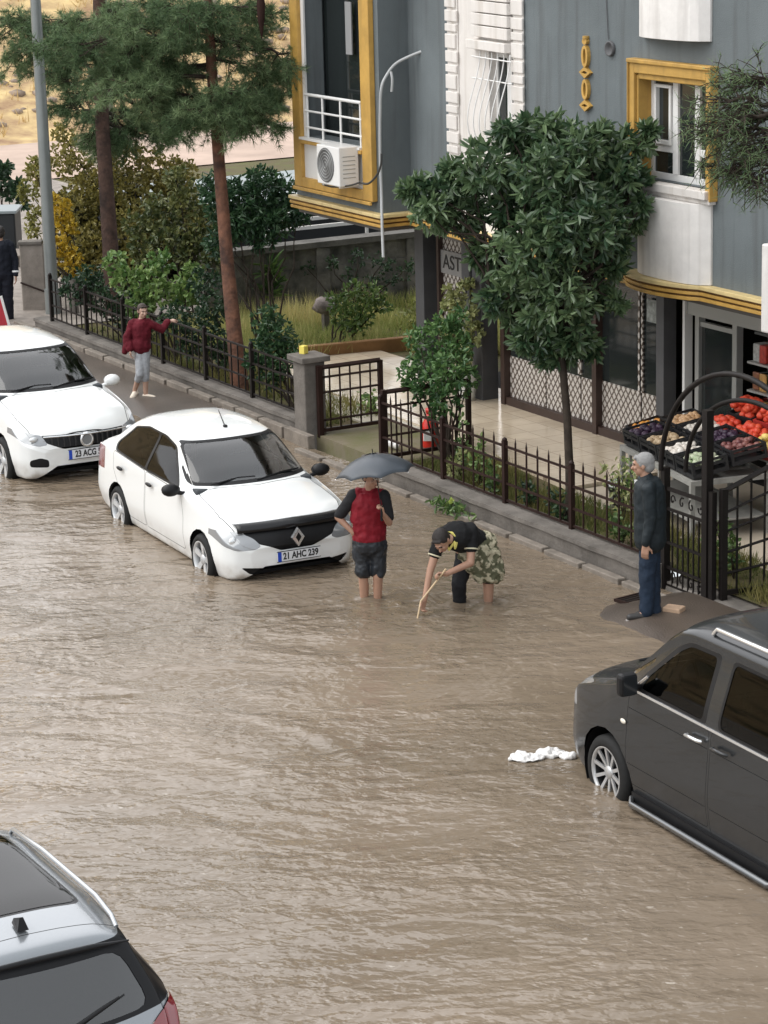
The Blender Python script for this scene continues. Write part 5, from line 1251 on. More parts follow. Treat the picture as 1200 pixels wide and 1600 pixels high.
# ---- dark gray van
def van():
    c = thing('gray_van', 'dark gray passenger van with black side windows', 'van', (-17.54, 12.775, -.17), R(180-2.93))
    paint = mat('dark_gray_paint', (.019, .0205, .022), .26, spec=.35, coat=.3, var=.08, vscale=1)
    st = [( .80, .34, .70, .50, .77, .72, .77, .77, .66, .80, -.07),
          ( .785,.26, .80, .48, .86, .84, .84, .89, .74, .93, -.10),
          ( .73, .22, .84, .50, .91, .95, .875, .99,.77, 1.03, -.15),
          ( .52, .20, .87, .60, .94,1.03,.89, 1.07,.79, 1.11, -.16),
          ( .25, .20, .88, .62, .95, 1.10,.90, 1.14,.79, 1.18, -.14),
          ( .06, .20, .88, .62, .95, 1.15,.91, 1.19,.79, 1.23, -.12),
          (-.03, .20, .88, .62, .95, 1.18,.91, 1.24,.79, 1.29, -.12),
          (-.35, .20, .88, .62, .95, 1.22,.91, 1.49,.77, 1.56, -.12),
          (-.72, .20, .88, .62, .95, 1.24,.91, 1.76,.745,1.83, -.10),
          (-.92, .20, .88, .62, .95, 1.24,.91, 1.84,.735,1.91, -.05),
          (-1.20,.20, .88, .62, .95, 1.24,.91, 1.87,.73, 1.95, 0),
          (-2.2, .20, .88, .62, .95, 1.24,.91, 1.88,.73, 1.97, 0),
          (-3.4, .20, .88, .62, .95, 1.24,.91, 1.87,.73, 1.96, 0),
          (-3.85,.22, .87, .62, .94, 1.22,.90, 1.82,.72, 1.91, .04),
          (-3.97,.26, .85, .62, .92, 1.18,.88, 1.70,.71, 1.78, .05),
          (-4.0, .34, .80, .62, .86, 1.00,.82, 1.3,.68, 1.36, .05)]
    bm = loft(st)
    gh = lambda c_, n_: abs(c_.y) > .6 and c_.z > 1.1
    fd = rnd([(-.42, 1.225), (-.50, 1.36), (-.90, 1.70), (-1.06, 1.775), (-1.52, 1.79), (-1.52, 1.225)], .05)
    region(bm, fd, 'side', 5, gh); region(bm, rnd([(-.52, 1.25), (-.58, 1.37), (-.94, 1.67), (-1.08, 1.745), (-1.46, 1.755), (-1.46, 1.25)], .05), 'side', 2, gh)
    for a, b_ in ((-1.68, -2.90), (-2.98, -3.82)):
        region(bm, rnd([(a, 1.225), (a, 1.79), (b_, 1.79), (b_, 1.225)], .07), 'side', 5, gh); region(bm, rnd([(a-.03, 1.25), (a-.03, 1.765), (b_+.03, 1.765), (b_+.03, 1.25)], .06), 'side', 2, gh)
    ws = lambda c_, n_: -1.1 < c_.x < .2 and n_.x > .2
    region(bm, rnd([(-.84, 1.27), (.84, 1.27), (.74, 1.85), (-.74, 1.85)], .07), 'front', 3, ws)
    dl = lambda c_, n_: abs(c_.y) > .7
    fdo = rnd([(-.34, .36), (-.34, 1.0), (-.36, 1.20), (-1.575, 1.20), (-1.575, .36), (-.5, .36)], .05)
    region(bm, fdo, 'side', 1, dl, only=(0,)); region(bm, inset(fdo, .0065), 'side', 10, dl, only=(1,))
    sdo = rnd([(-1.60, .30), (-1.60, 1.20), (-2.86, 1.20), (-2.86, .30)], .05)
    region(bm, sdo, 'side', 1, dl, only=(0,)); region(bm, inset(sdo, .0065), 'side', 11, dl, only=(1,))
    for z0 in (1.035, .545):   # swage lines
        for (a, b_) in ((-.36, -1.56), (-1.62, -2.85)):
            region(bm, [(a, z0), (a, z0+.007), (b_, z0+.007), (b_, z0)], 'side', 1, dl, only=(10, 11))
    fr_ = lambda c_, n_: c_.x > .2
    region(bm, rnd([(-.55, .80), (.55, .80), (.55, .93), (-.55, .93)], .03), 'front', 6, fr_); region(bm, rnd([(-.6, .33), (.6, .33), (.55, .52), (-.55, .52)], .04), 'front', 8, fr_)
    for s_ in (1, -1): region(bm, rnd([(s_*.57, .80), (s_*.84, .80), (s_*.87, 1.06), (s_*.62, 1.02)], .04), 'front', 7, fr_)
    region(bm, rnd([(.56, .78), (.62, .98), (.74, 1.0), (.80, .78)], .03), 'side', 7, lambda c_, n_: abs(c_.y) > .55 and c_.x > .5)
    hoodp = [(.0, .78), (.40, .78), (.60, .60), (.68, .3), (.70, 0), (.68, -.3), (.60, -.60), (.40, -.78), (.0, -.78), (.09, -.3), (.10, 0), (.09, .3)]
    top = lambda c_, n_: n_.z > .3 and c_.z > .88
    region(bm, hoodp, 'top', 1, top, only=(0,)); region(bm, inset(hoodp, .008), 'top', 13, top, only=(1,))
    for wx in (0, -3.0): region(bm, arc(wx, .35, .40, .1), 'side', 20, lambda c_, n_: abs(c_.y) > .66)
    bmesh.ops.delete(bm, geom=[f for f in bm.faces if f.material_index == 20], context='FACES'); bm.normal_update()
    split(bm, (0, 1), 'body', [paint, seam_m], c); split(bm, 13, 'hood', paint, c)
    for s_ in (1, -1):
        for k in (10, 11):
            for f in bm.faces:
                if f.material_index == k and f.calc_center_median().y*s_ > 0: f.material_index = 30
            dd = split(bm, 30, 'door', paint, c)
            for f in bm.faces:
                if f.material_index == 30: f.material_index = 31
            hx = -1.40 if k == 10 else -1.78; mb = MB(); mb.tube([(hx+.10, s_*.945, 1.085), (hx+.09, s_*.975, 1.09), (hx-.09, s_*.975, 1.095), (hx-.10, s_*.945, 1.085)], .016, 6); mb.build('handle', chrome if k == 10 else paint, dd)
    split2(bm, 5, 'window_trim', blackp, c); split2(bm, 2, 'side_window', glass_v, c, -.005); split(bm, 3, 'windshield', glass_c, c, -.003); split(bm, 6, 'grille', blackp, c, -.01); split(bm, 8, 'lower_intake', blackp, c, -.01); split2(bm, 7, 'headlight', lampm, c)
    bm.free()
    for s_ in (1, -1):
        mb = MB(); mb.box((-3.9, s_*.918-.004, 1.20), (-.40, s_*.918+.004, 1.222)); mb.build('chrome_strip', chrome, c)
        mb = MB(); mb.tube([(-.42, s_*.93, .24), (-.50, s_*.985, .22), (-2.52, s_*.985, .22), (-2.6, s_*.93, .24)], .03, 8); o = mb.build('side_step', mat('step_steel', (.16, .165, .17), .25, metal=.9), c)
        mb = MB(); mb.box((-2.58, s_*.90-.03, .20), (-.42, s_*.90+.035, .305)); mb.build('sill_trim', blackp, c)
        # flared arch lip
        for wx in (0, -3.0):
            mb = MB(); mb.lathe([(.39, s_*.92), (.395, s_*.50), (0, s_*.50)], (wx, 0, .35), 'y', 28); mb.build('wheel_well', blackp, c, fixn=False)
            wheel(c, wx, s_*.84, .335, .335, .235, s_, 'multi')
        mb = MB(); mb.tube([(-1.3, s_*.70, 1.90), (-1.36, s_*.70, 1.955), (-3.5, s_*.69, 1.975), (-3.56, s_*.69, 1.92)], .02, 6); mb.build('roof_rail', chrome, c)
        mb = MB(); mb.ell((-.30, s_*.945, .90), (.045, .012, .022), 10); mb.build('side_repeater', mat('repeater', (.75, .7, .6), .2), c)
        mb = MB(); mb.cbox((-.50, s_*1.03, 1.30), (.11, .17, .20)); mb.cbox((-.48, s_*.93, 1.26), (.08, .12, .07)); o = mb.build('door_mirror', blackp, c, .045)
        mb = MB(); mb.cbox((-.558, s_*1.03, 1.30), (.004, .13, .16)); mb.build('mirror_glass', mat('dark_mirror', (.02, .022, .024), .1), o)
        mb = MB(); mb.tube([(-.44, s_*.925, 1.235), (-.62, s_*.90, 1.38)], .012, 4); mb.build('quarter_bar', chrome, c)
    mb = MB(); mb.box((-3.9, -.66, .24), (.6, .66, .3)); mb.build('underbody', blackp, c)
    interior(c, -.12, -3.8, 1.22, .85, 1.8, .5)
    mb = MB(); mb.box((-3.8, -.8, .9), (-3.76, .8, 1.7)); mb.build('rear_bench', seatm, c)
    wiper(c, [(.0, .6, 1.30), (-.08, .1, 1.34)]); wiper(c, [(.0, -.1, 1.32), (-.08, -.6, 1.36)])
    return c
van()

# ---- silver gray SUV seen from behind at the lower left
def suv():
    c = thing('gray_suv', 'silver gray hatchback SUV with a panoramic roof at the lower left corner', 'car', (-13.55-3.55+.02, 5.20-.02, -.10), R(180))
    paint = mat('silver_gray_paint', (.25, .265, .28), .25, metal=.55, coat=.5)
    # x = 0 front axle, tail at about -3.55
    st = [( .88, .40, .55, .50, .62, .70, .62, .74, .55, .77, -.14),
          ( .80, .26, .78, .50, .86, .90, .84, .95, .72, 1.0, -.20),
          ( .50, .24, .84, .60, .92, 1.00,.88, 1.06,.76, 1.11, -.15),
          (-.25, .24, .86, .62, .93, 1.06,.89, 1.13,.76, 1.18, -.12),
          (-.60, .24, .86, .62, .93, 1.08,.89, 1.32,.72, 1.38, -.1),
          (-1.10,.24, .86, .62, .93, 1.09,.89, 1.56,.65, 1.62, -.05),
          (-1.60,.24, .86, .62, .93, 1.10,.89, 1.60,.635,1.68, 0),
          (-2.40,.24, .86, .62, .93, 1.11,.89, 1.60,.63, 1.68, 0),
          (-2.95,.26, .86, .62, .93, 1.12,.885,1.57,.61, 1.65, .03),
          (-3.15,.28, .85, .62, .925,1.12,.87, 1.54,.60, 1.62, .05),
          (-3.22,.28, .85, .62, .92, 1.11,.865,1.47,.62, 1.53, .08),
          (-3.40,.28, .84, .62, .91, 1.09,.85, 1.24,.70, 1.28, .14),
          (-3.50,.30, .83, .62, .90, 1.06,.84, 1.12,.72, 1.15, .18),
          (-3.58,.32, .80, .62, .88, .98, .82, 1.03,.72, 1.06, .20),
          (-3.64,.38, .72, .60, .80, .84, .76, .88,.66, .90, .20)]
    bm = loft(st)
    rw = lambda c_, n_: c_.x < -3.0 and n_.x < -.1
    tp = lambda c_, n_: n_.z > .5 and c_.z > 1.4
    region(bm, rnd([(-.90, 1.145), (.90, 1.145), (.68, 1.565), (-.68, 1.565)], .05), 'front', 5, rw)
    region(bm, rnd([(-.66, 1.17), (.66, 1.17), (.53, 1.50), (-.53, 1.50)], .10), 'front', 4, rw)
    region(bm, rnd([(-1.15, -.50), (-1.15, .50), (-2.72, .50), (-2.72, -.50)], .10), 'top', 5, tp); region(bm, rnd([(-1.18, -.48), (-1.18, .48), (-2.69, .48), (-2.69, -.48)], .09), 'top', 2, tp)
    seamp = [(-3.01, -.66), (-3.0, -.3), (-2.99, 0), (-3.0, .3), (-3.01, .66), (-3.018, .66), (-3.008, .3), (-2.998, 0), (-3.008, -.3), (-3.018, -.66)]
    region(bm, seamp, 'top', 1, tp)
    gh = lambda c_, n_: abs(c_.y) > .55 and c_.z > 1.05
    region(bm, rnd([(-.75, 1.11), (-1.2, 1.48), (-1.6, 1.54), (-2.5, 1.54), (-3.1, 1.45), (-3.25, 1.15)], .05), 'side', 5, gh)
    bl = lambda c_, n_: c_.x < -3.15
    for s_ in (1, -1): region(bm, rnd([(s_*.38, .93), (s_*.55, 1.045), (s_*.72, 1.11), (s_*.82, 1.14), (s_*.95, 1.12), (s_*.95, .74), (s_*.5, .72)], .04), 'front', 9, bl)
    for wx in (0, -2.68): region(bm, arc(wx, .36, .40, .1), 'side', 20, lambda c_, n_: abs(c_.y) > .62)
    bmesh.ops.delete(bm, geom=[f for f in bm.faces if f.material_index == 20], context='FACES'); bm.normal_update()
    split(bm, (0, 1), 'body', [paint, seam_m], c); split(bm, 5, 'window_trim', mat('gloss_black_trim', (.008, .008, .009), .3, spec=.2), c); split(bm, 4, 'rear_window', glass_s, c, -.004); split(bm, 2, 'sunroof', glass_r, c, .003)
    split2(bm, 9, 'tail_light', redlamp, c, .012); bm.free()
    for s_ in (1, -1):
        mb = MB(); mb.tube([(-1.2, s_*.60, 1.585), (-1.26, s_*.60, 1.635), (-1.8, s_*.605, 1.665), (-2.7, s_*.60, 1.665), (-2.98, s_*.585, 1.635), (-3.06, s_*.58, 1.59)], .016, 8); mb.build('roof_rail', mat('satin_silver', (.42, .43, .44), .25, metal=.6), c)
        for wx in (0, -2.68):
            mb = MB(); mb.lathe([(.39, s_*.90), (.395, s_*.50), (0, s_*.50)], (wx, 0, .36), 'y', 24); mb.build('wheel_well', blackp, c, fixn=False); wheel(c, wx, s_*.81, .34, .34, .23, s_, 'five')
    mb = MB(); mb.box((-3.3, -.66, .3), (.5, .66, .34)); mb.build('underbody', blackp, c)
    mb = MB(); mb.add([(-2.81, 0, 1.69), (-2.84, -.025, 1.675), (-2.84, .025, 1.675), (-2.97, -.038, 1.662), (-2.97, .038, 1.662), (-2.95, -.012, 1.745), (-2.95, .012, 1.745)], [(0, 1, 3, 5), (0, 5, 6), (0, 6, 4, 2), (5, 3, 4, 6), (0, 2, 1), (1, 2, 4, 3)]); mb.build('antenna_fin', blackp, c)
    mb = MB(); mb.tube([(-3.20, -.60, 1.545), (-3.235, -.35, 1.575), (-3.245, 0, 1.582), (-3.235, .35, 1.575), (-3.20, .60, 1.545)], [.006, .018, .02, .018, .006], 8); mb.build('spoiler_edge', blackp, c)
    mb = MB(); mb.cap((-3.53, -.02, 1.175), .028, (-3.50, -.07, 1.205), .02); mb.tube([(-3.515, -.06, 1.20), (-3.46, -.30, 1.265), (-3.435, -.42, 1.30)], [.015, .014, .006], 6); mb.tube([(-3.50, -.12, 1.20), (-3.42, -.46, 1.30)], .008, 4); mb.build('rear_wiper', blackp, c)
    mb = MB(); mb.box((-3.2, -.7, .5), (-2.9, .7, 1.1)); mb.build('rear_seat', seatm, c); interior(c, -.4, -3, 1.1, .85, 1.5, .45)
suv()
# ---- dark container far away at the left edge
p = at(36, 393, z=.06); c = thing('container', 'dark box shaped container with a pale top rim at the far left edge', 'container', p, IMG+R(180))
mb = MB(); mb.box((0, 0, .05), (1.5, .9, .90)); mb.build('bin_body', mat('dark_container', (.012, .015, .018), .5, var=.3), c, .03)
mb = MB(); mb.box((-.04, -.04, .90), (1.54, .94, .96)); mb.build('rim', mat('rim_gray', (.22, .25, .26), .5), c, .01)
mb = MB(); mb.box((.42, .901, .25), (.47, .925, .62)); mb.build('handle', MATS['rim_gray'], c)
a = at(-30, 398, z=.30); b_ = at(36, 398, z=.30); d = (b_-a); mb = MB(); mb.tube([a, b_], .12, 4); o = mb.build('concrete_beam', pale_conc); tag(o, 'low gray concrete beam in front of the dark container', 'beam')
mb = MB(); d.normalize()
for q in (a+d*.3, b_-d*.2): mb.box((q.x-.12, q.y-.12, -.05), (q.x+.12, q.y+.12, .22))
mb.build('support', pale_conc, o)
# ---------------------------------------------------------------- people
skin = mat('skin', (.42, .24, .165), .5, var=.12, vscale=12)
hairm = mat('dark_hair', (.018, .013, .011), .6, bump=.6, bscale=120)
FOLD = bpy.data.textures.new('cloth_fold', 'CLOUDS'); FOLD.noise_scale = .09
class Fig:
    def __init__(s): s.mb = MB()
    def c(s, a, ra, b, rb, flat=1.0, side=None): s.mb.cap(a, ra, b, rb, 14, flat, side); return s
    def e(s, c, r, mtx=None): s.mb.ell(c, r, 16, mtx); return s
    def chain(s, pts, rs, flat=1.0, side=None):
        for i in range(len(pts)-1): s.c(pts[i], rs[i], pts[i+1], rs[i+1], flat, side)
        return s
    def build(s, name, m, parent, vox=.010, fold=0, smooth=4, thick=0):
        o = s.mb.build(name, m, parent, fixn=False)
        r = o.modifiers.new('r', 'REMESH'); r.mode = 'VOXEL'; r.voxel_size = vox; r.use_smooth_shade = True
        if fold:
            d = o.modifiers.new('d', 'DISPLACE'); d.texture = FOLD; d.strength = fold; d.texture_coords = 'GLOBAL'; d.mid_level = .5
        k = o.modifiers.new('s', 'SMOOTH'); k.iterations = smooth; k.factor = .5
        return o
V = Vector
def hand(f, wrist, d, palmn, curl=.5, s=1.0, L=1.0):
    """palm, four unequal bent fingers and a side thumb. d = from wrist to knuckles, palmn = out of the palm, s = thumb side"""
    w = V(wrist); d = V(d).normalized(); n = V(palmn); n = (n-d*n.dot(d)).normalized(); x = d.cross(n)*s
    for t in (-.028, -.009, .01, .027): f.c(w+x*t*.7, .017, w+d*.085*L+x*t, .0135)
    for t, fl in ((-.030, .062), (-.010, .075), (.011, .080), (.031, .070)):
        fl *= L; k0 = w+d*.088*L+x*t; a = curl*.75; d1 = (d*math.cos(a)+n*math.sin(a)); k1 = k0+d1*fl*.42
        a = curl*1.7; d2 = (d*math.cos(a)+n*math.sin(a)); k2 = k1+d2*fl*.34; a = curl*2.5; d3 = (d*math.cos(a)+n*math.sin(a)); k3 = k2+d3*fl*.26
        f.chain([k0, k1, k2, k3], [.0105, .0095, .009, .0078])
    b0 = w+x*.030+d*.022; b1 = b0+(x*.75+d*.6+n*.35).normalized()*.042*L; b2 = b1+(d*.8+n*.6*curl+x*.15).normalized()*.034*L; f.chain([b0, b1, b2], [.015, .0115, .009])
def head(f, c, face, up=V((0, 0, 1)), s=1.0):
    """c = centre of the skull; returns the frame"""
    y = -V(face).normalized(); z = V(up); z = (z-y*z.dot(y)).normalized(); x = y.cross(z)
    M = Matrix((x, y, z)).transposed()
    P = lambda a, b_, c_: V(c)+(x*a+y*b_+z*c_)*s
    f.e(P(0, .005, .025), (.076*s, .096*s, .092*s), M); f.e(P(0, -.025, -.045), (.056*s, .066*s, .066*s), M); f.e(P(0, -.06, -.088), (.024*s, .022*s, .02*s), M)
    f.c(P(0, -.088, .0), .012*s, P(0, -.112, -.032), .016*s); f.e(P(0, -.092, .026), (.05*s, .014*s, .010*s), M)
    f.e(P(0, -.088, -.062), (.022*s, .012*s, .010*s), M)
    for q in (1, -1): f.e(P(.078*q, .012, -.008), (.010*s, .020*s, .032*s), M); f.e(P(.036*q, -.075, -.022), (.02*s, .018*s, .018*s), M)
    return P, M
def face_bits(P, M, s, t, brow=hairm):
    mb = MB()
    for q in (1, -1): mb.ell(P(.031*q, -.088, .010), (.011*s, .007*s, .006*s), 10, M)
    mb.build('eyes', mat('eye_dark', (.03, .02, .015), .2), t)
    mb = MB()
    for q in (1, -1): mb.cap(P(.018*q, -.100, .030), .0045*s, P(.048*q, -.092, .030), .004*s)
    mb.build('eyebrows', brow, t)
    mb = MB(); mb.cap(P(-.016, -.100, -.052), .005*s, P(.016, -.100, -.052), .005*s); mb.build('lips', mat('lip', (.32, .12, .10), .5), t)
def hair(P, M, s, t, m, back=0.0, thick=1.0):
    f = Fig(); f.e(P(0, .022, .040), (.084*s*thick, .098*s*thick, .088*s*thick), M); f.e(P(0, .055, -.01), (.076*s, .062*s, (.075+back)*s), M); f.c(P(-.05, -.070, .082), .016*s, P(.05, -.070, .082), .016*s)
    for q in (1, -1): f.c(P(.074*q, -.01, .05), .014*s, P(.077*q, -.012, .005), .008*s)
    return f.build('hair', m, t, .009, .012, 2)

RAD = IMG
# 1. man under the umbrella -------------------------------------------------
b0 = at(580, 933, z=0)
t = thing('person', 'man in a red padded vest and dark shorts standing under the umbrella', 'person', (b0.x, b0.y, -.25), RAD, None)
f = Fig()
for q, fx, ky in ((1, .065, -.03), (-1, -.075, .0)):     # legs (image-right leg, image-left leg)
    f.chain([V((q*.085, 0, .90)), V((q*.08, ky-.01, .50)), V((fx, ky+.03, .10))], [.088, .056, .040]); f.c((q*.075, ky+.035, .38), .056, (q*.072, ky+.035, .28), .046); f.c((fx, ky+.03, .05), .042, (fx+.03, ky-.14, .03), .033)
f.c((0, 0, .92), .135, (0, 0, 1.05), .125, 1.15, (1, 0, 0)); f.c((0, 0, 1.05), .125, (.0, .0, 1.33), .135, 1.25, (1, 0, 0)); f.c((-.13, 0, 1.40), .062, (.13, 0, 1.40), .062); f.c((0, 0, 1.42), .056, (.02, -.03, 1.53), .052)
P, M = head(f, (.035, -.035, 1.605), (.55, -.80, -.18))
shL, elL, wrL = V((-.185, .0, 1.40)), V((-.335, .03, 1.155)), V((-.175, -.03, .99))
f.chain([shL, elL], [.052, .040]); f.c(elL, .041, wrL, .027); hand(f, wrL, (.75, -.05, -.5), (.3, .9, -.1), .5, 1)
shR, elR, wrR = V((.18, -.02, 1.39)), V((.215, -.12, 1.12)), V((.155, -.26, 1.25))
f.chain([shR, elR], [.052, .040]); f.c(elR, .041, wrR, .027); hand(f, wrR, (-.1, -.25, .95), (-.9, -.2, 0), 1.05, -1)
f.build('body', skin, t, .008, 0, 3)
face_bits(P, M, 1, t); hair(P, M, 1, t, mat('gray_brown_hair', (.06, .05, .045), .7, bump=.5, bscale=100))
redv = mat('red_padded_vest', (.22, .010, .020), .65, var=.25, vscale=6, bump=.5, bscale=10)
f = Fig(); f.c((0, 0, .92), .165, (0, 0, 1.12), .165, 1.12, (1, 0, 0)); f.c((0, 0, 1.12), .165, (0, 0, 1.32), .16, 1.22, (1, 0, 0)); f.c((-.12, 0, 1.40), .08, (.12, 0, 1.40), .08); f.c((0, 0, 1.43), .068, (.012, -.01, 1.475), .066)
v = f.build('vest', redv, t, .010, .045, 2)
mb = MB()
for z in (1.02, 1.12, 1.22, 1.32): pass
f = Fig(); f.c(shL+V((.03, 0, .0)), .080, elL+V((.02, -.0, .03)), .062); f.c(shR+V((-.02, 0, 0)), .076, elR+V((-.0, .02, .06)), .060); f.build('shirt_sleeves', mat('black_shirt', (.018, .018, .02), .8), t, .010, .02, 2)
f = Fig(); f.c((0, 0, .86), .165, (0, 0, .94), .16, 1.12, (1, 0, 0))
for q in (1, -1): f.c((q*.085, -.0, .84), .112, (q*.082, -.02, .60), .090); f.c((q*.082, -.02, .60), .090, (q*.08, -.02, .55), .088)
f.build('shorts', mat('wet_dark_shorts', (.022, .027, .035), .45, var=.5, vscale=7, bump=.4, bscale=18), t, .010, .045, 2)
hw = wrR+V((-.015, -.04, .08))
uh = t.location+Vector((math.cos(RAD)*hw.x-math.sin(RAD)*hw.y, math.sin(RAD)*hw.x+math.cos(RAD)*hw.y, hw.z))
# umbrella
u = thing('umbrella', 'open dark blue-gray umbrella held over the man in the red vest', 'umbrella', uh, RAD)
apex = V((-.08, .06, .58)); ax = (apex-V((0, 0, -.1))).normalized()
Mu = ax.to_track_quat('Z', 'Y').to_matrix()
def UP(r, a, h): return apex+Mu @ V((r*math.cos(a), r*math.sin(a), h))
mb = MB(); nr, na = 10, 64; vs = []; RR = .44
for i in range(nr+1):
    r = RR*i/nr
    for k in range(na):
        a = 2*math.pi*k/na; s_ = abs(math.sin(a*4)); e = (i/nr)**2
        rr = r*(1-.10*s_*e); vs.append(UP(rr, a, -.20*(r/RR)**2-.02*s_*e*-1))
mb.add(vs, [(i*na+k, i*na+(k+1) % na, (i+1)*na+(k+1) % na, (i+1)*na+k) for i in range(nr) for k in range(na)], True)
um = mat('umbrella_cloth', (.045, .055, .068), .38, var=.3, vscale=3); 
cano = mb.build('canopy', um, u); sd2 = cano.modifiers.new('s', 'SOLIDIFY'); sd2.thickness = .003
# a lighter gray panel facing the street
mb = MB(); pv = []
for i in range(nr+1):
    r = RR*i/nr*.995
    for k in range(9):
        a = R(180+22.5*1)+R(45)*k/8; s_ = abs(math.sin(a*4)); e = (i/nr)**2; pv.append(UP(r*(1-.10*s_*e), a, -.20*(r/RR)**2+.02*s_*e+.010))
mb.add(pv, [(i*9+k, i*9+k+1, (i+1)*9+k+1, (i+1)*9+k) for i in range(nr) for k in range(8)], True); mb.build('canopy_panel', mat('pale_umbrella_cloth', (.30, .32, .34), .4), u, fixn=False)
mb = MB()
for k in range(8):
    a = k*math.pi/4; mb.tube([UP(RR*i/8, a, -.20*(i/8)**2-.008) for i in range(9)], .004, 4); mb.tube([UP(.01, a, -.28), UP(RR*.5, a, -.062)], .003, 4)
mb.build('ribs', chrome, u)
mb = MB(); mb.tube([apex+ax*.06, V((0, 0, -.02))], .006, 6); mb.tube([V((0, 0, .02)), V((-.006, -.006, -.12)), V((.0, -.01, -.14))], .013, 8); mb.build('shaft', blackp, u)

# 2. man bending over the water --------------------------------------------
b0 = at(716, 942, z=0)
t = thing('person', 'man in a black polo with a yellow collar bending over the flood', 'person', (b0.x, b0.y, -.25), RAD, None)
# local origin = image-left foot; px -> metres: 134 px per metre
hipL, hipR = V((.10, .10, .80)), V((.28, .16, .80))
kneeL, kneeR = V((.01, -.02, .47)), V((.33, .04, .46))
f = Fig(); f.chain([hipL, kneeL, V((.02, .06, .08))], [.10, .062, .042]); f.c(kneeL+V((.01, .05, -.10)), .056, kneeL+V((.01, .07, -.22)), .045)
f.chain([hipR, kneeR, V((.33, .08, .06))], [.10, .062, .042]); f.c(kneeR+V((0, .04, -.10)), .056, kneeR+V((0, .05, -.2)), .045)
for q in (V((.02, .06, .05)), V((.33, .08, .04))): f.c(q, .042, q+V((-.03, -.14, -.02)), .033)
f.c(hipL+V((0, 0, .02)), .125, hipR+V((0, 0, .02)), .125)
chest = V((-.02, -.20, 1.06)); f.c((.19, .12, .86), .14, chest, .14, 1.15, (1, 0, 0)); f.c(chest+V((-.13, -.02, .02)), .07, chest+V((.14, .03, .05)), .07)
neck = V((-.10, -.33, 1.05)); f.c(chest+V((-.02, -.06, .02)), .06, neck, .052)
P, M = head(f, (-.175, -.40, 1.06), (-.30, -.62, -.72), (-.5, -.55, .65))
shA, elA, wrA = chest+V((-.16, -.04, .0)), V((-.30, -.33, .72)), V((-.37, -.42, .42))      # image-left arm reaching down
f.chain([shA, elA], [.055, .041]); f.c(elA, .041, wrA, .028); hand(f, wrA, (-.25, -.2, -.9), (.7, -.6, .1), .8, 1)
shB, elB, wrB = chest+V((.17, .02, .04)), V((.13, -.30, .78)), V((-.14, -.50, .72))
f.chain([shB, elB], [.057, .043]); f.c(elB, .043, wrB, .029); hand(f, wrB, (-.9, -.2, .15), (0, -.5, -.85), 1.0, -1)
f.build('body', skin, t, .008, 0, 3); face_bits(P, M, 1, t); hair(P, M, 1, t, hairm, 0, 1.06)
blk = mat('black_polo', (.014, .014, .015), .8, var=.2)
f = Fig(); f.c((.19, .11, .89), .155, chest, .160, 1.15, (1, 0, 0)); f.c(chest+V((-.14, -.02, .02)), .085, chest+V((.15, .03, .05)), .085); f.c(chest+V((-.02, -.04, .02)), .09, neck+V((.03, .05, 0)), .066)
f.c(shA, .075, shA.lerp(elA, .50), .070); f.c(shB, .078, shB.lerp(elB, .50), .072); f.build('polo_shirt', blk, t, .010, .025, 2)
yel = mat('yellow_trim', (.62, .55, .16), .7)
dn = (neck-chest).normalized(); cM = dn.to_track_quat('Z', 'Y').to_matrix()
mb = MB(); cp = [neck+V((.018, .03, .0))+cM @ V((.075*math.cos(a), .075*math.sin(a), 0)) for a in [k*math.pi/10 for k in range(21)]]; mb.tube(cp, .017, 6); q0 = chest+V((-.02, -.14, -.02)); mb.tube([neck+V((-.03, -.05, -.03)), neck+V((-.0, -.04, -.10)), q0+V((0, .0, -.02))], .016, 5); mb.tube([neck+V((.08, -.03, -.02)), neck+V((.07, -.05, -.08)), q0], .018, 5); mb.build('collar', yel, t)
for a, b_ in ((shA, elA), (shB, elB)):
    p = a.lerp(b_, .56); d = (b_-a).normalized(); Mq = d.to_track_quat('Z', 'Y').to_matrix(); mb = MB(); mb.tube([p+Mq @ V((.070*math.cos(k*math.pi/10), .070*math.sin(k*math.pi/10), 0)) for k in range(21)], .009, 5); mb.build('sleeve_trim', mat('pale_trim', (.62, .58, .42), .7), t)
f = Fig(); f.chain([hipL, kneeL, kneeL.lerp(V((.02, .06, .08)), .72)], [.115, .082, .072]); f.chain([hipR, kneeR+V((0, 0, .05))], [.115, .085]); f.c(hipL, .125, hipR, .125); f.build('trousers', mat('black_trousers', (.012, .012, .014), .7), t, .010, .03, 2)
camo = mat('camouflage_cloth', (.42, .38, .27), .85, vscale=13, c2=(.10, .10, .06), detail=2)
camo.node_tree.nodes['Map Range'].inputs[1].default_value = .46; camo.node_tree.nodes['Map Range'].inputs[2].default_value = .54
f = Fig(); f.c((.13, .02, .88), .15, (.30, .12, .88), .14); f.c((.20, .0, .84), .16, (.34, .02, .60), .15, .9); f.c((.12, -.04, .80), .12, (.24, -.04, .52), .06); f.c((.36, .08, .76), .12, (.40, .03, .56), .11); f.c((.36, .0, .60), .09, (.44, -.01, .53), .05)
f.build('jacket_tied_at_waist', camo, t, .012, .07, 1)
st_ = thing('stick', 'pale wooden stick the bending man pushes into the water', 'stick', t.location, RAD)
mb = MB(); mb.tube([wrB+V((-.02, -.06, .02))+V((.02, .01, .05)), wrA+V((-.04, -.05, .0)), wrA+V((-.12, -.13, -.36))], .010, 8); mb.build('shaft', mat('pale_wood', (.60, .45, .28), .6), st_)
mb = MB(); mb.ell((wrA.x-.12, wrA.y-.13, wrA.z-.38), (.05, .05, .04), 8); mb.build('tip', MATS['pale_wood'], st_)

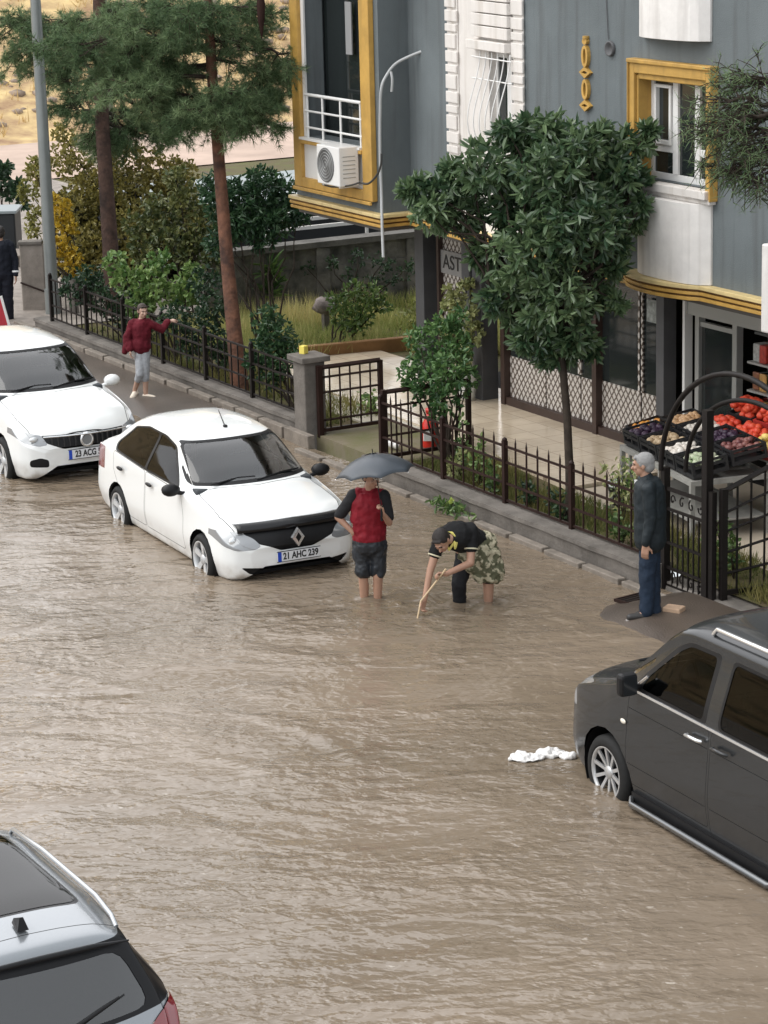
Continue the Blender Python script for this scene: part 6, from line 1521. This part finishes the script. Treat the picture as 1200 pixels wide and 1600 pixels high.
# 3. gray-haired man on the pavement ---------------------------------------
b0 = at(1010, 966, z=.03)
t = thing('person', 'gray-haired man in a dark jacket and blue jeans by the arched gateway', 'person', (b0.x, b0.y, .02), RAD, None)
t.scale = (1.04,)*3
f = Fig()
ank = (V((-.02, -.02, .08)), V((.07, .06, .08)))
for a, hx in zip(ank, (-.01, .05)): f.chain([V((.03, a.y*1.2, .90)), V((hx+.01, a.y, .49)), a], [.09, .058, .042]); f.c(a+V((.02, 0, -.02)), .04, a+V((-.13, -.02, -.05)), .032)
f.c((.03, 0, .92), .12, (.03, 0, 1.08), .12, 1.15, (0, 1, 0)); f.c((.03, 0, 1.08), .12, (.02, 0, 1.35), .13, 1.2, (0, 1, 0)); f.c((.01, -.13, 1.41), .06, (.01, .13, 1.41), .06); f.c((.01, 0, 1.42), .058, (-.02, 0, 1.53), .052)
P, M = head(f, (-.035, 0, 1.605), (-.96, .22, -.08))
sh, el, wr = V((.0, -.18, 1.40)), V((.02, -.20, 1.10)), V((-.03, -.22, .83)); f.chain([sh, el, wr], [.055, .042, .028]); hand(f, wr, (-.1, 0, -1), (.3, .9, 0), .45, 1)
sh2, el2, wr2 = V((.0, .18, 1.40)), V((.05, .21, 1.10)), V((-.02, .20, .86)); f.chain([sh2, el2, wr2], [.055, .042, .028]); hand(f, wr2, (-.1, 0, -1), (.3, -.9, 0), .45, -1)
f.build('body', skin, t, .008, 0, 3); face_bits(P, M, 1, t, mat('gray_hair', (.28, .275, .27), .8, bump=.6, bscale=90)); hair(P, M, 1, t, MATS['gray_hair'], 0, 1.05)
f = Fig(); f.c((.035, 0, .84), .165, (.035, 0, 1.10), .162, 1.15, (0, 1, 0)); f.c((.035, 0, 1.10), .162, (.03, 0, 1.34), .160, 1.2, (0, 1, 0)); f.c((.01, -.14, 1.40), .078, (.01, .14, 1.40), .078); f.c((.01, 0, 1.42), .082, (-.0, 0, 1.47), .068)
f.chain([sh, el, wr+V((0, 0, .03))], [.074, .062, .048]); f.chain([sh2, el2, wr2+V((0, 0, .03))], [.074, .062, .048]); f.build('jacket', mat('dark_jacket', (.013, .019, .023), .6, spec=.3), t, .010, .022, 3)
f = Fig(); 
for a, hx in zip(ank, (-.01, .05)): f.chain([V((.035, a.y*1.1, .88)), V((hx+.015, a.y, .49)), a+V((.015, 0, .0))], [.115, .085, .070])
f.c((.035, -.03, .90), .125, (.035, .03, .90), .125); f.build('jeans', mat('dark_blue_jeans', (.022, .036, .062), .75, var=.35, vscale=5), t, .010, .03, 2)
f = Fig()
for a in ank: f.c(a+V((.03, 0, -.035)), .046, a+V((-.15, -.02, -.045)), .038)
f.build('shoes', mat('dark_shoes', (.025, .023, .022), .5), t, .010, 0, 1)
mb = MB()
for a in ank: mb.cbox((a.x-.06, a.y-.01, a.z-.078), (.27, .09, .022))
mb.build('soles', mat('pale_sole', (.30, .28, .26), .7), t, .008)

# 4. walking girl -------------------------------------------------------
b0 = at(243, 624, z=.03)
t = thing('person', 'girl in a maroon jacket and light leggings walking beside the iron fence', 'person', (b0.x-.12, b0.y-.15, .03), RAD, None)
t.scale = (.95,)*3
f = Fig(); aL, aR = V((-.13, .08, .13)), V((.05, -.02, .09)); kL, kR = V((-.02, -.06, .42)), V((.06, -.02, .45))
f.chain([V((.0, .02, .80)), kL, aL], [.085, .055, .036]); f.chain([V((.06, 0, .80)), kR, aR], [.085, .055, .036]); f.c((-.0, 0, .82), .11, (.05, 0, .98), .10, 1.1, (1, 0, 0)); f.c((.03, 0, .98), .10, (.03, 0, 1.18), .11, 1.15, (1, 0, 0)); f.c((-.08, 0, 1.22), .05, (.14, 0, 1.22), .05); f.c((.04, 0, 1.24), .045, (.05, -.02, 1.33), .045)
f.c(aL+V((0, 0, -.03)), .036, aL+V((-.02, -.12, -.08)), .03); f.c(aR+V((0, 0, -.03)), .036, aR+V((.10, -.08, -.05)), .03)
P, M = head(f, (.065, -.03, 1.405), (.42, -.88, -.12), s=.93)
s1, e1, w1_ = V((-.11, 0, 1.21)), V((-.20, .0, .98)), V((-.16, -.05, .80)); f.chain([s1, e1, w1_], [.046, .036, .024]); hand(f, w1_, (.05, -.1, -1), (1, 0, 0), .4, 1, .9)
s2, e2, w2_ = V((.16, 0, 1.20)), V((.34, .06, 1.08)), V((.47, .20, 1.19)); f.chain([s2, e2, w2_], [.046, .036, .024]); hand(f, w2_, (.6, .6, .1), (0, .2, -.9), .5, -1, .9)
f.build('body', mat('girl_skin', (.52, .33, .25), .5, var=.1, vscale=12), t, .008, 0, 3); face_bits(P, M, .93, t); hair(P, M, .93, t, mat('brown_hair', (.035, .02, .014), .6, bump=.5, bscale=100), .015)
mar = mat('maroon_cloth', (.135, .012, .022), .8, var=.3, vscale=6)
f = Fig(); f.c((.02, 0, .84), .135, (.03, 0, 1.0), .128, 1.1, (1, 0, 0)); f.c((.03, 0, 1.0), .128, (.03, 0, 1.17), .13, 1.15, (1, 0, 0)); f.c((-.09, 0, 1.22), .064, (.14, 0, 1.22), .064); f.c((.04, .03, 1.25), .07, (.05, .02, 1.29), .062); f.chain([s1, e1, w1_+V((0, 0, .03))], [.064, .066, .07]); f.chain([s2, e2, w2_+V((-.04, -.04, 0))], [.064, .056, .052]); f.c((-.20, .03, 1.0), .06, (-.25, .03, .76), .05)
f.build('jacket', mar, t, .010, .04, 2)
f = Fig(); f.chain([V((.0, .02, .80)), kL+V((0, 0, -.0)), kL.lerp(aL, .35)], [.098, .072, .060]); f.chain([V((.06, 0, .80)), kR, kR.lerp(aR, .35)], [.098, .072, .060]); f.c((.0, 0, .82), .115, (.05, 0, .82), .115); f.build('leggings', mat('pale_gray_leggings', (.48, .50, .53), .8, var=.3, vscale=20), t, .010, .015, 2)
f = Fig(); f.c(aL+V((.01, .01, -.045)), .052, aL+V((-.025, -.15, -.09)), .046); f.c(aR+V((-.01, .01, -.045)), .052, aR+V((.14, -.10, -.055)), .044); f.build('shoes', mat('cream_shoes', (.70, .62, .52), .7), t, .010, 0, 1)

# 5. person at the far left ------------------------------------------------
b0 = at(8, 505, z=.05)
t = thing('person', 'person in a dark tracksuit with a white cuff by the concrete slab', 'person', (b0.x, b0.y, .02), RAD, None)
f = Fig()
for q in (-.08, .08): f.chain([V((q, 0, .90)), V((q, .0, .48)), V((q, .03, .08))], [.09, .06, .042]); f.c((q, .03, .05), .04, (q, -.12, .04), .035)
f.c((0, 0, .92), .13, (0, 0, 1.35), .135, 1.2, (1, 0, 0)); f.c((-.13, 0, 1.40), .06, (.13, 0, 1.40), .06); f.c((0, 0, 1.42), .055, (0, 0, 1.52), .052); P, M = head(f, (0, .02, 1.60), (-.3, .9, 0))
for q in (-1, 1): w_ = V((q*.24, -.04, .86)); f.chain([V((q*.17, 0, 1.39)), V((q*.24, .02, 1.12)), w_], [.055, .042, .028]); hand(f, w_, (0, 0, -1), (-q, 0, 0), .4, q)
f.build('body', skin, t, .010, 0, 3); hair(P, M, 1, t, hairm); face_bits(P, M, 1, t)
nav = mat('dark_navy_cloth', (.012, .014, .022), .8)
f = Fig(); f.c((0, 0, .90), .15, (0, 0, 1.34), .155, 1.2, (1, 0, 0)); f.c((-.14, 0, 1.40), .078, (.14, 0, 1.40), .078)
for q in (-1, 1): f.chain([V((q*.17, 0, 1.39)), V((q*.24, .02, 1.12)), V((q*.24, -.04, .89))], [.075, .062, .05]); f.chain([V((q*.08, 0, .88)), V((q*.08, 0, .48)), V((q*.08, .03, .08))], [.12, .09, .075])
f.build('tracksuit', nav, t, .012, .03, 2)
mb = MB()
for q in (-1, 1): mb.tube([(q*.24, -.03, .95), (q*.24, -.035, .92)], .062, 12)
mb.build('cuff', mat('white_cuff', (.75, .75, .75), .6), t)
f = Fig()
for q in (-.08, .08): f.c((q, .04, .04), .05, (q, -.14, .04), .04)
f.build('shoes', MATS['dark_shoes'], t, .012, 0, 1)

# ---------------------------------------------------------------- small things
p = at(10, 517, z=.03); c = thing('roadside_board', 'leaning red board with a white edge behind the rear white sedan', 'board', p, IMG)
mb = MB(); M = Matrix.Rotation(R(-12), 4, 'Y'); mb.box((-.45, -.012, 0), (.05, .012, .56), M); mb.build('panel', mat('red_board', (.45, .03, .045), .5), c)
for ex in (.051, -.49): mb = MB(); mb.box((ex, -.02, -.02), (ex+.04, .02, .60), M); mb.build('edge', pvc, c)
# floating bag
p = at(848, 1182, z=.0); c = thing('plastic_bag', 'white wet plastic bag floating in front of the gray van', 'plastic bag', (p.x, p.y, .01), IMG)
def blob(x, y, r, name):
    o = MB(); o.ell((x, y, 0), r, 20); o = o.build(name, mat('wet_white_plastic', (.66, .64, .62), .25, bump=.5, bscale=25), c); s = o.modifiers.new('s', 'SUBSURF'); s.levels = s.render_levels = 2; d = o.modifiers.new('d', 'DISPLACE'); d.texture = FOLD; d.texture_coords = 'GLOBAL'; d.strength = .09
blob(-.15, -.03, (.17, .12, .030), 'fold'); blob(.08, .05, (.16, .09, .032), 'fold'); blob(.22, -.02, (.08, .06, .025), 'handle')
# red bottle-like toy behind the gate
c = thing('plastic_bottle', 'large red plastic bottle with a white front behind the gate leaf', 'bottle', (-29.25, 16.9, .12), IMG)
mb = MB(); mb.lathe([(0, 0), (.10, 0), (.115, .04), (.12, .22), (.11, .34), (.06, .42), (.05, .48), (0, .48)], n=20); mb.build('shell', mat('red_plastic', (.62, .03, .02), .3), c)
mb = MB(); mb.lathe([(0, .48), (.062, .48), (.062, .54), (0, .55)], n=14); mb.build('lid', mat('red_plastic', (.6, .03, .02), .3), c)
mb = MB(); mb.box((-.10, -.135, .12), (.02, -.112, .28)); mb.build('label', pvc, c, .01)
p = at(612, 700, z=.14); o = MB(); o.ell((0, 0, .06), (.09, .06, .06), 12); o.ell((.10, .02, .05), (.06, .05, .05), 10); o = o.build('plastic_bag', MATS['wet_white_plastic']); o.location = p; tag(o, 'small crumpled white bag on the ground by the open gate leaf post', 'plastic bag')
# white patterned bucket behind the fence left of the gray-haired man
p = at(972, 800, z=.12); p = V((-25.2, 16.95, .12)); c = thing('planter', 'white planter pot with dark marks behind the fence by the gray-haired man', 'planter', at(975, 795, z=.12))
mb = MB(); mb.lathe([(0, 0), (.15, 0), (.20, .30), (.215, .30), (.215, .33), (.19, .33), (.17, .10), (0, .1)], n=24); mb.build('pot', mat('marbled_white', (.74, .74, .72), .4, vscale=7, c2=(.05, .05, .05)), c)
mt_ = MATS['marbled_white'].node_tree.nodes['Map Range']; mt_.inputs[1].default_value = .52; mt_.inputs[2].default_value = .56
mb = MB(); mb.lathe([(0, .28), (.18, .28)], n=20); mb.build('soil', soil, c)

# produce stall
stall = thing('produce_table', 'white metal frame table carrying black produce crates in front of the grocery', 'table', (-25.45, 17.35, .11), R(-11))
mb = MB(); mb.box((0, 0, .66), (2.05, .05, .72)); mb.box((0, .98, .66), (2.05, 1.03, .72)); mb.box((0, .05, .66), (.05, .98, .72)); mb.box((2.0, .05, .66), (2.05, .98, .72)); mb.box((0.05, .05, .66), (2.0, .98, .68)); mb.build('top_frame', mat('white_steel', (.36, .35, .32), .5, var=.3, vscale=6), stall)
for x in (0, 1.99):
    for y in (0, .97): mb = MB(); mb.box((x+.001, y+.001, 0), (x+.055, y+.055, .66)); mb.build('leg', MATS['white_steel'], stall)
mb = MB(); mb.box((.05, .05, .2), (2.0, .98, .22)); mb.build('lower_shelf', MATS['white_steel'], stall)
crm = mat('black_crate', (.02, .02, .022), .5)
def crate(label, par_m, x, y, z, w, d, h, group, tiltx=0, rz=0, m=crm):
    c = bpy.data.objects.new('crate', None); col.objects.link(c); c.empty_display_size = .1; tag(c, label, 'crate', group); c.matrix_world = par_m @ Matrix.Translation((x, y, z)) @ Matrix.Rotation(rz, 4, 'Z') @ Matrix.Rotation(tiltx, 4, 'X')
    mb = MB(); t_ = .012
    mb.box((0, 0, 0), (w, d, t_))
    for zz in (t_+.001, h*.55, h-.03):
        zt_ = zz+.035 if zz < h-.04 else h
        mb.box((0, 0, zz), (w, t_, zt_)); mb.box((0, d-t_, zz), (w, d, zt_)); mb.box((0, t_, zz), (t_, d-t_, zt_)); mb.box((w-t_, t_, zz), (w, d-t_, zt_))
    for (a, b_) in ((0, 0), (w-.03, 0), (0, d-.03), (w-.03, d-.03), (w/2, 0), (w/2, d-.03)): mb.box((a-.002, b_-.002, 0), (a+.032, b_+.032, h-.002))
    mb.build('sides', m, c); return c
def heap(name, cat, label, mtx, x0, x1, y0, y1, z, r, n, m, el=1.3, group=None, pile=.06):
    mb = MB()
    for k in range(n):
        x, y = random.uniform(x0+r, x1-r), random.uniform(y0+r, y1-r); q = 1-((x-(x0+x1)/2)/((x1-x0)/2))**2*.6
        M = Matrix.Rotation(random.uniform(0, 6), 3, 'Z') @ Matrix.Rotation(random.uniform(-.5, .5), 3, 'X'); mb.ell(mtx @ V((x, y, z+random.uniform(0, pile)*q)), (r*el, r, r*.9), 8, M)
    o = mb.build(name, m, fixn=False); tag(o, label, cat, kind='stuff'); return o
def produce(nm, c1, c2, vs=7): return mat(nm, c1, .45, c2=c2, vscale=vs)
PM = Matrix.Translation((-25.45, 17.35, .11)) @ Matrix.Rotation(R(-11), 4, 'Z')
kinds = [('onions', produce('onion_skin', (.55, .30, .12), (.75, .50, .30)), 'peach coloured onions'), ('potatoes', produce('potato', (.42, .30, .17), (.60, .46, .30)), 'brown potatoes'), ('aubergines', produce('aubergine', (.025, .012, .03), (.06, .03, .06)), 'dark aubergines'), ('mushrooms', produce('pale_veg', (.62, .55, .48), (.8, .75, .68)), 'pale vegetables'), ('oranges', produce('orange_skin', (.70, .25, .03), (.80, .38, .06)), 'oranges'), ('cabbages', produce('cabbage', (.30, .40, .15), (.50, .58, .30)), 'light green cabbages'), ('beetroots', produce('beet', (.12, .03, .04), (.25, .10, .08)), 'dark red beetroots'), ('leeks', produce('leek', (.20, .30, .12), (.65, .65, .52)), 'leeks')]
order = [2, 1, 3, 7, 0, 3, 2, 6]
pos = ['front row, nearest the gray-haired man', 'front row, second from the man', 'front row, third from the man', 'front row, at the table corner', 'back row, next to the lattice', 'back row, second from the lattice', 'back row, third from the lattice', 'back row, next to the rack']
for i in range(8):
    r_, k = divmod(i, 4); x, y, z = .03+k*.505, .05+r_*.49, .735+r_*.10
    Mx = PM; c = crate('black crate of %s, %s' % (kinds[order[i]][2], pos[i]), PM, x, y, z, .47, .45, .19, 'crates on the produce table', R(9))
    Mw = c.matrix_world.copy() if False else PM @ Matrix.Translation((x, y, z)) @ Matrix.Rotation(R(9), 4, 'X')
    kd = kinds[order[i]]; heap(kd[0], 'vegetables', '%s filling the crate in the %s' % (kd[2], pos[i]), Mw, .02, .45, .02, .43, .12, .042, 42, kd[1])
# crate of oranges at the far corner of the table
c2_ = kinds[4]; Mo = PM @ Matrix.Translation((-.30, .30, .80))
crate('black crate standing out beyond the table end beside the lattice shop front', PM, -.55, .35, .62, .48, .45, .2, 'crates on the produce table', R(12)); heap('oranges', 'fruit', 'oranges in the crate beyond the table end beside the lattice shop front', PM @ Matrix.Translation((-.55, .35, .62)) @ Matrix.Rotation(R(12), 4, 'X'), .02, .46, .02, .43, .13, .045, 34, c2_[1])
mb = MB(); mb.box((-.56, .34, 0), (-.06, .8, .60), None); o = MB(); 
o.M = PM; 
for (x, y) in ((-.55, .35), (-.12, .35), (-.55, .75), (-.12, .75)): o.box((x, y, 0), (x+.04, y+.04, .60))
o.box((-.55, .35, .575), (-.08, .79, .60)); o = o.build('stool', MATS['white_steel']); tag(o, 'small white metal stand under the crate of oranges', 'stand')
# right stand with red goods
s2 = thing('produce_rack', 'stepped rack of red bagged goods and fruit behind the arched gateway', 'rack', (-24.72, 18.08, .11), 0)
mb = MB(); 
for (y, z) in ((0, .78), (.345, .97)): mb.box((0, y, z), (2.6, y+.34, z+.02))
mb.build('shelf', MATS['white_steel'], s2); mb = MB()
for x in (0, 2.55):
    for (y, z) in ((0, .779), (.345, .969)): mb.box((x, y, 0), (x+.05, y+.05, z))
mb.build('leg', MATS['white_steel'], s2)
RM = Matrix.Translation((-24.72, 18.08, .11))
redm = produce('red_pepper', (.62, .04, .02), (.80, .12, .05), 12); yelm = produce('yellow_fruit', (.75, .50, .08), (.85, .65, .2)); creamm = produce('cream_bag', (.70, .62, .48), (.85, .80, .70)); redcr = mat('red_crate', (.50, .05, .04), .45)
rows_ = ['lower', 'upper']; stuff_ = [[('tomatoes', redm, 'red tomatoes'), ('peppers', redm, 'long red peppers'), ('lemons', yelm, 'yellow fruit'), ('apples', redm, 'red apples'), ('apples', kinds[5][1], 'green apples')], [('peppers', redm, 'red peppers'), ('tomatoes', redm, 'red tomatoes'), ('peppers', kinds[4][1], 'orange peppers'), ('lemons', yelm, 'yellow lemons'), ('peppers', kinds[5][1], 'green peppers')], [('tomatoes', redm, 'red tomatoes'), ('peppers', redm, 'red peppers'), ('apples', redm, 'red apples'), ('tomatoes', redm, 'bright red tomatoes'), ('onions', kinds[6][1], 'dark onions')]]
cn = ['first', 'second', 'third', 'fourth', 'fifth']
for j, (y, z) in enumerate(((0, .801), (.345, .991))):
    for k in range(5):
        lab = '%s on the %s step of the rack' % (cn[k], rows_[j]); Mw = RM @ Matrix.Translation((.02+k*.515, y, z)) @ Matrix.Rotation(R(14), 4, 'X')
        crate(('red ' if (j+k) % 2 == 0 else 'black ')+'crate of '+stuff_[j][k][2]+', '+lab, RM, .02+k*.515, y, z, .48, .32, .14, 'crates on the stepped rack', R(14), 0, redcr if (j+k) % 2 == 0 else crm)
        sd_ = stuff_[j][k]; heap(sd_[0], 'produce', '%s in the crate %s' % (sd_[2], lab), Mw, .0, .48, .0, .32, .13, .050, 60, sd_[1], 1.2, None, .16)
# hanging brown and red bags on the upper rack at the picture edge
s3 = thing('display_shelf', 'tall shelf of red and brown packets beside the grocery door', 'shelf', (-25.0, 18.84, .15), 0)
mb = MB()
for z in (.9, 1.25, 1.6): mb.box((.1, 0, z), (2.4, .35, z+.025))
for x in (.1, 2.36): mb.box((x, .36, 0), (x+.04, .40, 1.9))
mb.build('shelf', alu, s3)
for ci, (nm, cc) in enumerate((('packets', (.55, .06, .04)), ('packets', (.30, .11, .05)), ('packets', (.65, .35, .1)), ('packets', (.55, .55, .52)))):
    mb = MB()
    for z in (.926, 1.276, 1.626):
        for k in range(15):
            if random.randrange(4) == ci: x = .14+k*.15; mb.cbox((x+.06, .15+random.uniform(-.03, .03), z+.11), (.13, .18, .22), None)
    mb.build(nm, mat('bag%d' % ci, cc, .5, var=.5, vscale=20, bump=.4), s3, .015)['kind'] = 'stuff'
